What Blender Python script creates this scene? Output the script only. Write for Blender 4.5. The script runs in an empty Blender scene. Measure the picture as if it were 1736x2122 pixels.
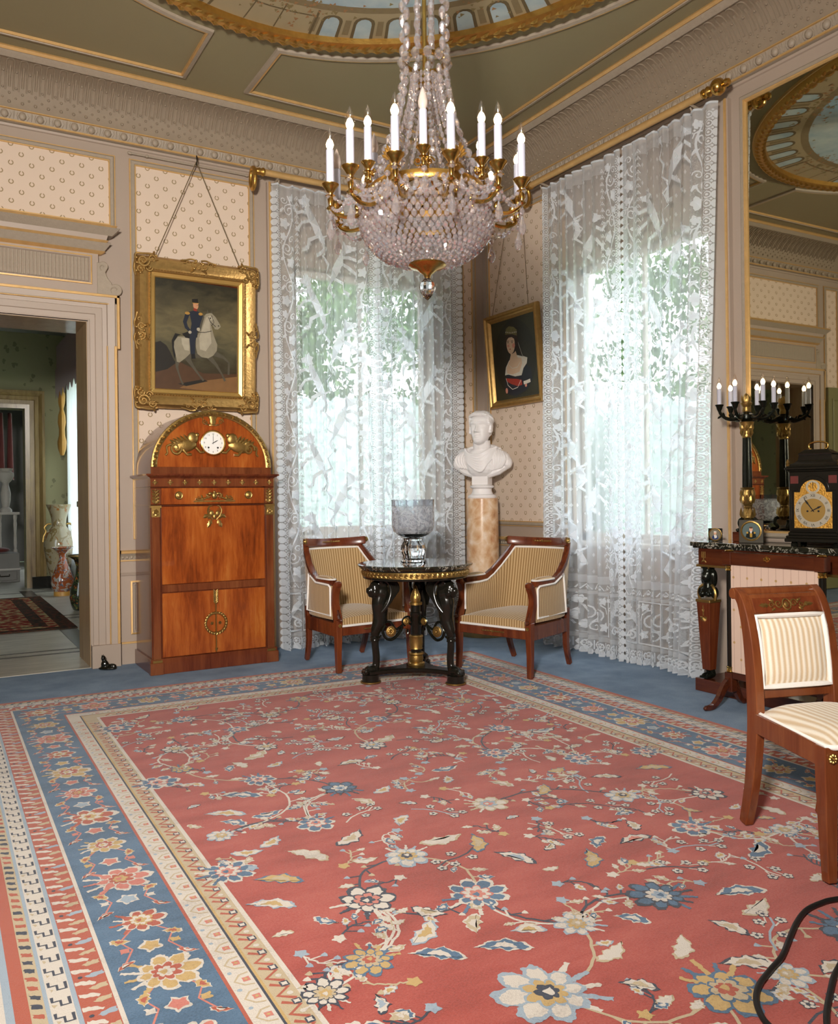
import bpy, bmesh, math, random
from math import sin, cos, pi, radians, sqrt, atan2, floor as ifloor
from mathutils import Vector, Matrix, Euler

SC = bpy.context.scene
COL = SC.collection
RND = random.Random(7)

# ------------------------------------------------------------------ camera
XR, YB, XL, YF = 4.68, 6.66, -0.88, -0.42      # room: right, back, left, front wall
ZC = 4.37                                       # ceiling
cam = bpy.data.cameras.new('camera')
cam.sensor_fit = 'HORIZONTAL'; cam.sensor_width = 36.0
cam.lens = 1729.02 / 1736 * 36.0
cam.shift_y = -30.81 / 1736
cam.clip_start = 0.05; cam.clip_end = 200
camo = bpy.data.objects.new('camera', cam); COL.objects.link(camo)
camo.matrix_world = (Matrix.Translation((0, 0, 1.25)) @ Matrix.Rotation(-0.533026, 4, 'Z')
                     @ Matrix.Rotation(pi / 2, 4, 'X') @ Matrix.Rotation(-0.0123313, 4, 'Z'))
SC.camera = camo

# ------------------------------------------------------------------ world, lights, exposure
w = bpy.data.worlds.new('sky'); SC.world = w; w.use_nodes = True
bg = w.node_tree.nodes['Background']
bg.inputs[0].default_value = (0.85, 0.935, 1.0, 1); bg.inputs[1].default_value = 4.4
SC.view_settings.view_transform = 'Standard'; SC.view_settings.look = 'None'
SC.view_settings.gamma = 1.0; SC.view_settings.use_curve_mapping = False
SC.view_settings.exposure = -0.12
SC.cycles.max_bounces = 5; SC.cycles.diffuse_bounces = 3; SC.cycles.glossy_bounces = 3; SC.cycles.transparent_max_bounces = 10; SC.cycles.transmission_bounces = 5
SC.cycles.adaptive_threshold = 0.2; SC.cycles.adaptive_min_samples = 12
SC.cycles.sample_clamp_indirect = 6.0


def lamp(name, kind, loc, power, color=(1, 1, 1), aim=None, size=0.5, sy=None):
    l = bpy.data.lights.new(name, kind); l.energy = power; l.color = color
    if kind == 'AREA':
        l.size = size
        if sy: l.shape = 'RECTANGLE'; l.size_y = sy
    elif kind == 'POINT': l.shadow_soft_size = size
    o = bpy.data.objects.new(name, l); COL.objects.link(o); o.location = loc
    if aim is not None:
        o.rotation_euler = (Vector(aim) - Vector(loc)).to_track_quat('-Z', 'Y').to_euler()
    return o


# the photographer's lamp standing beside the camera (its cable lies on the rug)
sl_ = lamp('studio_lamp', 'AREA', (-0.60, -0.05, 2.2), 225, (1.0, 0.94, 0.87), (2.6, 5.8, 2.1), 0.4)
sl_.data.spread = radians(125)

# ------------------------------------------------------------------ material helpers


def lin(c):
    if isinstance(c, str):
        c = tuple(int(c[i:i + 2], 16) / 255 for i in (0, 2, 4))
        c = tuple(x / 12.92 if x <= 0.04045 else ((x + 0.055) / 1.055) ** 2.4 for x in c)
    return (*c[:3], 1.0)


class NT:
    """tiny wrapper for building shader graphs"""

    def __init__(s, name):
        s.m = bpy.data.materials.new(name); s.m.use_nodes = True
        s.t = s.m.node_tree; s.b = s.t.nodes['Principled BSDF']; s.out = s.t.nodes['Material Output']

    def n(s, kind, **kw):
        x = s.t.nodes.new(kind)
        for k, v in kw.items(): setattr(x, k, v)
        return x

    def put(s, sock, v):
        if v is None: return
        if hasattr(v, 'is_output'): s.t.links.new(v, sock)
        else:
            if isinstance(v, (tuple, list)) and len(v) == 3 and sock.type == 'RGBA': v = (*v, 1)
            sock.default_value = v

    def math(s, op, a, b=None, c=None):
        x = s.n('ShaderNodeMath', operation=op)
        s.put(x.inputs[0], a); s.put(x.inputs[1], b)
        if c is not None: s.put(x.inputs[2], c)
        return x.outputs[0]

    def mix(s, f, a, b, blend='MIX'):
        x = s.n('ShaderNodeMix', data_type='RGBA', blend_type=blend)
        s.put(x.inputs[0], f); s.put(x.inputs[6], a); s.put(x.inputs[7], b)
        return x.outputs[2]

    def coords(s, kind='Object'):
        return s.n('ShaderNodeTexCoord').outputs[kind]

    def xyz(s, vec):
        x = s.n('ShaderNodeSeparateXYZ'); s.put(x.inputs[0], vec); return x.outputs

    def mapping(s, vec, scale=(1, 1, 1), rot=(0, 0, 0), loc=(0, 0, 0)):
        x = s.n('ShaderNodeMapping'); s.put(x.inputs[0], vec)
        x.inputs['Scale'].default_value = scale; x.inputs['Rotation'].default_value = rot
        x.inputs['Location'].default_value = loc
        return x.outputs[0]

    def noise(s, vec, scale=5, detail=4, rough=0.55, dist=0.0):
        x = s.n('ShaderNodeTexNoise'); s.put(x.inputs['Vector'], vec)
        x.inputs['Scale'].default_value = scale; x.inputs['Detail'].default_value = detail
        x.inputs['Roughness'].default_value = rough; x.inputs['Distortion'].default_value = dist
        return x.outputs[0]

    def ramp(s, f, stops, interp='LINEAR'):
        x = s.n('ShaderNodeValToRGB'); s.put(x.inputs[0], f); cr = x.color_ramp; cr.interpolation = interp
        while len(cr.elements) < len(stops): cr.elements.new(0.5)
        for e, (p, c) in zip(cr.elements, stops):
            e.position = p; e.color = lin(c)
        return x.outputs[0]

    def bump(s, h, strength=0.3, dist=0.01):
        x = s.n('ShaderNodeBump'); s.put(x.inputs['Height'], h)
        x.inputs['Strength'].default_value = strength; x.inputs['Distance'].default_value = dist
        s.t.links.new(x.outputs[0], s.b.inputs['Normal'])

    def set(s, **kw):
        names = dict(col='Base Color', rough='Roughness', metal='Metallic', ior='IOR', alpha='Alpha',
                     trans='Transmission Weight', emit='Emission Color', estr='Emission Strength',
                     spec='Specular IOR Level', coat='Coat Weight', sheen='Sheen Weight')
        for k, v in kw.items(): s.put(s.b.inputs[names[k]], v)
        return s


def simple(name, col, rough=0.5, metal=0.0, var=0.0, vscale=6, bump=0.0, bscale=60, bdist=0.004, **kw):
    t = NT(name); c = lin(col); co = t.coords()
    if var:
        f = t.noise(co, vscale, 5)
        d = tuple(x * (1 - var) for x in c[:3]); l = tuple(min(1, x * (1 + var)) for x in c[:3])
        t.set(col=t.mix(f, d, l))
    else: t.set(col=c)
    t.set(rough=rough, metal=metal, **kw)
    if bump: t.bump(t.noise(co, bscale, 4), bump, bdist)
    return t.m


MAT = {}
MAT['paint'] = simple('grey_mauve_paint', 'a99889', 0.45, var=0.05, vscale=1.5, bump=0.05)
MAT['paint2'] = simple('relief_paint', 'a09280', 0.5, var=0.12, vscale=40, bump=0.5, bscale=90)
MAT['ceil'] = simple('ceiling_paint', '8f8464', 0.7, var=0.05, vscale=2, bump=0.08, bscale=150)
MAT['cove'] = simple('cove_plaster', '93836f', 0.65, var=0.10, vscale=12, bump=0.25, bscale=60)
MAT['gilt'] = simple('gilt_line', 'd3ab70', 0.42, 0.4, var=0.2, vscale=18, bump=0.1)
MAT['gold'] = simple('gold_leaf', 'c2964c', 0.32, 0.9, var=0.25, vscale=25, bump=0.35, bscale=70)
MAT['brass'] = simple('polished_brass', 'cda558', 0.2, 1.0, var=0.1, vscale=10)
MAT['bronze'] = simple('gilt_bronze', 'a5864c', 0.35, 0.9, var=0.25, vscale=60, bump=0.3, bscale=160)
MAT['black'] = simple('ebonised_wood', '15140f', 0.18, var=0.2, vscale=20, bump=0.05)
MAT['patina'] = simple('dark_patinated_bronze', '1d2019', 0.25, 0.6, var=0.3, vscale=30, bump=0.15, bscale=60)
MAT['white_marble'] = simple('white_marble', 'e6e0de', 0.42, var=0.04, vscale=9, bump=0.05, bscale=40)
MAT['wax'] = simple('white_candle_sleeve', 'b6b6c4', 0.4)
MAT['cord'] = simple('picture_cord', '6d5b3e', 0.8)
MAT['cable'] = simple('black_rubber_cable', '0d0d0d', 0.5)
MAT['piping'] = simple('white_braid', 'e9e4de', 0.8, bump=0.6, bscale=300, bdist=0.002)
MAT['steel'] = simple('dark_iron', '3a362e', 0.5, 0.8)


def wood(name, c0, c1, c2, scale=1.0, rough=0.22, axis='Z', flame=True):
    t = NT(name); co = t.coords()
    sc = {'Z': (9, 9, 0.9), 'X': (0.9, 9, 9), 'Y': (9, 0.9, 9)}[axis]
    v = t.mapping(co, tuple(x * scale for x in sc))
    a = t.noise(v, 1.0, 6, 0.6, 1.2)
    fine = t.noise(t.mapping(co, tuple(x * scale * 7 for x in sc)), 1.0, 3, 0.7)
    f = t.math('ADD', t.math('MULTIPLY', a, 0.8), t.math('MULTIPLY', fine, 0.25))
    t.set(col=t.ramp(f, [(0.30, c0), (0.5, c1), (0.72, c2)]), rough=rough, coat=0.25)
    t.bump(fine, 0.03, 0.002)
    return t.m


MAT['mahog'] = wood('polished_mahogany', '3c180b', '602b16', '783e20')
MAT['mahog_light'] = wood('reddish_mahogany', '4f2512', '6d381d', '814b29')
MAT['mahog_dark'] = wood('dark_mahogany', '2c120a', '4a2011', '5f2f18', axis='Y')


def flame_wood():
    """book-matched flame veneer: arched grain opening upward about the centre line (local x = 0)"""
    t = NT('flame_mahogany_veneer'); co = t.coords(); x, y, z = t.xyz(co)
    ax = t.math('ABSOLUTE', x)
    arch = t.math('ADD', t.math('MULTIPLY', z, 0.55), t.math('MULTIPLY', t.math('POWER', ax, 0.6), -2.2))
    n = t.noise(t.mapping(co, (5, 5, 1.4)), 1.0, 5, 0.6, 1.5)
    v = t.math('ADD', t.math('MULTIPLY', arch, 7.0), t.math('MULTIPLY', n, 4.0))
    wv = t.math('SINE', v)
    fine = t.noise(t.mapping(co, (40, 40, 5)), 1.0, 4, 0.7, 0.6)
    dark = t.noise(t.mapping(co, (3.2, 3.2, 1.2)), 1.3, 3, 0.5, 0.8)
    f = t.math('ADD', t.math('MULTIPLY', wv, 0.055), t.math('ADD', t.math('MULTIPLY', fine, 0.48), t.math('MULTIPLY', dark, 0.45)))
    t.set(col=t.ramp(f, [(0.26, '5a240d'), (0.42, '8a4016'), (0.55, 'a2541f'), (0.72, 'b97535')]), rough=0.2, coat=0.4)
    t.bump(fine, 0.02, 0.002)
    return t.m


MAT['flame'] = flame_wood()


def wallpaper(name, base, ring, axis):
    t = NT(name); co = t.coords(); xyz = t.xyz(co)
    u = xyz[0] if axis == 'x' else xyz[1]; v = xyz[2]; p = 0.137
    best = None
    for off in (0.0, 0.5):
        du = t.math('MULTIPLY', t.math('SUBTRACT', t.math('FRACT', t.math('ADD', t.math('DIVIDE', u, p), off)), 0.5), p)
        dv = t.math('MULTIPLY', t.math('SUBTRACT', t.math('FRACT', t.math('ADD', t.math('DIVIDE', v, p), off)), 0.5), p)
        d = t.math('SQRT', t.math('ADD', t.math('MULTIPLY', du, du), t.math('MULTIPLY', dv, dv)))
        rg = t.math('LESS_THAN', t.math('ABSOLUTE', t.math('SUBTRACT', d, 0.0145)), 0.0036)
        gap = t.math('MULTIPLY', t.math('GREATER_THAN', dv, 0.004), t.math('LESS_THAN', t.math('ABSOLUTE', du), 0.0042))
        rg = t.math('MULTIPLY', rg, t.math('SUBTRACT', 1.0, gap))
        best = rg if best is None else t.math('MAXIMUM', best, rg)
    nz = t.noise(co, 2.0, 5)
    bc = t.mix(nz, tuple(x * 0.95 for x in lin(base)[:3]), tuple(min(1, x * 1.05) for x in lin(base)[:3]))
    t.set(col=t.mix(t.math('MULTIPLY', best, 0.85), bc, lin(ring)), rough=0.75)
    t.bump(t.noise(co, 260, 2), 0.08, 0.002)
    return t.m


MAT['paper_b'] = wallpaper('cream_wreath_wallpaper', 'd9c4b0', '8a7446', 'x')
MAT['paper_r'] = wallpaper('cream_wreath_wallpaper_side', 'd9c4b0', '8a7446', 'y')

# ------------------------------------------------------------------ mesh builder


class MB:
    def __init__(s): s.v = []; s.f = []

    def add(s, vs, fs):
        o = len(s.v); s.v += [tuple(x) for x in vs]; s.f += [tuple(i + o for i in f) for f in fs]; return s

    def box(s, x0, x1, y0, y1, z0, z1, M=None):
        vs = [Vector((x, y, z)) for z in (z0, z1) for y in (y0, y1) for x in (x0, x1)]
        if M: vs = [M @ p for p in vs]
        return s.add(vs, [(0, 2, 3, 1), (4, 5, 7, 6), (0, 1, 5, 4), (2, 6, 7, 3), (0, 4, 6, 2), (1, 3, 7, 5)])

    def loft(s, rings, cap=True, closed=True, M=None):
        n = len(rings[0]); vs = [Vector(p) for r in rings for p in r]
        if M: vs = [M @ p for p in vs]
        fs = []
        for i in range(len(rings) - 1):
            for j in range(n if closed else n - 1):
                k = (j + 1) % n
                fs.append((i * n + j, i * n + k, (i + 1) * n + k, (i + 1) * n + j))
        if cap and closed:
            fs.append(tuple(range(n))[::-1]); b = (len(rings) - 1) * n; fs.append(tuple(range(b, b + n)))
        return s.add(vs, fs)

    def lathe(s, prof, seg=24, M=None, cap=True, a0=0.0):
        rings = [[(max(r, 1e-4) * cos(a0 + 2 * pi * k / seg), max(r, 1e-4) * sin(a0 + 2 * pi * k / seg), z) for k in range(seg)] for r, z in prof]
        return s.loft(rings, cap, True, M)

    def tube(s, pts, r, seg=8, closed=False, cap=True, M=None, flat=1.0, up=None):
        P = [Vector(p) for p in pts]; n = len(P); rings = []
        prev = None
        for i, p in enumerate(P):
            if closed: t = P[(i + 1) % n] - P[i - 1]
            else: t = P[min(i + 1, n - 1)] - P[max(i - 1, 0)]
            t.normalize()
            if prev is None:
                ref = Vector(up) if up else (Vector((0, 0, 1)) if abs(t.z) < 0.9 else Vector((1, 0, 0)))
                u = (ref - t * ref.dot(t)).normalized()
            else: u = (prev - t * prev.dot(t)).normalized()
            prev = u; w = t.cross(u)
            rr = r[i] if isinstance(r, (list, tuple)) else r
            rings.append([p + (u * cos(2 * pi * k / seg) + w * sin(2 * pi * k / seg) * flat) * rr for k in range(seg)])
        if closed: rings.append(rings[0])
        return s.loft(rings, cap and not closed, True, M)

    def prism(s, poly, z0, z1, M=None):
        n = len(poly)
        vs = [Vector((x, y, z0)) for x, y in poly] + [Vector((x, y, z1)) for x, y in poly]
        if M: vs = [M @ p for p in vs]
        return s.add(vs, [tuple(range(n))[::-1], tuple(range(n, 2 * n))] + [(i, (i + 1) % n, n + (i + 1) % n, n + i) for i in range(n)])

    def ball(s, c, r, seg=10, rings=6, M=None):
        r = (r, r, r) if isinstance(r, (int, float)) else r
        T = Matrix.Translation(c) @ Matrix.Diagonal((*r, 1))
        if M: T = M @ T
        return s.lathe([(sin(pi * k / rings), -cos(pi * k / rings)) for k in range(rings + 1)], seg, T, False)

    def frame(s, P, a0, b0, a1, b1, prof):
        """rectangular moulding; prof = [(inward, height)]; P(a, b, h) maps to 3d"""
        rings = [[P(a0 + d, b0 + d, h), P(a1 - d, b0 + d, h), P(a1 - d, b1 - d, h), P(a0 + d, b1 - d, h)] for d, h in prof]
        return s.loft(rings, False)

    def strip(s, P, path, prof, closed=True):
        """moulding along a 2d path, prof = [(offset to the left, height)]"""
        n = len(path); nor = []
        for i in range(n):
            p0 = Vector(path[i - 1]) if (closed or i > 0) else None
            p1 = Vector(path[i]); p2 = Vector(path[(i + 1) % n]) if (closed or i < n - 1) else None
            e = [(b - a).normalized() for a, b in ((p0, p1), (p1, p2)) if a is not None and b is not None]
            ns = [Vector((-q.y, q.x)) for q in e]
            m = sum(ns, Vector((0, 0))).normalized()
            nor.append(m / max(0.3, m.dot(ns[0])))
        rings = [[P(path[i][0] + nor[i].x * d, path[i][1] + nor[i].y * d, h) for i in range(n)] for d, h in prof]
        return s.loft(rings, False, closed)

    def mesh(s, name, smooth=None, bevel=0.0, bseg=1):
        me = bpy.data.meshes.new(name); me.from_pydata(s.v, [], s.f)
        bm = bmesh.new(); bm.from_mesh(me)
        if bevel:
            ed = [e for e in bm.edges if len(e.link_faces) == 2 and e.calc_face_angle(0) > 0.6]
            bmesh.ops.bevel(bm, geom=ed, offset=bevel, segments=bseg, affect='EDGES', profile=0.5, clamp_overlap=True)
        bmesh.ops.recalc_face_normals(bm, faces=bm.faces)
        bm.to_mesh(me); bm.free()
        if smooth is not None:
            me.polygons.foreach_set('use_smooth', [True] * len(me.polygons))
            me.set_sharp_from_angle(angle=radians(smooth))
        return me

    def build(s, name, mat, parent=None, smooth=None, bevel=0.0, bseg=1, M=None):
        return obj(name, s.mesh(name, smooth, bevel, bseg), mat, parent, M)


def obj(name, me, mat, parent=None, M=None):
    o = bpy.data.objects.new(name, me); COL.objects.link(o)
    if mat is not None and not me.materials: me.materials.append(MAT[mat] if isinstance(mat, str) else mat)
    if parent is not None: o.parent = parent
    if M is not None: o.matrix_local = M
    return o


def tag(o, label, cat, group=None):
    o['label'] = label; o['category'] = cat
    if group: o['group'] = group
    return o


def thing(name, label, cat, loc=(0, 0, 0), rz=0.0, group=None):
    o = bpy.data.objects.new(name, None); COL.objects.link(o); o.empty_display_size = 0.1
    o.location = loc; o.rotation_euler = (0, 0, rz)
    return tag(o, label, cat, group)


def struct(o):
    o['kind'] = 'structure'; return o


def modded(me, name, mods):
    """run modifiers on a mesh and return the evaluated copy"""
    o = bpy.data.objects.new('tmp', me); COL.objects.link(o)
    for typ, kw in mods:
        m = o.modifiers.new(typ, typ)
        for k, v in kw.items(): setattr(m, k, v)
    dg = bpy.context.evaluated_depsgraph_get(); dg.update()
    r = bpy.data.meshes.new_from_object(o.evaluated_get(dg)); r.name = name
    bpy.data.objects.remove(o)
    return r


def sculpt(mb, name, voxel, smooth=4, fac=0.5):
    """fuse overlapping solids into one continuous surface"""
    me = modded(mb.mesh(name), name, [('REMESH', dict(mode='VOXEL', voxel_size=voxel)), ('SMOOTH', dict(iterations=smooth, factor=fac))])
    me.polygons.foreach_set('use_smooth', [True] * len(me.polygons))
    return me


def clone(root, loc=None, rz=None, parent=None):
    c = root.copy(); COL.objects.link(c)
    if parent is not None: c.parent = parent
    if loc is not None: c.location = loc
    if rz is not None: c.rotation_euler = (0, 0, rz)
    for ch in list(root.children): clone(ch, parent=c)
    return c


def T(x, y, z): return Matrix.Translation((x, y, z))


def R(a, ax='Z'): return Matrix.Rotation(a, 4, ax)


def S(x, y, z): return Matrix.Diagonal((x, y, z, 1))


def arc(c, r, a0, a1, n):
    return [(c[0] + r * cos(a0 + (a1 - a0) * i / n), c[1] + r * sin(a0 + (a1 - a0) * i / n)) for i in range(n + 1)]


def spline(pts, n=8):
    """Catmull-Rom through points"""
    P = [Vector(p) for p in pts]; out = []
    for i in range(len(P) - 1):
        p0, p1, p2, p3 = P[max(i - 1, 0)], P[i], P[i + 1], P[min(i + 2, len(P) - 1)]
        for k in range(n):
            t = k / n
            out.append(0.5 * ((2 * p1) + (p2 - p0) * t + (2 * p0 - 5 * p1 + 4 * p2 - p3) * t * t + (3 * p1 - p0 - 3 * p2 + p3) * t ** 3))
    out.append(P[-1]); return out


def PB(a, b, h): return Vector((a, YB - h, b))          # back wall: a = x, b = z, h = out of the wall


def PR(a, b, h): return Vector((XR - h, a, b))          # right wall: a = y


# ================================================================== THE ROOM SHELL
DX0, DX1, DZ = -0.21, 1.05, 2.60            # doorway in the back wall
WB = (2.72, 4.08, 0.92, 3.24)               # window in the back wall  x0 x1 z0 z1
WR = (3.95, 5.38, 0.86, 3.16)               # window in the right wall y0 y1 z0 z1
TB, TR = 0.50, 0.20                         # wall thicknesses


def wall_cells(P0, cuts_a, cuts_b, holes, thick):
    mb = MB()
    for i in range(len(cuts_a) - 1):
        for j in range(len(cuts_b) - 1):
            a0, a1, b0, b1 = cuts_a[i], cuts_a[i + 1], cuts_b[j], cuts_b[j + 1]
            am, bm_ = (a0 + a1) / 2, (b0 + b1) / 2
            if any(h[0] < am < h[1] and h[2] < bm_ < h[3] for h in holes): continue
            vs = [P0(a, b, h) for h in (0, -(thick(am) if callable(thick) else thick)) for b in (b0, b1) for a in (a0, a1)]
            mb.add(vs, [(0, 1, 3, 2), (4, 6, 7, 5), (0, 4, 5, 1), (2, 3, 7, 6), (0, 2, 6, 4), (1, 5, 7, 3)])
    return mb


wall_back = struct(wall_cells(PB, [XL - 0.3, DX0, DX1, 2.0, WB[0], WB[1], XR + 0.2], [0, WB[2], DZ, WB[3], 4.6],
                              [(DX0, DX1, -1, DZ), WB], lambda q: TB if q < 1.9 else 0.2).build('wall_back', 'paint'))
wall_right = struct(wall_cells(PR, [YF - 0.2, WR[0], WR[1], YB], [0, WR[2], WR[3], 4.6], [WR], TR).build('wall_right', 'paint'))
wall_left = struct(MB().box(XL - 0.3, XL, YF - 0.2, YB, 0, 4.6).build('wall_left', 'paint'))
wall_front = struct(MB().box(XL, XR, YF - 0.2, YF, 0, 4.6).build('wall_front', 'paper_b'))

# floor: blue fitted carpet
t = NT('blue_fitted_carpet'); co = t.coords()
f = t.math('ADD', t.math('MULTIPLY', t.noise(co, 3.5, 5, 0.6), 0.6), t.math('MULTIPLY', t.noise(co, 180, 2), 0.4))
t.set(col=t.ramp(f, [(0.35, '6f8298'), (0.55, '889cb2'), (0.7, '98acc0')]), rough=0.95, spec=0.1)
t.bump(t.noise(co, 420, 2), 0.5, 0.004); MAT['carpet'] = t.m
floor = struct(MB().box(XL, XR, YF, YB, -0.1, 0).build('floor', 'carpet'))

# ceiling ----------------------------------------------------------------------
EC, EA, EB = (1.90, 3.12), 1.86, 2.20       # centre and half axes of the painted oval


def ell(d, n=128, a0=0.0, a1=2 * pi):
    return [(EC[0] + (EA + d) * cos(a0 + (a1 - a0) * i / n), EC[1] + (EB + d) * sin(a0 + (a1 - a0) * i / n)) for i in range(n)]


ceiling = struct(MB().box(XL - 0.3, XR + 0.45, YF - 0.2, YB + 0.5, ZC, ZC + 0.15).build('ceiling', 'ceil'))


def PC(a, b, h): return Vector((a, b, ZC - h))


def rect_path(p): return [(XL + p, YF + p), (XR - p, YF + p), (XR - p, YB - p), (XL + p, YB - p)]


# cove and cornice, swept round the room (path is counter-clockwise, so left = inward)
PZ = lambda a, b, h: Vector((a, b, h))
RP = rect_path(0)
cove_prof = [(0.05, 4.065)] + [(0.05 + 0.24 * (1 - cos(u * pi / 2)), 4.065 + 0.27 * sin(u * pi / 2)) for u in [i / 10 for i in range(1, 11)]] + [(0.30, ZC)]
trim_cove = struct(MB().strip(PZ, RP, cove_prof).build('trim_1', 'cove', smooth=40))
trim_egg = struct(MB().strip(PZ, RP, [(0, 3.975), (0.03, 3.985), (0.03, 4.0), (0.035, 4.01), (0.05, 4.04), (0.062, 4.065), (0, 4.08)]).build('trim_2', 'paint2', smooth=30))
for d0, d1, z0, z1 in ((0.0, 0.040, 3.983, 4.003), (0.03, 0.072, 4.055, 4.070)):
    MB().strip(PZ, RP, [(d0, z0), (d1, z0 + 0.004), (d1, z1 - 0.004), (d0, z1)]).build('gilt_fillet', 'gilt', trim_egg)
MB().strip(PZ, RP, [(0, 3.955), (0.012, 3.96), (0.016, 3.975), (0, 3.985)]).build('bead_moulding', 'paint', trim_egg)
# leaf band and gilt line where the cove meets the ceiling
trim_top = struct(MB().strip(PZ, RP, [(0.275, 4.325), (0.295, 4.318), (0.335, 4.345), (0.345, ZC)]).build('trim_3', 'paint2', smooth=40))
MB().strip(PZ, RP, [(0.335, ZC - 0.022), (0.352, ZC - 0.028), (0.365, ZC - 0.012), (0.36, ZC)]).build('gilt_line', 'gilt', trim_top)

# flutes with bosses on the cove, one piece each
def cove_pt(u, lift=0.0):
    d = 0.05 + 0.24 * (1 - cos(u * pi / 2)); z = 4.065 + 0.27 * sin(u * pi / 2)
    return d + lift * cos(u * pi / 2), z - lift * sin(u * pi / 2) * 0.9


mb = MB()
us = [0.30, 0.5, 0.7, 0.82]
path = [(-0.026, u) for u in us] + [(-0.026 * cos(k * pi / 6), 0.82 + 0.10 * sin(k * pi / 6)) for k in range(1, 6)] + [(0.026, u) for u in us[::-1]]
mb.tube([(x, -cove_pt(u, 0.003)[0], cove_pt(u, 0.003)[1]) for x, u in path], 0.0055, 5)
mb.tube([(0.0, -cove_pt(u, 0.002)[0], cove_pt(u, 0.002)[1]) for u in (0.36, 0.55, 0.74)], 0.009, 5)
for x, u, r in ((-0.043, 0.62, 0.009), (-0.043, 0.34, 0.009), (0, 0.12, 0.012), (-0.043, 0.18, 0.008), (0, 0.26, 0.010)):
    d, z = cove_pt(u, 0.002); mb.ball((x, -d, z), r, 6, 4)
flute_me = mb.mesh('cove_flute', 50)
flute_me.materials.append(MAT['cove'])
eggm = MB(); eggm.ball((0, -0.046, 4.03), (0.027, 0.022, 0.030), 10, 6)
for s in (-1, 1):
    eggm.tube([(s * 0.030, -0.052, 4.055), (s * 0.040, -0.046, 4.03), (s * 0.030, -0.036, 4.008)], 0.006, 5)
eggm.tube([(0.058, -0.055, 4.055), (0.058, -0.040, 4.005)], [0.008, 0.003], 5)
egg_me = eggm.mesh('egg', 50); egg_me.materials.append(MAT['paint2'])
RBACK = Matrix.Identity(4)
RRIGHT = R(-pi / 2)


def along(me, name, parent, a0, a1, step, wall):
    n = int((a1 - a0) / step)
    for i in range(n + 1):
        a = a0 + i * step
        M = T(a, YB, 0) if wall == 'b' else T(XR, a, 0) @ RRIGHT
        obj(name, me, None, parent, M)


along(flute_me, 'flute', trim_cove, XL + 0.3, XR - 0.30, 0.086, 'b')
along(flute_me, 'flute', trim_cove, 1.5, YB - 0.30, 0.086, 'r')
along(egg_me, 'egg', trim_egg, XL + 0.1, XR - 0.12, 0.117, 'b')
along(egg_me, 'egg', trim_egg, 1.5, YB - 0.12, 0.117, 'r')

# four ceiling panels: straight outer sides, one side following the oval
def ceil_panel(sx, sy):
    p = []
    d = 0.14
    a_s = math.asin(0.22 / (EB + d)); a_e = math.acos(0.22 / (EA + d))
    a_s = math.asin(min(1, 0.22 / (EB + d)))
    pts = [(EC[0] + (EA + d) * cos(a_s + (a_e - a_s) * i / 24), EC[1] + (EB + d) * sin(a_s + (a_e - a_s) * i / 24)) for i in range(25)]
    pts += [(EC[0] + 0.22, YB - 0.50), (XR - 0.50, YB - 0.50), (XR - 0.50, EC[1] + 0.22)]
    q = [(EC[0] + sx * (x - EC[0]), EC[1] + sy * (y - EC[1])) for x, y in pts]
    if sx * sy < 0: q = q[::-1]
    return q


for sx in (1, -1):
    for sy in (1, -1):
        q = ceil_panel(sx, sy)
        pm = MB().strip(PC, q, [(-0.0, 0), (-0.004, 0.016), (-0.028, 0.022), (-0.034, 0.008), (-0.034, 0)]).build('panel_moulding', 'paint2', ceiling, smooth=30)
        MB().strip(PC, q, [(-0.030, 0), (-0.032, 0.016), (-0.044, 0.018), (-0.046, 0)]).build('gilt_line', 'gilt', pm)

# gilded ring round the painted oval, with laurel leaves
trim_ring = struct(MB().strip(PC, ell(0), [(-0.01, 0), (0.0, 0.035), (0.03, 0.06), (0.075, 0.062), (0.10, 0.04), (0.105, 0)]).build('trim_4', 'gold', smooth=35))
MB().strip(PC, ell(0), [(-0.012, 0), (-0.010, 0.02), (0.003, 0.026), (0.012, 0.018), (0.016, 0)]).build('gilt_fillet', 'gilt', trim_ring, smooth=35)
lm = MB()
lm.add([(0, -0.045, 0), (0.018, -0.012, 0.010), (0.012, 0.03, 0.008), (0, 0.05, 0.004), (-0.012, 0.03, 0.008), (-0.018, -0.012, 0.010), (0, 0.0, 0.020)],
       [(0, 1, 6), (1, 2, 6), (2, 3, 6), (3, 4, 6), (4, 5, 6), (5, 0, 6)])
leaf_me = lm.mesh('leaf'); leaf_me.materials.append(MAT['gold'])
NL = 146
for i in range(NL):
    a = 2 * pi * i / NL
    for row, sgn in ((-0.030, 1), (-0.075, -1)):
        px, py = EC[0] + (EA + row) * cos(a), EC[1] + (EB + row) * sin(a)
        tang = atan2((EB + row) * cos(a), -(EA + row) * sin(a))
        obj('leaf', leaf_me, None, trim_ring, T(px, py, ZC - 0.052) @ R(tang - pi / 2 + sgn * 0.5) @ R(pi, 'Y'))

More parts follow.
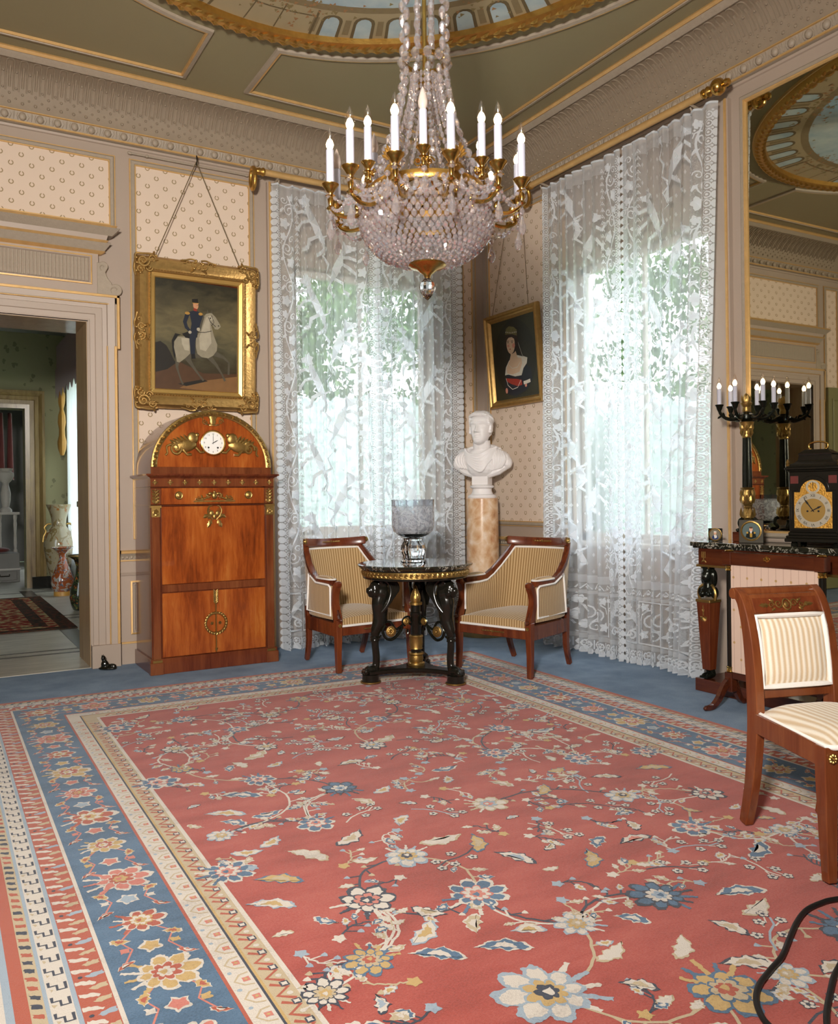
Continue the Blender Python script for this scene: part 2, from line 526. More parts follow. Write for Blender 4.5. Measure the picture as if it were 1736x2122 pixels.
# ------------------------------------------------------------------ flat painting helper
class Art:
    """flat coloured shapes (woven, printed or painted), one mesh, a material slot for each colour"""

    def __init__(s, mapf): s.v = []; s.f = []; s.m = []; s.map = mapf; s.mats = []; s.lay = 0; s.rag = 0.0; s.rr = random.Random(4)

    def mi(s, mat):
        mat = MAT[mat] if isinstance(mat, str) else mat
        if mat not in s.mats: s.mats.append(mat)
        return s.mats.index(mat)

    def poly(s, pts, mat, lay=None):
        o = len(s.v); l = s.lay if lay is None else lay
        if s.rag and l >= 2:                                  # stepped, knotted edges
            out = []
            for i in range(len(pts)):
                a, b = Vector((pts[i][0], pts[i][1])), Vector((pts[(i + 1) % len(pts)][0], pts[(i + 1) % len(pts)][1])); d = b - a; n = max(1, int(d.length / 0.0065))
                nn = Vector((-d.y, d.x)).normalized() if d.length > 1e-9 else Vector((0, 0))
                for k in range(n): out.append(a + d * (k / n) + nn * s.rr.uniform(-s.rag, s.rag) * (1 if n > 1 else 0.4))
            pts = out
        l += (len(s.f) % 30) * 0.03
        s.v += [tuple(s.map(p[0], p[1], l)) for p in pts]
        s.f.append(tuple(range(o, o + len(pts)))); s.m.append(s.mi(mat))

    def line(s, pts, wd, mat, lay=None, closed=False):
        P = [Vector((p[0], p[1])) for p in pts]; n = len(P); L = []; Rr = []
        for i in range(n):
            a = P[i - 1] if (i or closed) else P[i]; b = P[(i + 1) % n] if (i < n - 1 or closed) else P[i]
            t = (b - a)
            if t.length < 1e-9: t = Vector((1, 0))
            t.normalize(); nn = Vector((-t.y, t.x)) * ((wd[i] if isinstance(wd, list) else wd) / 2)
            L.append(P[i] + nn); Rr.append(P[i] - nn)
        o = len(s.v); l = (s.lay if lay is None else lay) + (len(s.f) % 30) * 0.03
        s.v += [tuple(s.map(p.x, p.y, l)) for p in L] + [tuple(s.map(p.x, p.y, l)) for p in Rr]
        for i in range(n if closed else n - 1):
            j = (i + 1) % n
            s.f.append((o + i, o + j, o + n + j, o + n + i)); s.m.append(s.mi(mat))

    def disc(s, c, r, mat, lay=None, n=10, ry=None, rot=0.0, jag=0.0, lobes=0):
        pts = []
        for k in range(n):
            a = 2 * pi * k / n
            rr = 1 + (jag if k % 2 else -jag) + (0.25 * cos(lobes * a) if lobes else 0)
            x, y = r * rr * cos(a), (ry or r) * rr * sin(a)
            pts.append((c[0] + x * cos(rot) - y * sin(rot), c[1] + x * sin(rot) + y * cos(rot)))
        s.poly(pts, mat, lay)

    def build(s, name, parent=None):
        me = bpy.data.meshes.new(name); me.from_pydata(s.v, [], s.f)
        for m in s.mats: me.materials.append(m)
        me.polygons.foreach_set('material_index', s.m)
        o = bpy.data.objects.new(name, me); COL.objects.link(o)
        if parent is not None: o.parent = parent
        return o


def flatmat(name, col, rough=0.9, var=0.15, vscale=30):
    if name not in MAT: MAT[name] = simple(name, col, rough, var=var, vscale=vscale, spec=0.15)
    return name


# painted oval: an open dome with a ring of arched openings, sky beyond, creepers
flatmat('fresco_stone', 'a89878', var=0.08, vscale=5); flatmat('fresco_stone_dark', '8a7a5c', var=0.1); flatmat('fresco_arch', '6f6147')
flatmat('fresco_vine', 'a07a55', var=0.3); flatmat('fresco_vine2', '8a7a55', var=0.3)
t = NT('fresco_sky'); co = t.coords(); n = t.noise(co, 2.2, 5, 0.6)
t.set(col=t.ramp(n, [(0.35, '8fa9b8'), (0.6, 'b9c6c6'), (0.75, 'd8d8cf')]), rough=0.9); MAT['fresco_sky'] = t.m


def fresco_map(rr, a, l):          # rr = fraction of the oval radius, a = angle
    return (EC[0] + EA * rr * cos(a), EC[1] + EB * rr * sin(a), ZC - 0.003 - 0.0006 * l)


art = Art(fresco_map)
def ringp(r0, r1, a0, a1, n=6): return [(r0, a0 + (a1 - a0) * i / n) for i in range(n + 1)] + [(r1, a1 - (a1 - a0) * i / n) for i in range(n + 1)]
for i in range(64): art.poly(ringp(0.0001, 1.0, i * pi / 32, (i + 1) * pi / 32, 2), 'fresco_stone', 0)
for i in range(64): art.poly(ringp(0.785, 0.815, i * pi / 32, (i + 1) * pi / 32, 1), 'fresco_stone_dark', 1)
for i in range(64): art.poly(ringp(0.0001, 0.785, i * pi / 32, (i + 1) * pi / 32, 1), 'fresco_sky', 1)
for q4 in range(4):
    for i in range(7):
        a = q4 * pi / 2 + radians(90 - 60 + i * 7.4 + 0.6) if q4 % 2 == 0 else q4 * pi / 2 + radians(90 - 75 + i * 7.4)
        a = (radians(31 + i * 7.35), radians(149 - i * 7.35), radians(211 + i * 7.35), radians(329 - i * 7.35))[q4]
        hw = 0.030
        def archp(hw, r0, r1): return [(r1, a - hw), (r0 + 0.03, a - hw)] + [(r0 + 0.03 * (1 - sin(k * pi / 6)), a - hw * cos(k * pi / 6)) for k in range(1, 6)] + [(r0 + 0.03, a + hw), (r1, a + hw)]
        art.poly(archp(hw + 0.012, 0.835, 0.955), 'fresco_arch', 1)
        art.poly(archp(hw, 0.845, 0.955), 'fresco_sky', 2)
        for b in (a + 0.064,):
            art.poly(ringp(0.855, 0.935, b - 0.012, b + 0.012, 1), 'fresco_stone_dark', 2)
    c = q4 * pi / 2
    for b0, b1, r0, r1 in ((-0.20, -0.19, 0.82, 0.95), (0.19, 0.20, 0.82, 0.95), (-0.2, 0.2, 0.85, 0.856), (-0.06, -0.055, 0.82, 0.95), (0.055, 0.06, 0.82, 0.95)):
        art.poly(ringp(r0, r1, c + b0, c + b1, 4), 'fresco_arch', 2)
rv = random.Random(3)
for c0 in (0.55, 1.55, 1.95, 3.6, 5.2):
    for k in range(150):
        a = c0 + rv.gauss(0, 0.16); r = 0.80 + rv.gauss(0, 0.045)
        q = rv.uniform(0.004, 0.010); th = rv.uniform(0, 6.28)
        art.poly([(r + q * cos(th + j * 2.1) * (1 if j else 1.6), a + q * 1.2 * sin(th + j * 2.1)) for j in range(3)], rv.choice(['fresco_vine', 'fresco_vine2']), 3)
o = art.build('painted_dome', ceiling)

# ------------------------------------------------------------------ wall panelling
def wall_panel(P, a0, b0, a1, b1, mat, wall, thick=0.004):
    """wallpaper field in a carved and gilt frame"""
    w_ = MB()
    vs = [P(a, b, h) for h in (0, thick) for b in (b0 + 0.03, b1 - 0.03) for a in (a0 + 0.03, a1 - 0.03)]
    w_.add(vs, [(0, 1, 3, 2), (4, 6, 7, 5), (0, 4, 5, 1), (2, 3, 7, 6), (0, 2, 6, 4), (1, 5, 7, 3)])
    w_.build('wallpaper_panel', mat, wall)
    m = MB().frame(P, a0, b0, a1, b1, [(0.006, 0), (0.006, 0.014), (0.016, 0.022), (0.034, 0.020), (0.040, 0.010), (0.040, 0)]).build('panel_moulding', 'paint2', wall, smooth=30)
    for d0, d1, hh in ((-0.002, 0.008, 0.012), (0.037, 0.046, 0.014)):
        MB().frame(P, a0, b0, a1, b1, [(d0, 0), (d0, hh), (d1, hh), (d1, 0)]).build('gilt_line', 'gilt', m)


wall_panel(PB, -0.40, 3.31, 1.264, 3.883, 'paper_b', wall_back)
wall_panel(PB, 1.372, 0.955, 2.365, 3.883, 'paper_b', wall_back)
wall_panel(PB, 4.40, 0.975, 4.585, 3.883, 'paper_b', wall_back)
wall_panel(PR, 5.50, 0.975, 6.585, 3.883, 'paper_r', wall_right)
wall_panel(PB, -0.80, 0.955, -0.50, 3.883, 'paper_b', wall_back)


def strip_h(P, a0, a1, prof, mat, wall, name, smooth=None):
    """horizontal moulding; prof = [(z, h)]"""
    mb = MB(); mb.loft([[P(a0, z, h) for z, h in prof], [P(a1, z, h) for z, h in prof]], True)
    return mb.build(name, mat, wall, smooth)


def dado(P, a0, a1, wall, panels):
    r = strip_h(P, a0, a1, [(0.79, 0), (0.795, 0.012), (0.82, 0.016), (0.845, 0.035), (0.862, 0.04), (0.868, 0.034), (0.868, 0)], 'paint2', wall, 'dado_rail')
    strip_h(P, a0, a1, [(0.846, 0), (0.846, 0.043), (0.862, 0.045), (0.870, 0.036), (0.870, 0)], 'gilt', r, 'gilt_line')
    strip_h(P, a0, a1, [(0.786, 0), (0.786, 0.014), (0.795, 0.014), (0.795, 0)], 'gilt', r, 'gilt_line')
    strip_h(P, a0, a1, [(0.676, 0), (0.676, 0.012), (0.690, 0.016), (0.698, 0.008), (0.698, 0)], 'paint', r, 'bead_moulding')
    strip_h(P, a0, a1, [(0.0, 0), (0.0, 0.022), (0.152, 0.022), (0.165, 0.010), (0.165, 0)], 'paint', r, 'skirting')
    strip_h(P, a0, a1, [(0.156, 0), (0.156, 0.024), (0.168, 0.018), (0.168, 0)], 'gilt', r, 'gilt_line')
    n = int((a1 - a0) / 0.032)
    for i in range(n):
        a = a0 + (i + 0.5) * (a1 - a0) / n
        b = MB().ball((0, 0, 0), (0.013, 0.009, 0.012), 8, 5); c = P(a, 0.815, 0.018)
        if i == 0: me0 = b.mesh('carved_boss', 50); me0.materials.append(MAT['paint2']); dado.me = getattr(dado, 'me', me0)
        obj('carved_boss', dado.me, None, r, T(*c) if P is PB else T(*c) @ R(pi / 2))
    for p0, p1 in panels:
        m = MB().frame(P, p0, 0.225, p1, 0.632, [(0.0, 0), (0.0, 0.012), (0.012, 0.014), (0.02, 0.004), (0.028, 0.010), (0.036, 0.0)]).build('dado_panel', 'paint', wall)
        MB().frame(P, p0, 0.225, p1, 0.632, [(-0.002, 0), (-0.002, 0.013), (0.010, 0.016), (0.012, 0)]).build('gilt_line', 'gilt', m)


dado(PB, 1.27, 2.50, wall_back, [(1.345, 2.40)])
dado(PB, 4.40, 4.68, wall_back, [(4.44, 4.60)])
dado(PR, 5.45, 6.66, wall_right, [(5.52, 6.56)])

# gilt picture-rail rod above the second panel
pr = MB(); pr.tube([(1.375, YB - 0.035, 3.918), (2.42, YB - 0.035, 3.918)], 0.008, 8)
for x in (1.5, 1.9, 2.3):
    pr.tube([(x, YB, 3.918), (x, YB - 0.035, 3.918)], 0.005, 6); pr.ball((x, YB - 0.035, 3.918), 0.013, 8, 5)
pr.ball((1.372, YB - 0.035, 3.918), (0.022, 0.012, 0.012), 8, 5)
pr.build('picture_rail', 'paint2', wall_back, smooth=40)

# pilaster strips with gilt edges beside the windows
def reveal(P, a, b0, b1, wall, wd=0.05):
    s_ = MB(); vs = [P(x, z, h) for h in (0, 0.035) for z in (b0, b1) for x in (a, a + wd)]
    s_.add(vs, [(0, 1, 3, 2), (4, 6, 7, 5), (0, 4, 5, 1), (2, 3, 7, 6), (0, 2, 6, 4), (1, 5, 7, 3)])
    q = s_.build('window_pilaster', 'paint', wall)
    s_ = MB(); vs = [P(x, z, h) for h in (0.030, 0.044) for z in (b0, b1) for x in (a + wd * 0.25, a + wd * 0.55)]
    s_.add(vs, [(0, 1, 3, 2), (4, 6, 7, 5), (0, 4, 5, 1), (2, 3, 7, 6), (0, 2, 6, 4), (1, 5, 7, 3)])
    s_.build('gilt_line', 'gilt', q)


reveal(PB, 2.475, 0.0, 3.90, wall_back); reveal(PB, 4.335, 0.87, 3.90, wall_back, 0.06)
reveal(PR, 3.745, 0.0, 3.90, wall_right, 0.055); reveal(PR, 5.40, 0.0, 3.9, wall_right)

# ------------------------------------------------------------------ doorway: architrave, overdoor
trim_door = struct(MB().build('trim_5', 'paint')) if False else None
ap = [(0.0, 0.05), (0.012, 0.05), (0.016, 0.03), (0.05, 0.034), (0.055, 0.042), (0.10, 0.046), (0.105, 0.034), (0.135, 0.04), (0.14, 0.055), (0.19, 0.066), (0.195, 0.06), (0.20, 0)]


def jamb_path(off, ear=0.0):
    # outer path of the architrave with ears; goes up the right side, over, down the left side
    return [(DX1 + off, 0.0), (DX1 + off, 2.42), (DX1 + off, DZ + off), (DX0 - off, DZ + off), (DX0 - off, 2.42), (DX0 - off, 0.0)]


mb = MB(); rings = []
for d, h in ap:
    rings.append([PB(DX1 + d, 0.0, h), PB(DX1 + d, DZ + d, h), PB(DX0 - d, DZ + d, h), PB(DX0 - d, 0.0, h)])
mb.loft(rings, False, False)
trim_door = struct(mb.build('trim_5', 'paint', smooth=25))


def arch_band(d0, d1, h, mat, name, ear=0.022):
    """band of the architrave with the projecting ears at the top corners; h = (base, face)"""
    mb = MB()
    def side(s, X0):
        e = [(d0, 0.0), (d0, 2.42), (d0 + ear, 2.42), (d0 + ear, DZ + d0)]
        f = [(d1, 0.0), (d1, 2.42 + 0.0), (d1 + ear, 2.42), (d1 + ear, DZ + d1)]
        for (q0, q1) in (((d0, d1, 0.0, 2.42)), ) and [((d0, d1, 0.17, 2.42), (d0 + ear, d1 + ear, 2.40, DZ + d1))]:
            for (u0, u1, z0, z1) in (q0, q1):
                xa, xb = sorted((X0 + s * u0, X0 + s * u1))
                mb.box(xa, xb, YB - h[1], YB - h[0], z0, z1)
    side(1, DX1); side(-1, DX0)
    mb.box(DX0 - d1 - ear, DX1 + d1 + ear, YB - h[1], YB - h[0], DZ + d0, DZ + d1)
    return mb.build(name, mat, trim_door, bevel=0.002)


arch_band(0.138, 0.186, (0.0, 0.056), 'paint2', 'carved_band')
arch_band(0.184, 0.204, (0.0, 0.070), 'gilt', 'gilt_band')
arch_band(0.132, 0.139, (0.0, 0.058), 'gilt', 'beaded_line')
MB().box(DX1, DX1 + 0.206, YB - 0.075, YB, 0.0, 0.17).build('plinth_block', 'paint', trim_door, bevel=0.003)
MB().box(DX0 - 0.206, DX0, YB - 0.075, YB, 0.0, 0.17).build('plinth_block', 'paint', trim_door, bevel=0.003)
# jamb linings of the doorway
for xa, xb in ((DX1 - 0.004, DX1), (DX0, DX0 + 0.004)):
    MB().box(xa, xb, YB - 0.002, YB + TB + 0.002, 0, DZ).build('jamb_lining', wood('grained_door_lining', '8c7050', 'a68a66', 'b59a76', rough=0.45) if 'lining' not in MAT else 'lining', trim_door)
    MAT.setdefault('lining', bpy.data.materials['grained_door_lining'])
MB().box(DX0, DX1, YB, YB + TB, DZ - 0.004, DZ).build('head_lining', 'lining', trim_door)

# overdoor: fluted frieze between scroll brackets under a stepped cornice
OX0, OX1 = DX0 - 0.10, DX1 + 0.10
over = struct(MB().box(OX0 + 0.02, OX1 - 0.02, YB - 0.045, YB, DZ + 0.20, 3.13).build('trim_6', 'paint'))
fr = MB().frame(PB, OX0 + 0.06, 2.875, OX1 - 0.07, 3.085, [(0, 0.045), (0, 0.058), (0.012, 0.058), (0.018, 0.048), (0.02, 0.045)]).build('frieze_frame', 'paint', over)
MB().frame(PB, OX0 + 0.06, 2.875, OX1 - 0.07, 3.085, [(-0.003, 0.045), (-0.003, 0.060), (0.006, 0.061), (0.008, 0.045)]).build('gilt_line', 'gilt', fr)
rm = MB(); rm.loft([[(x, -0.045 - 0.008 * sin(pi * (x + 0.011) / 0.022), z) for x in (-0.011, -0.006, 0, 0.006, 0.011)] for z in (2.895, 3.065)], False, False)
reed_me = rm.mesh('reed', 60); reed_me.materials.append(MAT['paint2'])
nr = int((OX1 - OX0 - 0.17) / 0.025)
for i in range(nr + 1): obj('reed', reed_me, None, over, T(OX0 + 0.085 + i * 0.025, YB, 0))
for z0, z1, h0, h1, m, nm, ex in ((3.105, 3.125, 0.045, 0.075, 'gilt', 'gilt_line', 0.0), (3.125, 3.185, 0.055, 0.10, 'paint2', 'carved_ovolo', 0.02), (3.183, 3.198, 0.10, 0.115, 'gilt', 'gilt_line', 0.03),
                              (3.198, 3.235, 0.10, 0.11, 'paint', 'corona', 0.03), (3.235, 3.285, 0.11, 0.16, 'paint2', 'carved_cyma', 0.07), (3.283, 3.298, 0.155, 0.17, 'gilt', 'gilt_line', 0.085)):
    mb = MB(); xa, xb = OX0 - ex, OX1 + ex
    mb.add([(xa, YB - h0, z0), (xb, YB - h0, z0), (xb + h1 - h0, YB - h1, z1), (xa - h1 + h0, YB - h1, z1), (xa, YB, z0), (xb, YB, z0), (xb + h1 - h0, YB, z1), (xa - h1 + h0, YB, z1)],
           [(0, 1, 2, 3), (0, 4, 5, 1), (3, 2, 6, 7), (1, 5, 6, 2), (0, 3, 7, 4)])
    mb.build(nm, m, over)
# scroll brackets at the ends
def scroll_outline():
    p = [(0, 0.0)] + [(0.135 + 0.045 * cos(a), 0.045 + 0.045 * sin(a)) for a in [-pi / 2 + i * pi / 10 for i in range(13)]]
    p += [(0.10, 0.10), (0.075, 0.13), (0.06, 0.17)] + [(0.045 + 0.035 * cos(a), 0.215 + 0.035 * sin(a)) for a in [-0.4 + i * 0.35 for i in range(9)]] + [(0, 0.24)]
    return p


for s, x0 in ((1, OX1 - 0.03), (-1, OX0 + 0.03)):
    M = T(x0, YB, DZ + 0.205) @ R(pi / 2, 'X')
    mb = MB(); mb.prism([(s * x, y) for x, y in scroll_outline()], 0.0, 0.05, M)
    b = mb.build('scroll_bracket', 'paint2', over, bevel=0.004)
    mb = MB()
    sp = [(s * (0.13 + (0.006 + 0.0045 * k) * cos(k * 0.5)), 0.045 + (0.004 + 0.0035 * k) * sin(k * 0.5), 0.052) for k in range(9)]
    mb.tube(sp, 0.004, 5, M=M)
    sp = [(s * (0.04 + (0.004 + 0.003 * k) * cos(k * 0.55)), 0.205 + (0.004 + 0.003 * k) * sin(k * 0.55), 0.052) for k in range(9)]
    mb.tube(sp, 0.004, 5, M=M)
    mb.build('volute', 'paint2', b, smooth=50)

# ------------------------------------------------------------------ windows
t = NT('window_glass'); g = t.n('ShaderNodeBsdfGlossy'); g.inputs['Roughness'].default_value = 0.02
tr = t.n('ShaderNodeBsdfTransparent'); mx = t.n('ShaderNodeMixShader'); mx.inputs[0].default_value = 0.06
t.t.links.new(tr.outputs[0], mx.inputs[1]); t.t.links.new(g.outputs[0], mx.inputs[2]); t.t.links.new(mx.outputs[0], t.out.inputs[0]); MAT['glasspane'] = t.m
MAT['sash'] = simple('white_sash_paint', 'cfc8bd', 0.5, var=0.05)


def window(n, P, a0, a1, b0, b1, back):
    mb = MB()
    def bar(x0, x1, z0, z1, h0=-back - 0.05, h1=-back):
        vs = [P(x, z, h) for h in (h0, h1) for z in (z0, z1) for x in (x0, x1)]
        mb.add(vs, [(0, 1, 3, 2), (4, 6, 7, 5), (0, 4, 5, 1), (2, 3, 7, 6), (0, 2, 6, 4), (1, 5, 7, 3)])
    bar(a0, a0 + 0.06, b0, b1); bar(a1 - 0.06, a1, b0, b1); bar(a0, a1, b0, b0 + 0.08); bar(a0, a1, b1 - 0.06, b1)
    am = (a0 + a1) / 2; zt = b0 + (b1 - b0) * 0.52
    wn = struct(mb.build('window_%d' % n, 'sash', bevel=0.004))
    mb = MB(); bar(am - 0.014, am + 0.014, b0, b1, -back - 0.04, -back - 0.01); mb.build('glazing_bar', 'sash', wn)
    for (x0, x1) in ((a0 + 0.06, am - 0.014), (am + 0.014, a1 - 0.06)):
        for (z0, z1) in ((b0 + 0.08, b1 - 0.06),):
            mb = MB(); bar(x0, x1, z0, z1, -back - 0.028, -back - 0.024); mb.build('pane', 'glasspane', wn)
    mb = MB(); bar(a0 - 0.02, a1 + 0.02, b0 - 0.03, b0 + 0.012, -back, 0.03); mb.build('window_sill', 'sash', wn, bevel=0.006)
    return wn


window(1, PB, *WB, 0.10); window(2, PR, *WR, 0.10)

# ------------------------------------------------------------------ mirror on the right wall
MY0, MY1, MZ0, MZ1 = 2.60, 3.63, 0.99, 3.835
t = NT('old_mirror_glass'); t.set(col=lin('c9c6b4'), metal=1.0, rough=0.015); MAT['mirror'] = t.m
mir = thing('wall_mirror', 'tall pier mirror in a carved gilt-edged frame above the console', 'mirror', (XR, (MY0 + MY1) / 2, MZ0))
mo = Matrix.Translation((-XR, -(MY0 + MY1) / 2, -MZ0))
PM = lambda a, b, h: mo @ Vector((XR - h, a, b))
mg = MB().add([PM(a, b, h) for h in (0.006, 0.016) for b in (MZ0 + 0.01, MZ1 - 0.01) for a in (MY0 + 0.01, MY1 - 0.01)],
         [(0, 1, 3, 2), (4, 6, 7, 5), (0, 4, 5, 1), (2, 3, 7, 6), (0, 2, 6, 4), (1, 5, 7, 3)]).build('mirror_glass', 'mirror', mir); mg.rotation_euler = (0, 0, radians(-0.6))
MB().frame(PM, MY0 - 0.035, MZ0 - 0.03, MY1 + 0.035, MZ1 + 0.035, [(0, 0), (0.002, 0.022), (0.012, 0.032), (0.032, 0.034), (0.036, 0.02), (0.036, 0)]).build('carved_frame', 'paint2', mir, smooth=30)
MB().frame(PM, MY0 - 0.002, MZ0 + 0.0, MY1 + 0.002, MZ1 + 0.002, [(0, 0), (0.0, 0.030), (0.010, 0.030), (0.016, 0.014), (0.016, 0)]).build('gilt_slip', 'gilt', mir)
# ================================================================== THE BIG RUG
RC = Vector((3.742, 5.559)); RA = radians(-2.8)
REX = Vector((cos(RA), sin(RA))); REY = Vector((-sin(RA), cos(RA)))
RW, RL = 3.56, 5.72


def rug_pt(u, v, l=0):
    s = -0.013 + (u / -3.0) * -0.026
    p = RC + REX * (u + s * v) + REY * v
    return (p.x, p.y, 0.0125 + 0.00035 * l)


def wool(name, c0, c1, c2=None):
    t = NT(name); co = t.coords()
    f = t.math('ADD', t.math('MULTIPLY', t.noise(t.mapping(co, (1, 2.6, 1)), 2.4, 5, 0.6), 0.65), t.math('MULTIPLY', t.noise(co, 160, 2), 0.35))
    t.set(col=t.ramp(f, [(0.36, c0), (0.5, c1), (0.66, c2 or c1)]), rough=0.95, spec=0.1, sheen=0.15)
    t.bump(t.noise(co, 330, 3), 0.6, 0.004)
    MAT[name] = t.m; return name


wool('wool_red', '8e3e34', 'a54a40', 'b25b4f'); wool('wool_cream', 'b5aca2', 'cdc5ba'); wool('wool_tan', 'a8977a', 'b9a88a')
wool('wool_gold', 'a98c58', 'bd9f68'); wool('wool_blue', '3f5870', '4f6b86', '5d7994'); wool('wool_sky', '8494a4', '98a7b4')
wool('wool_navy', '2f3440', '3c414e'); wool('wool_pink', 'b5685c', 'c47a6c'); wool('wool_brick', '9c4a38', 'ab5844'); wool('wool_mauve', '97708a', 'a57e92')

rug = thing('oriental_rug', 'large red oriental rug with floral field and blue palmette border', 'rug', (0, 0, 0))
nb = 24; EXL = 0.16
mb = MB()
top = [[rug_pt(-RW - EXL + (RW + EXL) * i / nb, -RL + RL * j / nb) for i in range(nb + 1)] for j in range(nb + 1)]
mb.loft([[p for p in row] for row in top], False, False)
RX = RW + EXL
rim = [(-RX + RX * i / nb, -RL) for i in range(nb)] + [(0, -RL + RL * i / nb) for i in range(nb)] + [(-RX * i / nb, 0) for i in range(nb)] + [(-RX, -RL * i / nb) for i in range(nb)]
rr_ = [rug_pt(*p) for p in rim]
mb.loft([[(x, y, 0.0005) for x, y, z in rr_], rr_], False, True)
mb.build('pile', 'wool_red', rug)

art = Art(rug_pt); art.rag = 0.0030


def band(d0, d1, mat, lay):
    a = [(-RW + d0, -RL + d0), (-d0, -RL + d0), (-d0, -d0), (-RW + d0, -d0)]
    b = [(-RW + d1, -RL + d1), (-d1, -RL + d1), (-d1, -d1), (-RW + d1, -d1)]
    for i in range(4):
        j = (i + 1) % 4; n = 10
        e0 = [(a[i][0] + (a[j][0] - a[i][0]) * k / n, a[i][1] + (a[j][1] - a[i][1]) * k / n) for k in range(n + 1)]
        e1 = [(b[i][0] + (b[j][0] - b[i][0]) * k / n, b[i][1] + (b[j][1] - b[i][1]) * k / n) for k in range(n + 1)]
        for k in range(n): art.poly([e0[k], e0[k + 1], e1[k + 1], e1[k]], mat, lay)


def sides(d):
    """the four border sides as (origin, direction, inward, length) at inset d"""
    c = [(-RW + d, -RL + d), (-d, -RL + d), (-d, -d), (-RW + d, -d)]
    for i in range(4):
        a, b = Vector(c[i]), Vector(c[(i + 1) % 4]); t = (b - a); L = t.length; t.normalize()
        yield a, t, Vector((-t.y, t.x)), L


for d0, d1, m in ((0, 0.035, 'wool_brick'), (0.035, 0.07, 'wool_tan'), (0.07, 0.08, 'wool_sky'), (0.08, 0.135, 'wool_cream'), (0.135, 0.147, 'wool_sky'), (0.147, 0.228, 'wool_brick'),
                  (0.228, 0.24, 'wool_cream'), (0.24, 0.49, 'wool_blue'), (0.49, 0.500, 'wool_brick'), (0.500, 0.565, 'wool_cream'), (0.565, 0.572, 'wool_navy'), (0.572, 0.58, 'wool_gold'),
                  (0.58, 0.645, 'wool_tan'), (0.645, 0.66, 'wool_cream')):
    band(d0, d1, m, 1)
rg = random.Random(11)
for u0, u1, m in ((-RW - EXL, -RW - 0.12, 'wool_brick'), (-RW - 0.12, -RW - 0.11, 'wool_navy'), (-RW - 0.11, -RW - 0.02, 'wool_cream'), (-RW - 0.02, -RW, 'wool_sky')):
    for k in range(12): art.poly([(u0, -RL * k / 12), (u1, -RL * k / 12), (u1, -RL * (k + 1) / 12), (u0, -RL * (k + 1) / 12)], m, 1)
for k in range(70):
    v = -0.05 - k * 0.08; art.poly([(-RW - 0.10, v), (-RW - 0.03, v - 0.03), (-RW - 0.10, v - 0.05)], 'wool_tan' if k % 2 else 'wool_navy', 2); art.disc((-RW - 0.045, v - 0.055), 0.012, 'wool_brick', 2, 8, jag=0.2)
for a, t, n, L in sides(0.0):
    def at(s, d): p = a + t * s + n * d; return (p.x, p.y)
    k = int(L / 0.045)
    for i in range(3, k - 3):                                 # tan outer guard: small chevrons
        s = i * L / k; art.poly([at(s, 0.040), at(s + 0.02, 0.040), at(s + 0.033, 0.065), at(s + 0.013, 0.065)], rg.choice(['wool_brick', 'wool_navy']), 2)
    k = int(L / 0.075)
    for i in range(2, k - 2):                                 # black meander on cream
        s = i * L / k
        art.line([at(s, 0.088), at(s + 0.022, 0.088), at(s + 0.022, 0.107), at(s + 0.045, 0.107), at(s + 0.045, 0.128), at(s + 0.012, 0.128)], 0.008, 'wool_navy', 2)
        art.poly([at(s + 0.032, 0.086), at(s + 0.05, 0.09), at(s + 0.04, 0.098)], 'wool_tan', 2)
    k = int(L / 0.062)
    for i in range(3, k - 3):                                 # red band with cream zigzag darts
        s = i * L / k
        art.poly([at(s, 0.15), at(s + 0.018, 0.15), at(s + 0.03, 0.195), at(s + 0.022, 0.20), at(s + 0.008, 0.185)], 'wool_cream', 2)
        art.poly([at(s + 0.03, 0.225), at(s + 0.05, 0.225), at(s + 0.056, 0.19), at(s + 0.046, 0.178), at(s + 0.036, 0.195)], 'wool_sky' if i % 3 == 0 else 'wool_tan', 2)
        if i % 3 == 0: art.disc(at(s + 0.045, 0.166), 0.007, 'wool_navy', 3, 6)
    k = int(L / 0.085)
    for i in range(8, k - 7):                                 # cream inner guard with arches and rosettes
        s = i * L / k
        art.line([at(s, 0.560), at(s + 0.004, 0.535), at(s + 0.03, 0.515), at(s + 0.055, 0.535), at(s + 0.06, 0.560)], 0.006, 'wool_tan', 2)
        art.disc(at(s + 0.030, 0.546), 0.012, 'wool_pink', 2, 8, jag=0.2); art.disc(at(s + 0.03, 0.546), 0.005, 'wool_gold', 3, 6)
        art.disc(at(s + 0.072, 0.515), 0.007, 'wool_sky', 2, 6)
    for i in range(9, k - 8):                                 # tan inner guard zigzag with cream flowers
        s = i * L / k
        art.line([at(s, 0.590), at(s + 0.028, 0.630), at(s + 0.056, 0.592), at(s + 0.084, 0.632)], 0.012, 'wool_brick', 2)
        art.disc(at(s + 0.012, 0.626), 0.014, 'wool_navy', 3, 8, jag=0.15); art.disc(at(s + 0.012, 0.626), 0.009, 'wool_cream', 4, 8, jag=0.25)
        art.disc(at(s + 0.056, 0.625), 0.009, 'wool_cream', 3, 6)

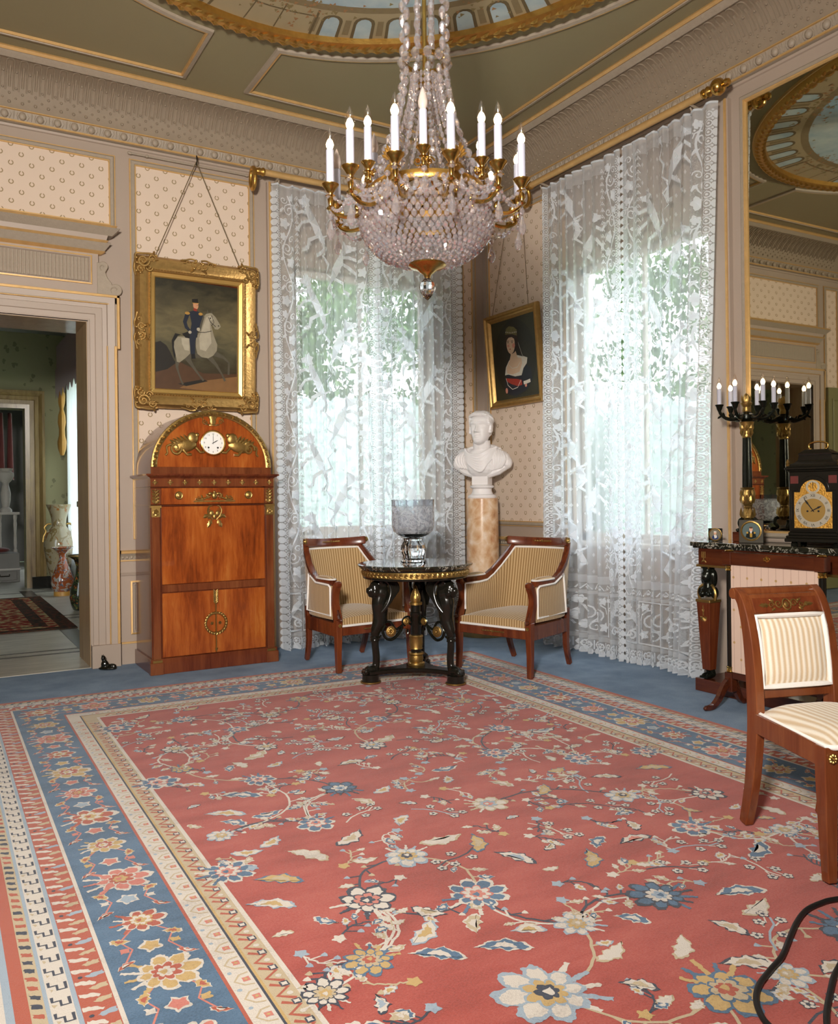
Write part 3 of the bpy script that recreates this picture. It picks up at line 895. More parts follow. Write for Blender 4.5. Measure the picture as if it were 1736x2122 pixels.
PAL = {'b': ('wool_cream', 'wool_blue', 'wool_cream', 'wool_pink'), 'B': ('wool_navy', 'wool_blue', 'wool_cream', 'wool_sky'), 'w': ('wool_navy', 'wool_cream', 'wool_tan', 'wool_gold'),
       'W': ('wool_sky', 'wool_cream', 'wool_gold', 'wool_navy'), 'n': ('wool_navy', 'wool_cream', 'wool_sky', 'wool_gold'), 'N': ('wool_navy', 'wool_cream', 'wool_pink', 'wool_navy'),
       'g': ('wool_blue', 'wool_gold', 'wool_tan', 'wool_brick'), 's': ('wool_sky', 'wool_cream', 'wool_gold', 'wool_tan'), 'p': ('wool_tan', 'wool_cream', 'wool_sky', 'wool_pink'),
       'c': ('wool_tan', 'wool_cream', 'wool_cream', 'wool_tan'), 'l': ('wool_cream', 'wool_tan', 'wool_cream', 'wool_gold'),
       'x': ('wool_cream', 'wool_brick', 'wool_cream', 'wool_gold'), 'y': ('wool_cream', 'wool_gold', 'wool_brick', 'wool_cream'), 'z': ('wool_cream', 'wool_pink', 'wool_brick', 'wool_gold')}


def lobed(c, r, n, depth, rot, mat, lay, fan=0.22, jit=0.06):
    pts = []; N = 6 * n
    for k in range(N):
        a = 2 * pi * k / N
        q = r * (depth + (1 - depth) * abs(cos(n * a / 2)) ** 0.7) * (1 + fan * cos(a)) * (1 + rg.uniform(-jit, jit))
        pts.append((c[0] + q * cos(a + rot), c[1] + q * sin(a + rot)))
    art.poly(pts, mat, lay)


def palmette(c, r, pal, rot, lay=4):
    p = PAL[pal]; n = rg.choice([7, 8, 9])
    lobed(c, r * 1.16, n, 0.72, rot, p[0], lay); lobed(c, r * 1.02, n, 0.62, rot, p[1], lay + 1)
    for k in range(n):                                        # veins in the petals
        a = rot + 2 * pi * (k + 0.5) / n; f = 1 + 0.22 * cos(2 * pi * (k + 0.5) / n)
        art.line([(c[0] + r * 0.5 * cos(a), c[1] + r * 0.5 * sin(a)), (c[0] + r * 0.82 * f * cos(a), c[1] + r * 0.82 * f * sin(a))], r * 0.07, p[0], lay + 2)
    lobed(c, r * 0.62, n, 0.7, rot + 0.3, p[0] if p[0] != p[2] else p[3], lay + 3); lobed(c, r * 0.54, n, 0.66, rot + 0.3, p[2], lay + 4); lobed(c, r * 0.32, 6, 0.7, rot, p[3], lay + 5)
    art.disc(c, r * 0.15, p[1], lay + 6, 7, jag=0.2)
    for k in range(5):                                        # calyx leaves and ragged side lobes
        a = rot + pi + (k - 2) * 0.42; L_ = r * rg.uniform(1.2, 1.55)
        art.poly([(c[0] + r * 0.7 * cos(a + 0.13), c[1] + r * 0.7 * sin(a + 0.13)), (c[0] + L_ * cos(a + 0.05), c[1] + L_ * sin(a + 0.05)), (c[0] + L_ * cos(a - 0.05), c[1] + L_ * sin(a - 0.05)), (c[0] + r * 0.7 * cos(a - 0.13), c[1] + r * 0.7 * sin(a - 0.13))], p[0] if k % 2 else p[1], lay)


def leaf(c, L, pal, rot, lay=4, wd=0.34):
    p = PAL[pal]
    def outline(sc):
        up = []; dn = []; n = 7
        for k in range(n + 1):
            x = (k / n - 0.5) * L * sc; h = sin(pi * min(1, (k / n) ** 0.8)) * L * wd * sc * (1 + (0.3 if k % 2 else -0.22)) / 1.0
            bend = 0.22 * L * (k / n - 0.5) ** 2 * 4
            up.append((x, h * 0.5 + bend * 0.5)); dn.append((x, -h * 0.5 + bend * 0.5))
        return [(c[0] + x * cos(rot) - y * sin(rot), c[1] + x * sin(rot) + y * cos(rot)) for x, y in up + dn[::-1]]
    art.poly(outline(1.12), p[0], lay); art.poly(outline(0.95), p[1], lay + 1); art.poly(outline(0.5), p[2], lay + 2)


def rosette(c, r, lay=5, dark=True):
    for k in range(5):
        a = k * 2 * pi / 5 + c[0] * 9
        art.disc((c[0] + r * 0.75 * cos(a), c[1] + r * 0.75 * sin(a)), r * 0.62, 'wool_navy' if dark else 'wool_tan', lay, 6)
    for k in range(5):
        a = k * 2 * pi / 5 + c[0] * 9
        art.disc((c[0] + r * 0.75 * cos(a), c[1] + r * 0.75 * sin(a)), r * 0.45, 'wool_cream', lay + 1, 6)
    art.disc(c, r * 0.4, 'wool_navy', lay + 2, 6)


def vine(p, q, bend, mat, wd=0.009, lay=2, buds=True):
    p, q = Vector(p), Vector(q); d = q - p; nrm = Vector((-d.y, d.x)) * bend
    pts = []
    for k in range(15):
        s = k / 14
        x = p + d * s + nrm * sin(s * pi) + Vector((rg.uniform(-1, 1), rg.uniform(-1, 1))) * 0.004
        pts.append((x.x, x.y))
    art.line(pts, wd, mat, lay)
    if buds:
        for k in range(2, 13, 2):
            if rg.random() < 0.75:
                side = rg.choice([-1, 1]); e = (d.normalized() * 0.03 + Vector((-d.y, d.x)).normalized() * side * 0.035)
                b = (pts[k][0] + e.x, pts[k][1] + e.y)
                art.line([pts[k], b], wd * 0.8, mat, lay)
                if rg.random() < 0.6: leaf(b, rg.uniform(0.035, 0.06), rg.choice('cslb'), atan2(e.y, e.x), 3, 0.5)
                else: art.disc(b, 0.011, rg.choice(['wool_cream', 'wool_sky', 'wool_tan']), 3, 6, jag=0.2)


BIG = [(-2.5, -0.94, 'b', 1.0), (-2.31, -1.31, 'b', 0.9), (-2.67, -1.49, 'w', 1.0), (-2.27, -1.68, 'w', 0.9), (-1.8, -1.92, 'n', 1.1), (-2.73, -1.82, 'g', 0.8), (-2.47, -2.14, 'b', 1.1), (-2.2, -2.43, 'B', 1.2), (-2.44, -2.73, 'b', 1.15), (-2.79, -2.67, 's', 0.8), (-2.28, -3.16, 'W', 1.2), (-2.55, -3.39, 'N', 1.4), (-2.69, -3.69, 'g', 1.1), (-1.35, -2.34, 'b', 1.1), (-1.08, -1.99, 'b', 1.0), (-1.04, -2.6, 'b', 1.1), (-1.21, -3.08, 'W', 1.1), (-1.76, -2.89, 'p', 1.2), (-0.9, -3.23, 'N', 1.1), (-1.22, -3.46, 'b', 1.2), (-1.73, -3.8, 'B', 1.4), (-2.23, -3.52, 'b', 1.5), (-2.07, -3.81, 's', 1.0), (-2.36, -4.04, 'W', 1.9), (-1.96, -4.24, 'g', 1.6), (-1.41, -4.21, 'B', 1.5), (-0.95, -3.65, 's', 0.8), (-0.92, -1.37, 'g', 1.0), (-1.77, -0.83, 'g', 1.0), (-1.31, -1.18, 'w', 0.9), (-1.77, -4.27, 's', 0.9), (-2.86, -3.78, 'w', 1.0),
       (-1.45, -0.82, 'b', 0.9), (-0.85, -0.9, 'w', 0.9), (-2.05, -1.1, 'w', 0.9), (-1.55, -1.5, 'b', 1.0), (-2.05, -4.6, 'b', 1.3), (-1.0, -4.6, 'w', 1.3), (-0.9, -4.0, 'b', 1.2)]
LEAVES = [(-2.68, -0.78, 'w'), (-2.35, -1.8, 'l'), (-2.59, -2.29, 'b'), (-2.57, -2.56, 'b'), (-2.38, -2.93, 'w'), (-2.73, -3.11, 'g'), (-1.69, -1.87, 'l'), (-0.89, -2.15, 'n'), (-2.01, -2.12, 'w'), (-1.95, -3.35, 'n'), (-1.49, -3.43, 'N'), (-2.33, -3.8, 'b'), (-1.9, -4.05, 'c'), (-1.53, -4.0, 'c'), (-1.17, -3.72, 'b'), (-1.81, -4.18, 'w'), (-1.11, -2.86, 'w'), (-2.1, -3.11, 'c'), (-2.0, -3.19, 'g'), (-2.81, -3.26, 's'), (-2.48, -3.64, 's'), (-2.51, -3.75, 'b'), (-1.45, -2.87, 'g'), (-0.84, -2.87, 'g'), (-1.67, -2.43, 'b'), (-2.57, -2.98, 'c'), (-2.09, -3.98, 'c'), (-2.71, -2.46, 's'), (-1.49, -3.89, 'b'), (-1.73, -3.49, 'g')]
F0 = 0.66
def inside(u, v, m=0.05): return -RW + F0 + m < u < -F0 - m and -RL + F0 + m < v < -F0 - m
used = []
for u, v, k, s in BIG:
    palmette((u, v), 0.056 * s, k, rg.uniform(0, 6.28)); used.append((u, v, 0.085 * s))
for u, v, k in LEAVES:
    leaf((u, v), rg.uniform(0.12, 0.17), k, rg.choice([0.3, 0.9, 2.4, 2.9]) + rg.uniform(-0.4, 0.4)); used.append((u, v, 0.07))
for i, (u, v, k, s) in enumerate(BIG):
    near = sorted(BIG, key=lambda b: (b[0] - u) ** 2 + (b[1] - v) ** 2)[1:3]
    for j, b in enumerate(near):
        if (b[0], b[1]) > (u, v) or j == 0: vine((u, v), (b[0], b[1]), rg.choice([-1, 1]) * rg.uniform(0.15, 0.32), rg.choice(['wool_cream', 'wool_tan', 'wool_cream', 'wool_navy']))
tries = 0; n_ = 0
while n_ < 330 and tries < 14000:                              # sprays of rosettes, sprigs and stray leaves
    tries += 1
    u, v = rg.uniform(-RW + F0, -F0), rg.uniform(-RL + F0, -F0); kind = rg.choice('rrrsssslll')
    rad = {'r': 0.075, 's': 0.05, 'l': 0.045}[kind]
    if not inside(u, v, 0.04) or any((u - a) ** 2 + (v - b) ** 2 < (rad * 0.85 + c) ** 2 for a, b, c in used): continue
    used.append((u, v, rad * 0.8)); n_ += 1; rot = rg.uniform(0, 6.28)
    if kind == 'r':
        stem = [(u + x * cos(rot) - y * sin(rot), v + x * sin(rot) + y * cos(rot)) for x, y in [(-0.10, -0.02), (-0.05, 0.0), (0, 0.004), (0.05, -0.004), (0.09, 0.01)]]
        art.line(stem, 0.007, rg.choice(['wool_navy', 'wool_sky', 'wool_cream']), 2)
        for x, y in ((-0.04, 0.035), (0.0, -0.032), (0.045, 0.035), (0.085, -0.02), (0.10, 0.03)):
            q = (u + x * cos(rot) - y * sin(rot), v + x * sin(rot) + y * cos(rot)); b = stem[2]
            art.line([((q[0] + b[0]) / 2, (q[1] + b[1]) / 2), q], 0.005, 'wool_cream', 2); rosette(q, 0.015)
    elif kind == 's':
        end = (u + 0.13 * cos(rot), v + 0.13 * sin(rot))
        if inside(*end, 0.0): vine((u, v), end, rg.uniform(-0.3, 0.3), rg.choice(['wool_cream', 'wool_tan', 'wool_navy']), 0.007)
        art.disc((u, v), 0.02, rg.choice(['wool_sky', 'wool_cream', 'wool_gold']), 4, 10, jag=0.22)
    else: leaf((u, v), rg.uniform(0.06, 0.11), rg.choice('bwcsgnl'), rot, 4, 0.42)
for v in (-0.95, -1.96, -2.98, -4.0):                          # half palmettes budding from the inner guard
    palmette((-RW + F0 + 0.03, v), 0.075, 'b', 0.0, 3); palmette((-F0 - 0.03, v + 0.3), 0.06, 'b', pi, 3)
# palmettes on the blue border
for a, t, n, L in sides(0.365):
    k = round((L - 0.1) / 0.31)
    prev = None
    for i in range(k + 1):
        s = i * L / k; c = a + t * s
        big = 0.078 if i % 2 == 0 else 0.058
        palmette((c.x, c.y), big, 'xyz'[i % 3], atan2(n.y, n.x) * (1 if i % 2 else -1), 4)
        if i < k:
            for sg in (1, -1):
                m0 = c + t * 0.10 + n * 0.075 * sg; m1 = c + t * 0.155 + n * 0.05 * sg; m2 = c + t * 0.23 + n * 0.085 * sg
                art.line([(c.x, c.y), (m0.x, m0.y), (m1.x, m1.y), (m2.x, m2.y)], 0.006, 'wool_pink', 2)
                leaf((m0.x, m0.y), 0.055, 'y', rg.uniform(0, 6.28), 3, 0.5); leaf((m2.x, m2.y), 0.06, 'x', atan2(t.y, t.x) + sg, 3, 0.3)
                b = m1 + n * 0.02 * sg; art.disc((b.x, b.y), 0.015, rg.choice(['wool_gold', 'wool_cream', 'wool_pink']), 3, 8, jag=0.25)
            m = c + t * 0.155; art.disc((m.x, m.y), 0.032, 'wool_cream', 3, 10, jag=0.2); art.disc((m.x, m.y), 0.024, rg.choice(['wool_gold', 'wool_pink', 'wool_sky']), 4, 10, jag=0.2)
pt = art.build('woven_pattern', rug); pt['kind'] = 'stuff'
# knotted fringe along the back edge
mb = MB()
for i in range(420):
    u = -RW * (i + rg.random()) / 420; L = rg.uniform(0.01, 0.035)
    x, y, z = rug_pt(u, 0); x2, y2, z2 = rug_pt(u + rg.uniform(-0.02, 0.02), L)
    mb.tube([(x, y, 0.008), (x2, y2, 0.003)], 0.0025, 3)
fo = mb.build('fringe', 'wool_cream', rug); fo['kind'] = 'stuff'
# ================================================================== ROOMS BEYOND THE DOORWAY
t = NT('olive_sprig_wallpaper'); co = t.coords()
vo = t.n('ShaderNodeTexVoronoi'); t.put(vo.inputs['Vector'], t.mapping(co, (9, 9, 6))); vo.inputs['Scale'].default_value = 1.0
lf = t.math('LESS_THAN', t.math('ADD', vo.outputs['Distance'], t.math('MULTIPLY', t.noise(co, 26, 3), 0.55)), 0.50)
t.set(col=t.mix(t.math('MULTIPLY', lf, 0.6), lin('827d5c'), lin('4e4b31')), rough=0.8); MAT['olive_paper'] = t.m
t = NT('travertine_floor'); co = t.coords()
n = t.noise(t.mapping(co, (1.2, 9, 1)), 2.0, 6, 0.65)
t.set(col=t.ramp(n, [(0.35, '9b978c'), (0.55, 'bcb8ad'), (0.75, 'd0ccc0')]), rough=0.35); MAT['travertine'] = t.m
MAT['dark_stone'] = simple('dark_inlay_stone', '3a352e', 0.35, var=0.15)
MAT['stone_white'] = simple('pale_plaster', 'b9b4aa', 0.6, var=0.08, vscale=20)
MAT['olive_door'] = simple('olive_green_door_paint', '77744f', 0.4, var=0.05)
MAT['far_paint'] = simple('grey_white_wall', '8f8f8c', 0.8, var=0.05)
Y2, Y3, X2R = 7.16, 13.30, 1.86
fl2 = struct(MB().box(-3.0, X2R, YB, Y3 + 6, -0.1, -0.002).build('floor', 'travertine'))
for x0, x1, y0, y1 in ((-3, 1.10, 7.42, 7.455), (-3, 1.10, 7.60, 7.63), (1.10, 1.26, 7.42, 12.9), (1.52, 1.62, 12.2, 13.2), (1.26, X2R, 9.62, 9.66), (1.26, X2R, 9.86, 9.90), (-3, 1.8, 12.62, 12.66)):
    MB().box(x0, x1, y0, y1, -0.01, 0.0015).build('stone_inlay', 'dark_stone', fl2)
MB().box(DX0, DX1, YB - 0.02, Y2, -0.01, 0.004).build('threshold_slab', 'travertine', fl2, bevel=0.002)
# right-hand wall with a window near the far corner; far wall with a second doorway
PR2 = lambda a, b, h: Vector((X2R - h, a, b))
struct(wall_cells(PR2, [Y2, 11.3, 13.1, 15.0, 17.6, Y3 + 6], [0, 0.5, 3.0, 3.8], [(11.3, 13.1, 0.5, 3.0), (15.0, 17.6, 0.5, 3.0)], 0.3).build('wall_right', 'olive_paper'))
PB2 = lambda a, b, h: Vector((a, Y3 - h, b))
struct(wall_cells(PB2, [-3.0, 0.0, 1.235, X2R], [0, 2.60, 3.8], [(0.0, 1.235, -1, 2.6)], 0.3).build('wall_back', 'olive_paper'))
struct(MB().box(-3.2, -3.0, Y2, Y3 + 6, 0, 3.8).build('wall_left', 'olive_paper'))
struct(MB().box(-3.0, X2R, Y3 + 6, Y3 + 6.2, 0, 3.8).build('wall_back', 'far_paint'))
struct(MB().box(-3.2, X2R + 0.3, Y2 + 0.001, Y3 + 6.2, 3.7, 3.9).build('ceiling', 'far_paint'))
mb = MB(); rings = [[(1.235 + d, Y3 - h, 0), (1.235 + d, Y3 - h, 2.6 + d), (0 - d, Y3 - h, 2.6 + d), (0 - d, Y3 - h, 0)] for d, h in
                    ((0, 0), (0, 0.04), (0.06, 0.05), (0.065, 0.03), (0.12, 0.035), (0.13, 0.05), (0.18, 0.05), (0.185, 0.035), (0.225, 0.07), (0.26, 0.07), (0.265, 0))]
mb.loft(rings, False, False); struct(mb.build('trim_7', wood('grained_architrave', '5e4a2c', '7d673f', '8f7a4e'), smooth=25))
MB().box(1.30, 1.56, Y3 - 0.14, Y3 - 0.071, 0, 0.17).build('plinth_block', 'black', bpy.data.objects['trim_7'])
# white net curtain and ochre drapery at that window
t = NT('plain_white_net'); tl = t.n('ShaderNodeBsdfTranslucent'); tl.inputs[0].default_value = (0.9, 0.93, 0.95, 1)
tr = t.n('ShaderNodeBsdfTransparent'); mx = t.n('ShaderNodeMixShader'); mx.inputs[0].default_value = 0.8
t.t.links.new(tr.outputs[0], mx.inputs[1]); t.t.links.new(tl.outputs[0], mx.inputs[2]); t.t.links.new(mx.outputs[0], t.out.inputs[0]); MAT['net_plain'] = t.m
MAT['ochre_silk'] = simple('ochre_silk_drapery', 'b98a3e', 0.45, var=0.2, vscale=8)
MAT['red_velvet'] = simple('dark_red_velvet', '5c1d16', 0.8, var=0.3, vscale=8, sheen=0.3)


def wavy(y0, y1, z0, z1, x, amp, per, n=60):
    mb = MB(); rings = []
    for zz in (z0, (z0 + z1) / 2, z1):
        rings.append([(x + amp * sin(2 * pi * (y0 + (y1 - y0) * k / n) / per), y0 + (y1 - y0) * k / n, zz) for k in range(n + 1)])
    return mb.loft(rings, False, False)


tag(wavy(11.2, 13.2, 0.02, 3.05, X2R - 0.07, 0.02, 0.16).build('net_curtain', 'net_plain', smooth=60), 'plain white net curtain glowing at the far room window', 'curtain')
sw = thing('drapery', 'ochre silk tail hanging from a dark pelmet in the far room', 'drapery', (X2R - 0.14, 13.02, 1.9))
mb = MB(); rings = []
for k in range(15):
    z = 1.35 - k * 0.095; wd = 0.06 + 0.10 * abs(sin(k * 0.9)) * (0.4 + k / 20)
    rings.append([(-0.02 + wd * 0.4 * cos(a), 0.02 + wd * sin(a), z) for a in [j * 2 * pi / 10 for j in range(10)]])
mb.loft(rings).build('silk_tail', 'ochre_silk', sw, smooth=40)
mb = MB(); mb.box(-0.06, 0.10, -1.9, 0.2, 1.28, 1.62); mb.loft([[(-0.08, -1.9 + 2.1 * k / 40, 1.28) for k in range(41)], [(-0.08, -1.9 + 2.1 * k / 40, 0.95 - 0.12 * abs(sin(k * 0.5))) for k in range(41)]], False, False)
mb.build('pelmet', 'red_velvet', sw)
# patterned hall rug
t = NT('dark_hall_rug'); co = t.coords()
vo = t.n('ShaderNodeTexVoronoi'); t.put(vo.inputs['Vector'], co); vo.inputs['Scale'].default_value = 14
f = t.math('ADD', t.math('MULTIPLY', vo.outputs['Distance'], 0.8), t.math('MULTIPLY', t.noise(co, 40, 3), 0.5))
t.set(col=t.ramp(f, [(0.3, '2a2320'), (0.45, '73251f'), (0.62, '852e26'), (0.8, '9c8a62')]), rough=0.95, spec=0.1); MAT['hall_red'] = t.m
t = NT('dark_hall_border'); co = t.coords()
f = t.math('ADD', t.math('MULTIPLY', t.noise(co, 18, 3), 0.7), t.math('MULTIPLY', t.noise(co, 60, 2), 0.4))
t.set(col=t.ramp(f, [(0.4, '1f1d1d'), (0.55, '3e3327'), (0.7, '6b3227')]), rough=0.95, spec=0.1); MAT['hall_border'] = t.m
hr = thing('hall_rug', 'dark red patterned rug on the stone floor beyond the doorway', 'rug', (0, 10.4, 0))
MB().box(-1.3, 1.27, -1.6, 1.58, 0.002, 0.012).build('border', 'hall_border', hr)
MB().box(-1.0, 0.90, -1.3, 1.3, 0.011, 0.0135).build('field', 'hall_red', hr)
MB().frame(lambda a, b, h: Vector((a, b, h)), -1.16, -1.46, 1.12, 1.45, [(0, 0.011), (0, 0.0135), (0.09, 0.0135), (0.09, 0.011)]).build('guard_band', 'hall_red', hr)

# porcelain
def porcelain(name, base, c1, c2, c3, scale=14, amt=0.5):
    t = NT(name); co = t.coords(); n = t.noise(co, scale, 3, 0.6, 0.8); n2 = t.noise(t.mapping(co, (1, 1, 1), loc=(3, 1, 2)), scale * 1.3, 3, 0.6, 1.0)
    c = t.mix(t.math('GREATER_THAN', n, amt), lin(base), lin(c1))
    c = t.mix(t.math('GREATER_THAN', n2, amt + 0.06), c, lin(c2))
    c = t.mix(t.math('GREATER_THAN', t.math('MULTIPLY', n, n2), amt * amt + 0.09), c, lin(c3))
    t.set(col=c, rough=0.12, coat=0.5); MAT[name] = t.m; return name


porcelain('satsuma', '8f8368', '75633f', '8a5a30', 'a0967c', 7, 0.56); porcelain('imari', '8f4824', '9c9488', '4a5e6c', '74321c', 16, 0.54)
porcelain('famille_noire', '20261c', '3d4a2a', '8c4a22', 'a58a3a', 22, 0.55)
v1 = thing('floor_vase', 'tall cream porcelain floor vase with flared neck and scroll handles', 'vase', (1.62, 12.85, 0))
prof = [(0.10, 0), (0.11, 0.02), (0.085, 0.05), (0.11, 0.15), (0.17, 0.38), (0.205, 0.58), (0.205, 0.68), (0.17, 0.80), (0.115, 0.87), (0.095, 0.90), (0.10, 1.0), (0.125, 1.10), (0.165, 1.19), (0.17, 1.21), (0.155, 1.20), (0.11, 1.08)]
MB().lathe(prof, 28, cap=False).build('body', 'satsuma', v1, smooth=50)
for s in (-1, 1):
    mb = MB(); mb.tube(spline([(s * 0.10, 0, 0.93), (s * 0.15, 0, 0.93), (s * 0.19, 0, 0.88), (s * 0.17, 0, 0.83), (s * 0.20, 0, 0.76), (s * 0.21, 0, 0.68)], 5), 0.014, 7); mb.build('handle', 'bronze', v1, smooth=50)
v2 = thing('bottle_vase', 'orange and blue porcelain bottle vase on the stone floor', 'vase', (1.55, 12.0, 0))
MB().lathe([(0.10, 0), (0.11, 0.015), (0.105, 0.05), (0.12, 0.07), (0.145, 0.16), (0.14, 0.24), (0.10, 0.34), (0.06, 0.43), (0.04, 0.50), (0.042, 0.55), (0.08, 0.60), (0.145, 0.64), (0.14, 0.643), (0.06, 0.60)], 28, cap=False).build('body', 'imari', v2, smooth=50)
MB().lathe([(0.11, 0), (0.112, 0.0), (0.112, 0.055), (0.108, 0.06)], 28).build('foot_ring', 'ochre_silk', v2, smooth=40)
v3 = thing('baluster_vase', 'dark green flowered porcelain vase beside the door jamb', 'vase', (1.53, 10.25, 0))
MB().lathe([(0.08, 0), (0.10, 0.01), (0.12, 0.06), (0.135, 0.15), (0.125, 0.25), (0.09, 0.34), (0.065, 0.42), (0.06, 0.50), (0.085, 0.58), (0.145, 0.62), (0.15, 0.635), (0.14, 0.635), (0.07, 0.57)], 28, cap=False).build('body', 'famille_noire', v3, smooth=50)
MB().lathe([(0.138, 0.617), (0.152, 0.622), (0.153, 0.637), (0.14, 0.637)], 28, cap=False).build('rim', 'bronze', v3, smooth=50)
pd = thing('dark_pedestal', 'slim dark wooden pedestal standing behind the green vase', 'pedestal', (1.72, 11.1, 0))
MB().box(-0.1, 0.1, -0.1, 0.1, 0, 0.08).build('base', 'black', pd, bevel=0.006); MB().box(-0.075, 0.075, -0.075, 0.075, 0.08, 1.18).build('shaft', 'black', pd, bevel=0.004); MB().box(-0.1, 0.1, -0.1, 0.1, 1.18, 1.25).build('cap', 'black', pd, bevel=0.006)

# third room: grey chest with a drawer, a cushion, a white stand with a stone urn, red drapery
ch = thing('storage_chest', 'grey low chest with a drawer seen through two doorways', 'chest', (0.95, 14.75, 0))
MAT['grey_lacquer'] = simple('grey_painted_wood', '77746d', 0.6, var=0.08)
MB().box(-0.5, 0.30, -0.28, 0.28, 0.0, 0.45).build('body', 'grey_lacquer', ch, bevel=0.005)
dr = MB().box(-0.47, 0.26, -0.295, -0.275, 0.03, 0.17).build('drawer', 'grey_lacquer', ch, bevel=0.004)
MB().tube([(0.02, -0.295, 0.12), (0.02, -0.33, 0.10), (0.15, -0.33, 0.10), (0.15, -0.295, 0.12)], 0.009, 6).build('handle', 'steel', dr)
MB().box(-0.5, 0.31, -0.29, 0.29, 0.19, 0.215).build('white_band', 'stone_white', ch)
cu = MB(); cu.ball((0, 0, 0.04), (0.16, 0.12, 0.045), 14, 8)
tag(cu.build('cushion', 'red_velvet', smooth=60, M=T(0.97, 14.62, 0.457)), 'red cushion lying on the grey chest', 'cushion')
st = thing('baluster_stand', 'white stand with turned baluster legs on the grey chest', 'stand', (1.10, 14.85, 0.45))
for x in (-0.10, 0.12): MB().lathe([(0.03, 0), (0.03, 0.03), (0.018, 0.05), (0.026, 0.14), (0.02, 0.3), (0.028, 0.45), (0.02, 0.50), (0.03, 0.55), (0.03, 0.6)], 12, T(x, 0, 0)).build('leg', 'stone_white', st, smooth=40)
MB().box(-0.15, 0.18, -0.12, 0.12, 0.6, 0.64).build('top', 'stone_white', st, bevel=0.004)
ur = thing('stone_urn', 'pale stone urn on a baluster foot above the white stand', 'urn', (1.09, 14.85, 1.09))
MB().lathe([(0.09, 0), (0.09, 0.04), (0.05, 0.08), (0.07, 0.18), (0.075, 0.30), (0.05, 0.42), (0.045, 0.46), (0.10, 0.52), (0.125, 0.58), (0.12, 0.63), (0.09, 0.65), (0.11, 0.70)], 20).build('bowl', 'stone_white', ur, smooth=50)
dp = thing('drapery', 'dark red drapery tails hanging in the furthest room', 'drapery', (1.20, 15.6, 1.5))
for k, (x, w_) in enumerate(((-0.12, 0.06), (0.02, 0.05))):
    mb = MB(); mb.loft([[(x + w_ * (0.6 + 0.5 * j / 9) * cos(a), w_ * sin(a) * 0.6, 1.25 - j * 0.125) for a in [q * 2 * pi / 8 for q in range(8)]] for j in range(10)]); mb.build('velvet_tail', 'red_velvet', dp, smooth=40)

# ------------------------------------------------------------------ green door leaf folded back against the wall
dl = thing('door_leaf', 'olive green panelled door leaf folded open, seen in the mirror', 'door', (DX0 - 0.215, YB - 0.085, 0.015), radians(180 + 4))
MB().box(0, 0.42, -0.02, 0.025, 0, 2.56).build('leaf', 'olive_door', dl, bevel=0.003)
for z0, z1 in ((0.2, 0.75), (0.9, 1.35), (1.5, 2.42)):
    for yy, sg in ((0.025, 1),):
        MB().frame(lambda a, b, h: Vector((a, yy + sg * h, b)), 0.07, z0, 0.36, z1, [(0, 0), (0.0, 0.008), (0.02, 0.012), (0.03, 0.002), (0.035, 0)]).build('panel_moulding', 'olive_door', dl)
# ------------------------------------------------------------------ black cast doorstop at the architrave
mb = MB(); mb.ball((0, 0, 0.012), (0.075, 0.04, 0.013), 10, 5); mb.ball((-0.02, 0, 0.04), (0.03, 0.028, 0.035), 8, 6); mb.ball((-0.03, 0, 0.085), (0.018, 0.02, 0.022), 8, 6)
mb.ball((0.035, 0, 0.03), (0.035, 0.02, 0.018), 8, 5); mb.tube([(-0.035, 0.01, 0.10), (-0.04, 0.018, 0.122)], [0.007, 0.002], 5); mb.tube([(-0.035, -0.01, 0.10), (-0.04, -0.018, 0.122)], [0.007, 0.002], 5)
ds = obj('doorstop', sculpt(mb, 'doorstop', 0.006, 2), 'black'); ds.location = (1.14, 6.50, 0.0); ds.rotation_euler = (0, 0, -0.6)
tag(ds, 'small black cast iron doorstop on the carpet by the architrave', 'doorstop')

# ------------------------------------------------------------------ garden outside the windows
MAT['lawn'] = simple('lawn', '8a9c74', 0.9, var=0.3, vscale=2)
gd = MB().box(-40, 60, -40, 70, -1.3, -1.2).build('ground', 'lawn'); struct(gd)
t = NT('tree_leaves'); co = t.coords(); n = t.noise(co, 3, 3)
t.set(col=t.ramp(n, [(0.3, '2f4a22'), (0.55, '4f7034'), (0.75, '7d9a52')]), rough=0.6); MAT['leaves'] = t.m
MAT['bark'] = simple('bark', '4a3b2c', 0.9, var=0.3)


def tree(loc, h, rx, n, label, seed):
    r_ = random.Random(seed); tr_ = thing('garden_tree', label, 'tree', loc, 0, 'garden trees outside the windows')
    mb = MB(); mb.tube([(0, 0, 0), (0.1, 0.05, h * 0.35), (0, 0.1, h * 0.7)], [0.12, 0.09, 0.05], 8); mb.build('trunk', 'bark', tr_)
    mb = MB()
    cl = [(r_.gauss(0, rx * 0.5), r_.gauss(0, rx * 0.5), r_.uniform(5.0, h + 1.6)) for _ in range(26)]
    for i in range(n):
        c = r_.choice(cl); p = Vector(c) + Vector((r_.gauss(0, 0.42), r_.gauss(0, 0.42), r_.gauss(0, 0.42)))
        M = T(*p) @ Euler((r_.uniform(0, 6), r_.uniform(0, 6), r_.uniform(0, 6))).to_matrix().to_4x4(); s = r_.uniform(0.09, 0.19)
        mb.add([M @ Vector(q) for q in ((-s, 0, 0), (0, -s * 0.5, 0), (s, 0, 0), (0, s * 0.5, 0))], [(0, 1, 2, 3)])
    fo = mb.build('foliage', 'leaves', tr_); fo['kind'] = 'stuff'


tree((9.3, 20.6, -1.2), 8.2, 2.8, 3400, 'leafy garden tree seen through the lace of the back window', 1)
tree((15.5, 24.0, -1.2), 9.0, 2.4, 2600, 'leafy garden tree beyond the right part of the back window', 2)
tree((20.5, 18.2, -1.2), 8.4, 2.8, 3400, 'leafy garden tree seen through the lace of the side window', 3)


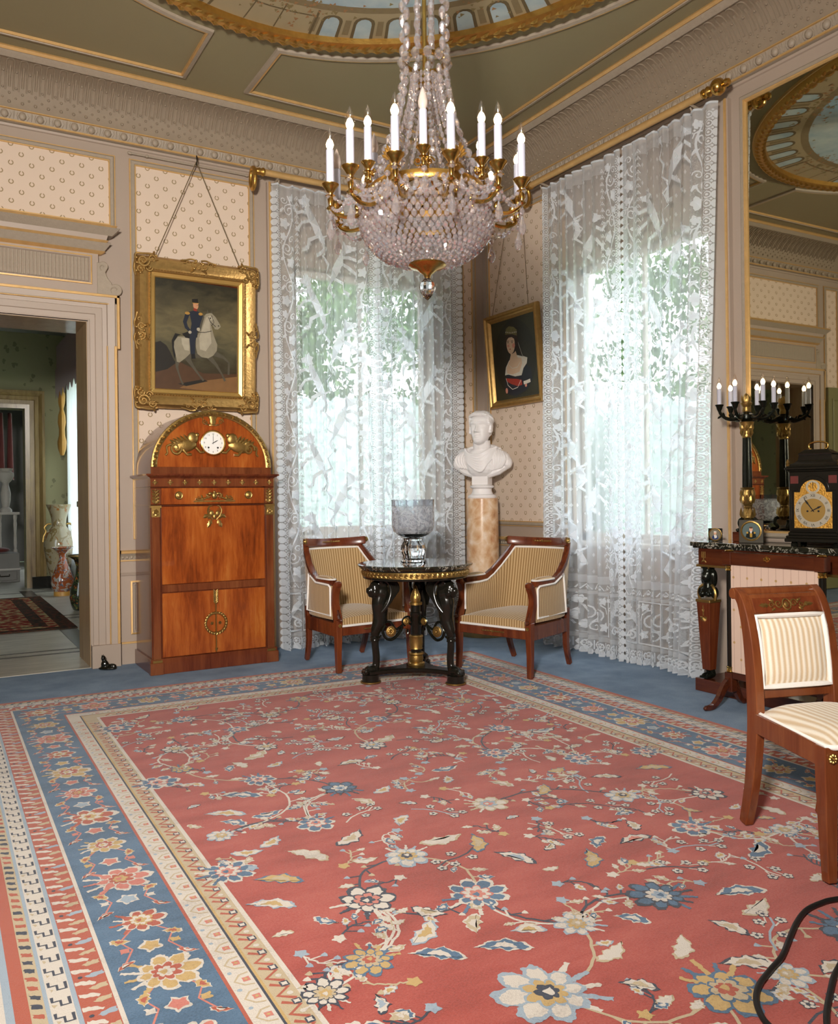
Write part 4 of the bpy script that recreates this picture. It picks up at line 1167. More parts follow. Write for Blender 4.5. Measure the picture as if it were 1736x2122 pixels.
# tall hedge backdrops added for pale lower windows; haze is put into their colour
t = NT('hazed_hedge_leaves'); co = t.coords(); n = t.noise(co, 6, 5, 0.7)
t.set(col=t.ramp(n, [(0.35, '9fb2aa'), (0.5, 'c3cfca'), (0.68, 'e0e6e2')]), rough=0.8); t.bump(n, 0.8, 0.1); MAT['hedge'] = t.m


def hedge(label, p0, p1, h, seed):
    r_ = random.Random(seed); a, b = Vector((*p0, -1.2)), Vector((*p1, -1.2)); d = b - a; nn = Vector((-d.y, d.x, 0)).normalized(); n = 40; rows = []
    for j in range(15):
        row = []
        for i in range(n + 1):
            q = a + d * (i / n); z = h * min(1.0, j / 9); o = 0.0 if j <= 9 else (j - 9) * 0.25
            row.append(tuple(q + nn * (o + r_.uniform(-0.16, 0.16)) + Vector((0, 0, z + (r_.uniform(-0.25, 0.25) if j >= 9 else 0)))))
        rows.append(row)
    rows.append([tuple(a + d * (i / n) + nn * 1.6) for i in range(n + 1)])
    mb = MB(); mb.loft(rows, False, False); o = mb.build('hedge_backdrop', 'hedge', smooth=80); tag(o, label, 'hedge', 'backdrop hedges')


hedge('pale backdrop hedge added behind the lace of the back window', (14.5, 17.5), (3.5, 17.5), 4.5, 1)
hedge('pale backdrop hedge added behind the lace of the side window', (16.5, 9.0), (16.5, 21.0), 4.6, 2)
# ================================================================== LACE CURTAINS AND GILT RODS
def lace_shader(name, W):
    t = NT(name)
    u, v, _ = t.xyz(t.coords('UV'))
    def betw(x, a, b): return t.math('MULTIPLY', t.math('GREATER_THAN', x, a), t.math('LESS_THAN', x, b))
    def mx(*s):
        r = s[0]
        for q in s[1:]: r = t.math('MAXIMUM', r, q)
        return r
    def cell(x, p, off=0.0): return t.math('MULTIPLY', t.math('SUBTRACT', t.math('FRACT', t.math('ADD', t.math('DIVIDE', x, p), off)), 0.5), p)
    fle = None
    for off in (0.0, 0.5):
        du, dv = cell(u, 0.075, off), cell(v, 0.13, off)
        d = t.math('ADD', t.math('DIVIDE', t.math('ABSOLUTE', du), 0.008), t.math('DIVIDE', t.math('ABSOLUTE', dv), 0.018))
        m = t.math('LESS_THAN', d, 1.0); fle = m if fle is None else t.math('MAXIMUM', fle, m)
    netz = t.math('MULTIPLY', betw(u, 0.30, W - 0.30), t.math('GREATER_THAN', v, 0.62))
    o = t.math('ADD', 0.37, t.math('MULTIPLY', t.math('MULTIPLY', fle, netz), 0.35))
    tape = mx(betw(u, 0.268, 0.300), betw(u, W - 0.300, W - 0.268), betw(u, 0.085, 0.10), betw(u, W - 0.10, W - 0.085))
    hem = mx(betw(v, 0.115, 0.15), betw(v, 0.475, 0.50), betw(v, 0.56, 0.62))
    top = t.math('GREATER_THAN', v, 3.72)
    flo = mx(betw(u, 0.10, 0.268), betw(u, W - 0.268, W - 0.10))
    nz = t.noise(t.coords('UV'), 34, 2, 0.5, 1.6)
    web = t.math('MULTIPLY', flo, t.math('MULTIPLY', t.math('LESS_THAN', t.math('ABSOLUTE', t.math('SUBTRACT', nz, 0.5)), 0.035), 0.5))
    o = mx(o, t.math('MULTIPLY', tape, 0.72), t.math('MULTIPLY', hem, 0.66), t.math('MULTIPLY', top, 0.6), web)
    fine = t.noise(t.coords('UV'), 900, 1)
    o = t.math('MULTIPLY', o, t.math('ADD', 0.82, t.math('MULTIPLY', fine, 0.36)))
    d = t.n('ShaderNodeBsdfDiffuse'); d.inputs[0].default_value = (0.86, 0.88, 0.91, 1)
    tl = t.n('ShaderNodeBsdfTranslucent'); tl.inputs[0].default_value = (0.84, 0.89, 0.93, 1)
    a = t.n('ShaderNodeMixShader'); a.inputs[0].default_value = 0.6; t.t.links.new(d.outputs[0], a.inputs[1]); t.t.links.new(tl.outputs[0], a.inputs[2])
    tr = t.n('ShaderNodeBsdfTransparent'); b = t.n('ShaderNodeMixShader'); t.put(b.inputs[0], o)
    t.t.links.new(tr.outputs[0], b.inputs[1]); t.t.links.new(a.outputs[0], b.inputs[2]); t.t.links.new(b.outputs[0], t.out.inputs[0])
    return t.m


CW = 1.50
MAT['lace_net'] = lace_shader('cotton_lace_net', CW)
t = NT('cotton_lace_motif'); d = t.n('ShaderNodeBsdfDiffuse'); d.inputs[0].default_value = (0.89, 0.91, 0.94, 1)
tl = t.n('ShaderNodeBsdfTranslucent'); tl.inputs[0].default_value = (0.86, 0.91, 0.95, 1)
a = t.n('ShaderNodeMixShader'); a.inputs[0].default_value = 0.55; t.t.links.new(d.outputs[0], a.inputs[1]); t.t.links.new(tl.outputs[0], a.inputs[2])
t.t.links.new(a.outputs[0], t.out.inputs[0]); MAT['lace_motif'] = t.m


def curtain(label, P, a_top, a_bot, h0, ztop, seed, flip):
    """one lace panel; P(a, z, h); a_top / a_bot = (start, end) along the wall at top and bottom"""
    r_ = random.Random(seed); ph = [r_.uniform(0, 6.28) for _ in range(5)]
    np_ = 8.2
    def surf(c, z, l=0.0):
        f = c / CW
        if flip: f = 1 - f
        k = 1 - z / ztop                                     # 0 top .. 1 bottom
        e = f + 0.016 * sin(2 * pi * np_ * f * 1.0 + ph[0]) + 0.010 * sin(2 * pi * 3.1 * f + ph[1] + 1.2 * k)
        a = (a_top[0] + (a_top[1] - a_top[0]) * e) * (1 - k) + (a_bot[0] + (a_bot[1] - a_bot[0]) * e) * k
        w_ = 2 * pi * np_ * f + ph[2] + 0.9 * sin(2 * pi * 1.3 * f + ph[3]) + 0.35 * sin(3.0 * k + ph[4] + 5 * f)
        amp = 0.022 + 0.026 * k
        h = h0 + amp * sin(w_) + 0.35 * amp * sin(2.07 * w_ + ph[1]) + 0.02 * k * sin(7 * f + ph[0]) + (0.0035 + 0.001 * l)
        zz = z + (0.006 * sin(w_) if z < 0.2 else 0)
        return P(a, max(0.006, zz), h)
    root = thing('lace_curtain', label, 'curtain', P((a_top[0] + a_top[1]) / 2, 0.0, h0), 0, 'lace curtain panels')
    inv = Matrix.Translation(-root.location)
    nu, nv = 150, 44
    vs = []; fs = []; uv = []
    for j in range(nv + 1):
        z = 0.012 + (ztop - 0.012) * j / nv
        for i in range(nu + 1):
            c = CW * i / nu; vs.append(inv @ (surf(c, z) - (P(0, 0, 0.0035) - P(0, 0, 0)))); uv.append((c, z))
    for j in range(nv):
        for i in range(nu):
            o = j * (nu + 1) + i; fs.append((o, o + 1, o + nu + 2, o + nu + 1))
    me = bpy.data.meshes.new('net'); me.from_pydata([tuple(v) for v in vs], [], fs)
    ul = me.uv_layers.new(name='UVMap'); 
    for lp in me.loops: ul.data[lp.index].uv = uv[lp.vertex_index]
    me.polygons.foreach_set('use_smooth', [True] * len(me.polygons))
    obj('net', me, 'lace_net', root)
    L = Art(lambda c, z, l: inv @ surf(c, z, l)); m = 'lace_motif'

    def spiral(c, z, r, turns, dr, wd=0.010):
        n = int(9 * turns) + 3
        L.line([(c + r * (1 - 0.85 * k / n) * cos(dr * k * turns * 2 * pi / n), z + r * (1 - 0.85 * k / n) * sin(dr * k * turns * 2 * pi / n)) for k in range(n + 1)], wd, m)

    def flower(c, z, r):
        L.disc((c, z), r, m, 0, 20, lobes=5); L.disc((c, z), r * 0.5, m, 1, 8)

    # scalloped edges with a row of medallions
    nsc = int((ztop - 0.05) / 0.058)
    for k in range(nsc):
        z = 0.04 + k * 0.058
        for c0, sg in ((0.0, 1), (CW, -1)):
            L.disc((c0 + sg * 0.012, z), 0.027, m, 0, 10)
            L.line([(c0 + sg * (0.058 + 0.021 * cos(q * pi / 4)), z + 0.021 * sin(q * pi / 4)) for q in range(8)], 0.008, m, closed=True)
            L.disc((c0 + sg * 0.058, z), 0.009, m, 0, 6)
            if k % 2: L.line([(c0 + sg * 0.032, z - 0.027), (c0 + sg * 0.084, z - 0.027)], 0.007, m)
            for q in (-1, 1): L.disc((c0 + sg * (0.058 + q * 0.022), z + 0.029), 0.008, m, 0, 5)
    # scrolling flower bands
    nb_ = int((ztop - 0.75) / 0.32)
    for c0, sg in ((0.185, 1), (CW - 0.185, -1)):
        for k in range(nb_ + 1):
            z = 0.72 + k * 0.32; d_ = sg * (1 if k % 2 else -1)
            L.line([(c0 + d_ * 0.05 * sin(q * pi / 8), z - 0.16 + 0.32 * q / 8) for q in range(9)], 0.012, m)
            spiral(c0 + d_ * 0.012, z + 0.04, 0.058, 1.6, d_); flower(c0 - d_ * 0.03, z - 0.075, 0.042)
            flower(c0 + d_ * 0.045, z + 0.135, 0.028); spiral(c0 - d_ * 0.035, z + 0.115, 0.032, 1.2, -d_, 0.008)
            L.disc((c0 - d_ * 0.055, z + 0.03), 0.030, m, 0, 10, ry=0.012, rot=0.9 * d_, jag=0.2); L.disc((c0 + d_ * 0.055, z - 0.05), 0.030, m, 0, 10, ry=0.012, rot=-0.7 * d_, jag=0.2)
            for q in range(4): L.disc((c0 + d_ * (0.07 - 0.012 * q), z + 0.075 + 0.016 * q), 0.008, m, 0, 5)
    # lace insertion beside the floral bands: chain of little arches
    for c0, sg in ((0.34, 1), (CW - 0.34, -1)):
        for k in range(int((ztop - 0.7) / 0.05)):
            z = 0.68 + k * 0.05
            L.line([(c0 - 0.024, z), (c0, z + 0.030), (c0 + 0.024, z)], 0.008, m); L.disc((c0, z + 0.008), 0.008, m, 0, 5)
    # heraldic lions scattered on the net
    def lion(c, z, s, d_):
        def q(x, y): return (c + d_ * x * s * 1.42, z + y * s)
        L.line([q(-0.10, -0.13), q(-0.05, -0.04), q(0.0, 0.06), q(0.05, 0.15)], [0.055 * s, 0.085 * s, 0.095 * s, 0.07 * s], m)
        L.disc(q(0.065, 0.20), 0.062 * s, m, 1, 14, jag=0.16); L.poly([q(0.09, 0.23), q(0.15, 0.215), q(0.135, 0.18), q(0.08, 0.17)], m, 1)
        L.line([q(0.03, 0.10), q(0.10, 0.12), q(0.16, 0.09), q(0.18, 0.13)], 0.03 * s, m); L.line([q(0.02, 0.04), q(0.10, 0.02), q(0.15, -0.04)], 0.03 * s, m)
        L.disc(q(0.185, 0.135), 0.026 * s, m, 0, 8, jag=0.3); L.disc(q(0.155, -0.05), 0.026 * s, m, 0, 8, jag=0.3)
        L.line([q(-0.05, -0.09), q(0.03, -0.14), q(0.04, -0.21), q(0.10, -0.23)], 0.035 * s, m); L.line([q(-0.10, -0.12), q(-0.12, -0.20), q(-0.08, -0.25), q(-0.04, -0.26)], 0.035 * s, m)
        L.line([q(-0.10, -0.10), q(-0.17, -0.06), q(-0.14, 0.03), q(-0.20, 0.09), q(-0.16, 0.17), q(-0.20, 0.23)], 0.022 * s, m); L.disc(q(-0.20, 0.23), 0.03 * s, m, 0, 8, jag=0.3)
    k = 0; z = ztop - 0.30
    while z > 0.85:
        lion(0.75 + (0.20 if k % 2 else -0.20), z, 0.92, 1 if k % 2 else -1); z -= 0.33; k += 1
    # deep hem: medallion row, framed scrollwork, corner squares with a winged beast
    for i in range(int(CW / 0.075)):
        c = 0.04 + i * 0.075
        L.disc((c, 0.020), 0.036, m, 0, 10); L.line([(c + 0.026 * cos(q * pi / 4), 0.075 + 0.026 * sin(q * pi / 4)) for q in range(8)], 0.010, m, closed=True); L.disc((c, 0.075), 0.011, m, 0, 6)
        for q in range(6): L.line([(c + 0.012 * cos(q), 0.075 + 0.012 * sin(q)), (c + 0.03 * cos(q), 0.075 + 0.03 * sin(q))], 0.006, m)
        L.line([(c - 0.037, 0.04), (c - 0.037, 0.11)], 0.007, m)
        L.line([(c - 0.03, 0.510), (c, 0.55), (c + 0.03, 0.510)], 0.009, m); L.disc((c, 0.522), 0.009, m, 0, 5)
    for c0, c1 in ((0.33, 0.74), (0.76, CW - 0.33)):
        cm = (c0 + c1) / 2
        for sg in (-1, 1):
            spiral(cm + sg * 0.10, 0.33, 0.085, 1.9, sg, 0.012); spiral(cm + sg * 0.05, 0.22, 0.05, 1.4, -sg, 0.010); flower(cm + sg * 0.16, 0.23, 0.034); flower(cm + sg * 0.15, 0.43, 0.028)
        flower(cm, 0.30, 0.045); flower(cm, 0.42, 0.03)
        L.line([(c0, 0.16), (c1, 0.16), (c1, 0.47), (c0, 0.47)], 0.012, m, closed=True)
    for c0 in (0.19, CW - 0.19):
        pts = [(c0 - 0.09, 0.16), (c0 + 0.09, 0.16), (c0 + 0.09, 0.47), (c0 - 0.09, 0.47)]
        L.line(pts, 0.03, m, closed=True); lion(c0, 0.32, 0.5, 1); spiral(c0 + 0.02, 0.215, 0.04, 1.5, 1, 0.012)
    mo_ = L.build('lace_motifs', root); mo_['kind'] = 'stuff'
    # gathered heading
    hb = MB(); hb.tube([surf(CW * i / 60, ztop - 0.01) - root.location for i in range(61)], 0.008, 5); hb.build('heading', 'lace_motif', root)
    return root


curtain('lace curtain panel of the back window, next to the secretary', PB, (2.46, 3.412), (2.50, 3.412), 0.185, 3.84, 1, False)
curtain('lace curtain panel of the back window, next to the bust', PB, (3.412, 4.27), (3.415, 4.25), 0.185, 3.84, 2, True)
curtain('lace curtain panel of the side window, next to the portrait', PR, (5.50, 4.598), (5.48, 4.585), 0.18, 3.84, 3, False)
curtain('lace curtain panel of the side window, next to the console', PR, (4.598, 3.73), (4.585, 3.90), 0.18, 3.84, 4, True)


# gilt curtain rods
def rod(label, P, a0, a1, ring_end, ball_end, z=3.90, h=0.21):
    root = thing('curtain_rod', label, 'curtain rod', P((a0 + a1) / 2, z, h), 0, 'gilt curtain rods')
    inv = Matrix.Translation(-root.location)
    q = lambda a, zz, hh: inv @ P(a, zz, hh)
    MB().tube([q(a0, z, h), q(a1, z, h)], 0.026, 14).build('pole', 'gilt', root, smooth=50)
    for e, kind in ((a0, ring_end), (a1, ball_end)):
        s = -1 if (e == a0) == (a0 < a1) else 1
        ax = (q(e + 0.1 * s, z, h) - q(e, z, h)).normalized()
        M = Matrix.Translation(q(e, z, h)) @ ax.to_track_quat('Z', 'Y').to_matrix().to_4x4()
        if kind == 'ball':
            MB().lathe([(0.026, 0), (0.032, 0.005), (0.032, 0.015), (0.022, 0.022), (0.034, 0.04), (0.036, 0.05), (0.024, 0.062), (0.018, 0.07), (0.04, 0.085), (0.054, 0.11), (0.056, 0.125), (0.048, 0.15), (0.03, 0.165), (0.018, 0.17), (0.02, 0.18), (0.028, 0.19), (0.02, 0.21), (0.004, 0.215)], 18, M).build('finial', 'brass', root, smooth=50)
        else:
            f = MB(); f.lathe([(0.026, 0), (0.034, 0.01), (0.034, 0.02), (0.026, 0.03), (0.03, 0.05), (0.022, 0.07)], 14, M)
            R0 = 0.085; f.tube([q(e + s * (0.10 + 0.0 * cos(k * pi / 10)), z - 0.02 - R0 * 0.55 + R0 * sin(k * pi / 10), h + R0 * 0.62 * cos(k * pi / 10)) for k in range(20)], 0.017, 9, closed=True)
            f.tube([q(e + s * 0.06, z, h), q(e + s * 0.10, z + 0.012, h)], 0.02, 8)
            f.build('ring_finial', 'gold', root, smooth=50)
    for fr in (0.06, 0.94):
        a = a0 + (a1 - a0) * fr
        b = MB(); b.tube([q(a, z - 0.02, 0.0), q(a, z - 0.035, h * 0.5), q(a, z - 0.02, h)], 0.009, 6); b.tube([q(a, z - 0.28, 0.03), q(a, z - 0.04, h)], 0.006, 6); b.build('bracket', 'paint2', root)


rod('gilt curtain rod with ring ends above the back window', PB, 2.39, 4.42, 'ring', 'ball')
rod('gilt curtain rod with a ball finial above the side window', PR, 5.62, 3.80, 'ring', 'ball')
# ================================================================== TEXT AND ORNAMENT HELPERS
def text_mesh(txt, size, depth=0.0006):
    cu = bpy.data.curves.new('lettering', 'FONT'); cu.body = txt; cu.size = size; cu.align_x = 'CENTER'; cu.align_y = 'CENTER'; cu.extrude = depth
    o = bpy.data.objects.new('lettering', cu); COL.objects.link(o)
    dg = bpy.context.evaluated_depsgraph_get(); dg.update()
    me = bpy.data.meshes.new_from_object(o.evaluated_get(dg)); me.name = 'lettering'
    bpy.data.objects.remove(o); return me


MAT['ink'] = simple('black_enamel_ink', '16130f', 0.4)
MAT['enamel'] = simple('white_enamel', 'f0eee9', 0.15, coat=0.5)
MAT['silver_ring'] = simple('silvered_brass', 'c9c2ae', 0.35, 0.7, var=0.08, vscale=20)


def volute(mb, c, r, turns, d, wd, M=None, y=0.0, n=None):
    """flat spiral scroll in the local x-z plane, standing proud towards -y"""
    n = n or int(10 * turns) + 4
    pts = [(c[0] + r * (1 - 0.86 * k / n) * cos(d * k * turns * 2 * pi / n), y, c[1] + r * (1 - 0.86 * k / n) * sin(d * k * turns * 2 * pi / n)) for k in range(n + 1)]
    mb.tube(pts, [wd * (1 - 0.5 * k / n) for k in range(n + 1)], 6, M=M)


def leafy(mb, p, ang, L, w_, M=None, h=0.006):
    """small raised acanthus leaf in the x-z plane, raised towards -y"""
    ca, sa = cos(ang), sin(ang)
    def q(x, y, u): return (p[0] + x * ca - y * sa, -u, p[1] + x * sa + y * ca)
    vs = [q(0, 0, 0.001), q(L * 0.3, w_ * 0.5, 0.001), q(L * 0.45, w_ * 0.3, 0.002), q(L * 0.65, w_ * 0.42, 0.001), q(L, 0, 0.001), q(L * 0.65, -w_ * 0.42, 0.001), q(L * 0.45, -w_ * 0.3, 0.002), q(L * 0.3, -w_ * 0.5, 0.001), q(L * 0.4, 0, h), q(L * 0.75, 0, h * 0.7)]
    if M: vs = [M @ Vector(v) for v in vs]
    mb.add(vs, [(0, 1, 8), (1, 2, 8), (2, 3, 9, 8), (3, 4, 9), (4, 5, 9), (5, 6, 8, 9), (6, 7, 8), (7, 0, 8)])


def rosette3(mb, c, r, n=8, M=None, y=0.0):
    for k in range(n):
        a = 2 * pi * k / n
        mb.ball((c[0] + r * 0.6 * cos(a), y - 0.003, c[1] + r * 0.6 * sin(a)), (r * 0.34, 0.006, r * 0.34), 7, 4, M)
    mb.ball((c[0], y - 0.005, c[1]), (r * 0.3, 0.009, r * 0.3), 8, 5, M)


# ================================================================== FALL-FRONT SECRETARY WITH CLOCK
sec = thing('secretary_desk', 'flame mahogany fall-front secretary with arched clock top against the wall', 'desk', (1.84, 6.365, 0))
HW, FD, BD = 0.462, -0.255, 0.265
MB().box(-HW - 0.014, HW + 0.014, FD - 0.012, BD, 0, 0.112).build('plinth', 'mahog', sec, bevel=0.003)
for s in (-1, 1):
    pb = MB().box(min(s * (HW + 0.02), s * (HW - 0.075)), max(s * (HW + 0.02), s * (HW - 0.075)), FD - 0.024, FD + 0.02, 0, 0.085).build('plinth_block', 'mahog_light', sec, bevel=0.003)
MB().box(-HW, HW, FD + 0.012, BD, 0.10, 1.346).build('carcass', 'mahog', sec, bevel=0.003)
for s in (-1, 1):
    x0, x1 = sorted((s * HW, s * (HW - 0.068)))
    p = MB().box(x0 + 0.006, x1 - 0.006, FD - 0.008, FD + 0.02, 0.10, 1.13).build('pilaster', 'mahog_light', sec, bevel=0.002)
    b = MB().box(x0, x1, FD - 0.014, FD + 0.02, 0.085, 0.103); b.box(x0 + 0.003, x1 - 0.003, FD - 0.011, FD + 0.02, 0.103, 0.112); b.build('pilaster_base', 'bronze', p, bevel=0.001)
    xm = (x0 + x1) / 2; M = T(xm, FD - 0.010, 0)
    b = MB().box(x0 + 0.004, x1 - 0.004, FD - 0.012, FD + 0.02, 1.13, 1.195); b.box(x0 - 0.004, x1 + 0.004, FD - 0.018, FD + 0.02, 1.195, 1.212)
    rosette3(b, (0, 1.168), 0.02, 8, M); leafy(b, (-0.02, 1.135), 1.4, 0.05, 0.022, M); leafy(b, (0.02, 1.135), 1.74, 0.05, 0.022, M); b.ball((0, 0, 1.145), (0.014, 0.008, 0.012), 8, 5, M)
    b.build('capital', 'bronze', p)
ff = MB().box(-HW + 0.075, HW - 0.075, FD, FD + 0.02, 0.642, 1.205).build('fall_front', 'flame', sec, bevel=0.002)
MB().box(-HW + 0.075, HW - 0.075, FD + 0.001, FD + 0.02, 0.585, 0.638).build('rail', 'mahog_light', sec, bevel=0.002)
mb = MB(); M = T(0, FD - 0.001, 1.125) @ S(1.15, 1, 1.15)
for s in (-1, 1):                                    # lyre of two swans
    mb.tube(spline([(s * 0.012, 0, -0.02), (s * 0.032, -0.004, 0.005), (s * 0.045, -0.004, 0.035), (s * 0.034, -0.004, 0.065), (s * 0.018, -0.004, 0.070)], 4), 0.0055, 6, M=M)
    leafy(mb, (s * 0.02, -0.01), pi / 2 - s * 1.1, 0.055, 0.03, M, 0.01); leafy(mb, (s * 0.02, -0.02), -pi / 2 + s * 0.5, 0.06, 0.034, M, 0.01); leafy(mb, (s * 0.035, 0.01), -pi / 2 + s * 1.2, 0.045, 0.026, M, 0.009)
    mb.ball((s * 0.02, -0.004, 0.02), (0.016, 0.008, 0.02), 8, 5, M); volute(mb, (s * 0.03, 0.04), 0.014, 1.2, s, 0.003, M, -0.003)
mb.ball((0, -0.004, 0.0), (0.012, 0.006, 0.018), 8, 5, M)
km = mb.build('keyhole_mount', 'bronze', ff, smooth=40)
MB().ball((0, FD - 0.007, 1.125), (0.003, 0.004, 0.006), 6, 4).build('keyhole', 'ink', km)
for s in (-1, 1):
    x0, x1 = sorted((s * 0.0015, s * (HW - 0.075)))
    d = MB().box(x0, x1, FD, FD + 0.02, 0.117, 0.578).build('door', 'flame', sec, bevel=0.002)
    rm = MB(); rm.tube([(s * 0.002 + s * abs(0.075 * sin(k * pi / 14)), FD - 0.003, 0.335 + 0.075 * cos(k * pi / 14)) for k in range(15)], 0.0105, 6)
    for k in range(1, 12): leafy(rm, (s * 0.075 * sin(k * pi / 12), 0.335 + 0.075 * cos(k * pi / 12)), pi / 2 - s * k * pi / 12 - s * 1.2, 0.024, 0.014, T(0, FD - 0.012, 0), 0.004)
    rm.build('wreath_mount', 'bronze', d, smooth=40)
    k = MB(); rosette3(k, (s * 0.03, 0.335), 0.014, 6, T(0, FD - 0.002, 0)); k.build('keyhole_rosette', 'bronze', d)
    if s > 0:
        ar = MB(); ar.tube([(0, FD - 0.008, 0.125), (0, FD - 0.008, 0.50)], 0.0045, 6); ar.add([(-0.012, FD - 0.008, 0.150), (0.012, FD - 0.008, 0.150), (0, FD - 0.008, 0.118), (0, FD - 0.014, 0.145)], [(0, 2, 3), (2, 1, 3), (0, 3, 1)])
        for j in range(7):
            for q in (-1, 1): leafy(ar, (0, 0.478 + j * 0.014), pi / 2 - q * 0.65, 0.032, 0.014, T(0, FD - 0.008, 0), 0.004)
        ar.build('arrow_mount', 'bronze', d)
MB().box(-HW - 0.002, HW + 0.002, FD - 0.008, BD, 1.205, 1.217).build('string_moulding', 'mahog_dark', sec, bevel=0.002)
dr = MB().box(-HW + 0.075, HW - 0.075, FD - 0.002, FD + 0.02, 1.219, 1.338).build('drawer', 'flame', sec, bevel=0.002)
for s in (-1, 1):
    x0, x1 = sorted((s * HW, s * (HW - 0.073)))
    e = MB().box(x0, x1, FD - 0.002, FD + 0.02, 1.219, 1.338).build('drawer_end', 'mahog_light', sec, bevel=0.002)
    v = MB(); M = T((x0 + x1) / 2, FD - 0.003, 1.275)
    for j, (zz, w_) in enumerate(((-0.045, 0.03), (-0.02, 0.022), (0.005, 0.022), (0.028, 0.018))):
        for q in (-1, 1): leafy(v, (0, zz), pi / 2 - q * 0.9, 0.036, w_, M, 0.007)
        v.ball((0, 0, zz), (0.008, 0.006, 0.01), 7, 4, M)
    v.ball((0, 0, 0.05), (0.006, 0.006, 0.009), 7, 4, M); v.build('leaf_mount', 'bronze', e)
    k = MB(); k.lathe([(0.030, 0), (0.030, 0.006), (0.026, 0.010), (0.021, 0.008), (0.016, 0.010), (0.015, 0.016), (0.008, 0.019), (0.001, 0.019)], 20, T(s * 0.262, FD - 0.002, 1.283) @ R(pi / 2, 'X')); k.build('knob', 'bronze', dr, smooth=40)
mb = MB(); M = T(0, FD - 0.003, 1.245)
mb.box(-0.155, 0.155, -0.008, 0.002, -0.010, 0.0, M)
for s in (-1, 1):
    mb.tube(spline([(s * 0.03, -0.004, 0.03), (s * 0.06, -0.004, 0.02), (s * 0.10, -0.004, 0.006), (s * 0.14, -0.004, 0.012)], 4), 0.007, 6, M=M); volute(mb, (s * 0.115, 0.018), 0.016, 1.3, s, 0.004, M, -0.003)
    leafy(mb, (s * 0.04, 0.012), pi / 2 - s * 0.5, 0.045, 0.024, M, 0.008); leafy(mb, (s * 0.09, 0.008), pi / 2 - s * 0.2, 0.036, 0.02, M, 0.008); mb.ball((s * 0.03, -0.003, 0.05), (0.02, 0.008, 0.011), 8, 5, M)
mb.ball((0, -0.004, 0.035), (0.022, 0.011, 0.026), 10, 6, M); mb.ball((0, -0.004, 0.062), (0.012, 0.008, 0.010), 8, 5, M)
mb.build('drawer_mount', 'bronze', dr, smooth=40)
MB().box(-HW - 0.002, HW + 0.002, FD - 0.006, BD, 1.338, 1.348).build('string_moulding', 'mahog_dark', sec, bevel=0.002)
fz = MB().box(-HW, HW, FD - 0.002, BD, 1.348, 1.408).build('frieze', 'mahog_light', sec, bevel=0.001)
cm = MB()
for q in range(4):
    a = q * pi / 2; leafy(cm, (0.003 * cos(a), 0.003 * sin(a)), a, 0.019, 0.016, None, 0.005)
    a += pi / 4; leafy(cm, (0.0, 0.0), a, 0.013, 0.008, None, 0.003)
cme = cm.mesh('cross_mount'); cme.materials.append(MAT['bronze'])
for i in range(9): obj('cross_mount', cme, None, fz, T(-0.43 + i * 0.1075, FD - 0.003, 1.378))
mb = MB()
for z0, z1, e0, e1 in ((1.406, 1.418, 0.0, 0.012), (1.418, 1.428, 0.018, 0.030), (1.428, 1.440, 0.036, 0.036)):
    mb.loft([[(-HW - e0, FD - e0, z0), (HW + e0, FD - e0, z0), (HW + e0, BD, z0), (-HW - e0, BD, z0)], [(-HW - e1, FD - e1, z1), (HW + e1, FD - e1, z1), (HW + e1, BD, z1), (-HW - e1, BD, z1)]])
mb.build('cornice', 'mahog', sec)
# arched top
def arch_poly(a, b, z0, z1, n=30): return [(-a, z0)] + [(-a * cos(pi * k / n), z1 + b * sin(pi * k / n)) for k in range(n + 1)] + [(a, z0)]
mb = MB(); P_ = arch_poly(0.452, 0.42, 1.44, 1.492)
mb.prism(P_, 0, BD - FD - 0.03, T(0, BD, 0) @ R(pi / 2, 'X')); mb.build('arched_case', 'mahog', sec, smooth=30)
mb = MB(); mb.prism(arch_poly(0.41, 0.38, 1.492, 1.492), 0, 0.012, T(0, FD + 0.036, 0) @ R(pi / 2, 'X')); mb.build('arched_panel', 'flame', sec)
MB().box(-0.452, 0.452, FD + 0.022, FD + 0.035, 1.44, 1.492).build('arch_rail', 'mahog_light', sec, bevel=0.001)
ab = MB(); rings = []
for k in range(49):
    a = pi * k / 48
    rings.append([(-q * cos(a), y, 1.492 + (q - 0.032) * sin(a)) for q, y in ((0.408, FD + 0.03), (0.410, FD + 0.014), (0.430, FD + 0.006), (0.450, FD + 0.014), (0.452, FD + 0.03))])
ab.loft(rings, True, False); bd = ab.build('arch_border', 'bronze', sec, smooth=30)
lme = MB(); leafy(lme, (-0.018, 0), 0.0, 0.036, 0.030, None, 0.012); lme = lme.mesh('border_leaf'); lme.materials.append(MAT['bronze'])
for k in range(44):
    a = pi * (k + 0.5) / 44
    obj('border_leaf', lme, None, bd, T(-0.43 * cos(a), FD + 0.008, 1.492 + 0.398 * sin(a)) @ R(-(pi / 2 - a) - pi / 2 + pi / 2 + (0.5 if k % 2 else -0.5), 'Y'))
ck = MB(); M = T(0, FD + 0.024, 1.672) @ R(pi / 2, 'X')
ck.lathe([(0.095, 0), (0.097, 0.01), (0.093, 0.02), (0.086, 0.022), (0.083, 0.014), (0.083, 0.0)], 40, M, False); bz = ck.build('clock_bezel', 'brass', sec, smooth=40)
MB().lathe([(0.0001, 0.013), (0.04, 0.012), (0.084, 0.008), (0.084, 0)], 40, M, False).build('clock_dial', 'enamel', sec, smooth=60)
dial = sec.children[-1]
for h in range(1, 13):
    a = pi / 2 - h * pi / 6
    obj('numeral', text_mesh(str(h), 0.017), 'ink', dial, M @ T(0.066 * cos(a), 0.066 * sin(a), 0.0115))
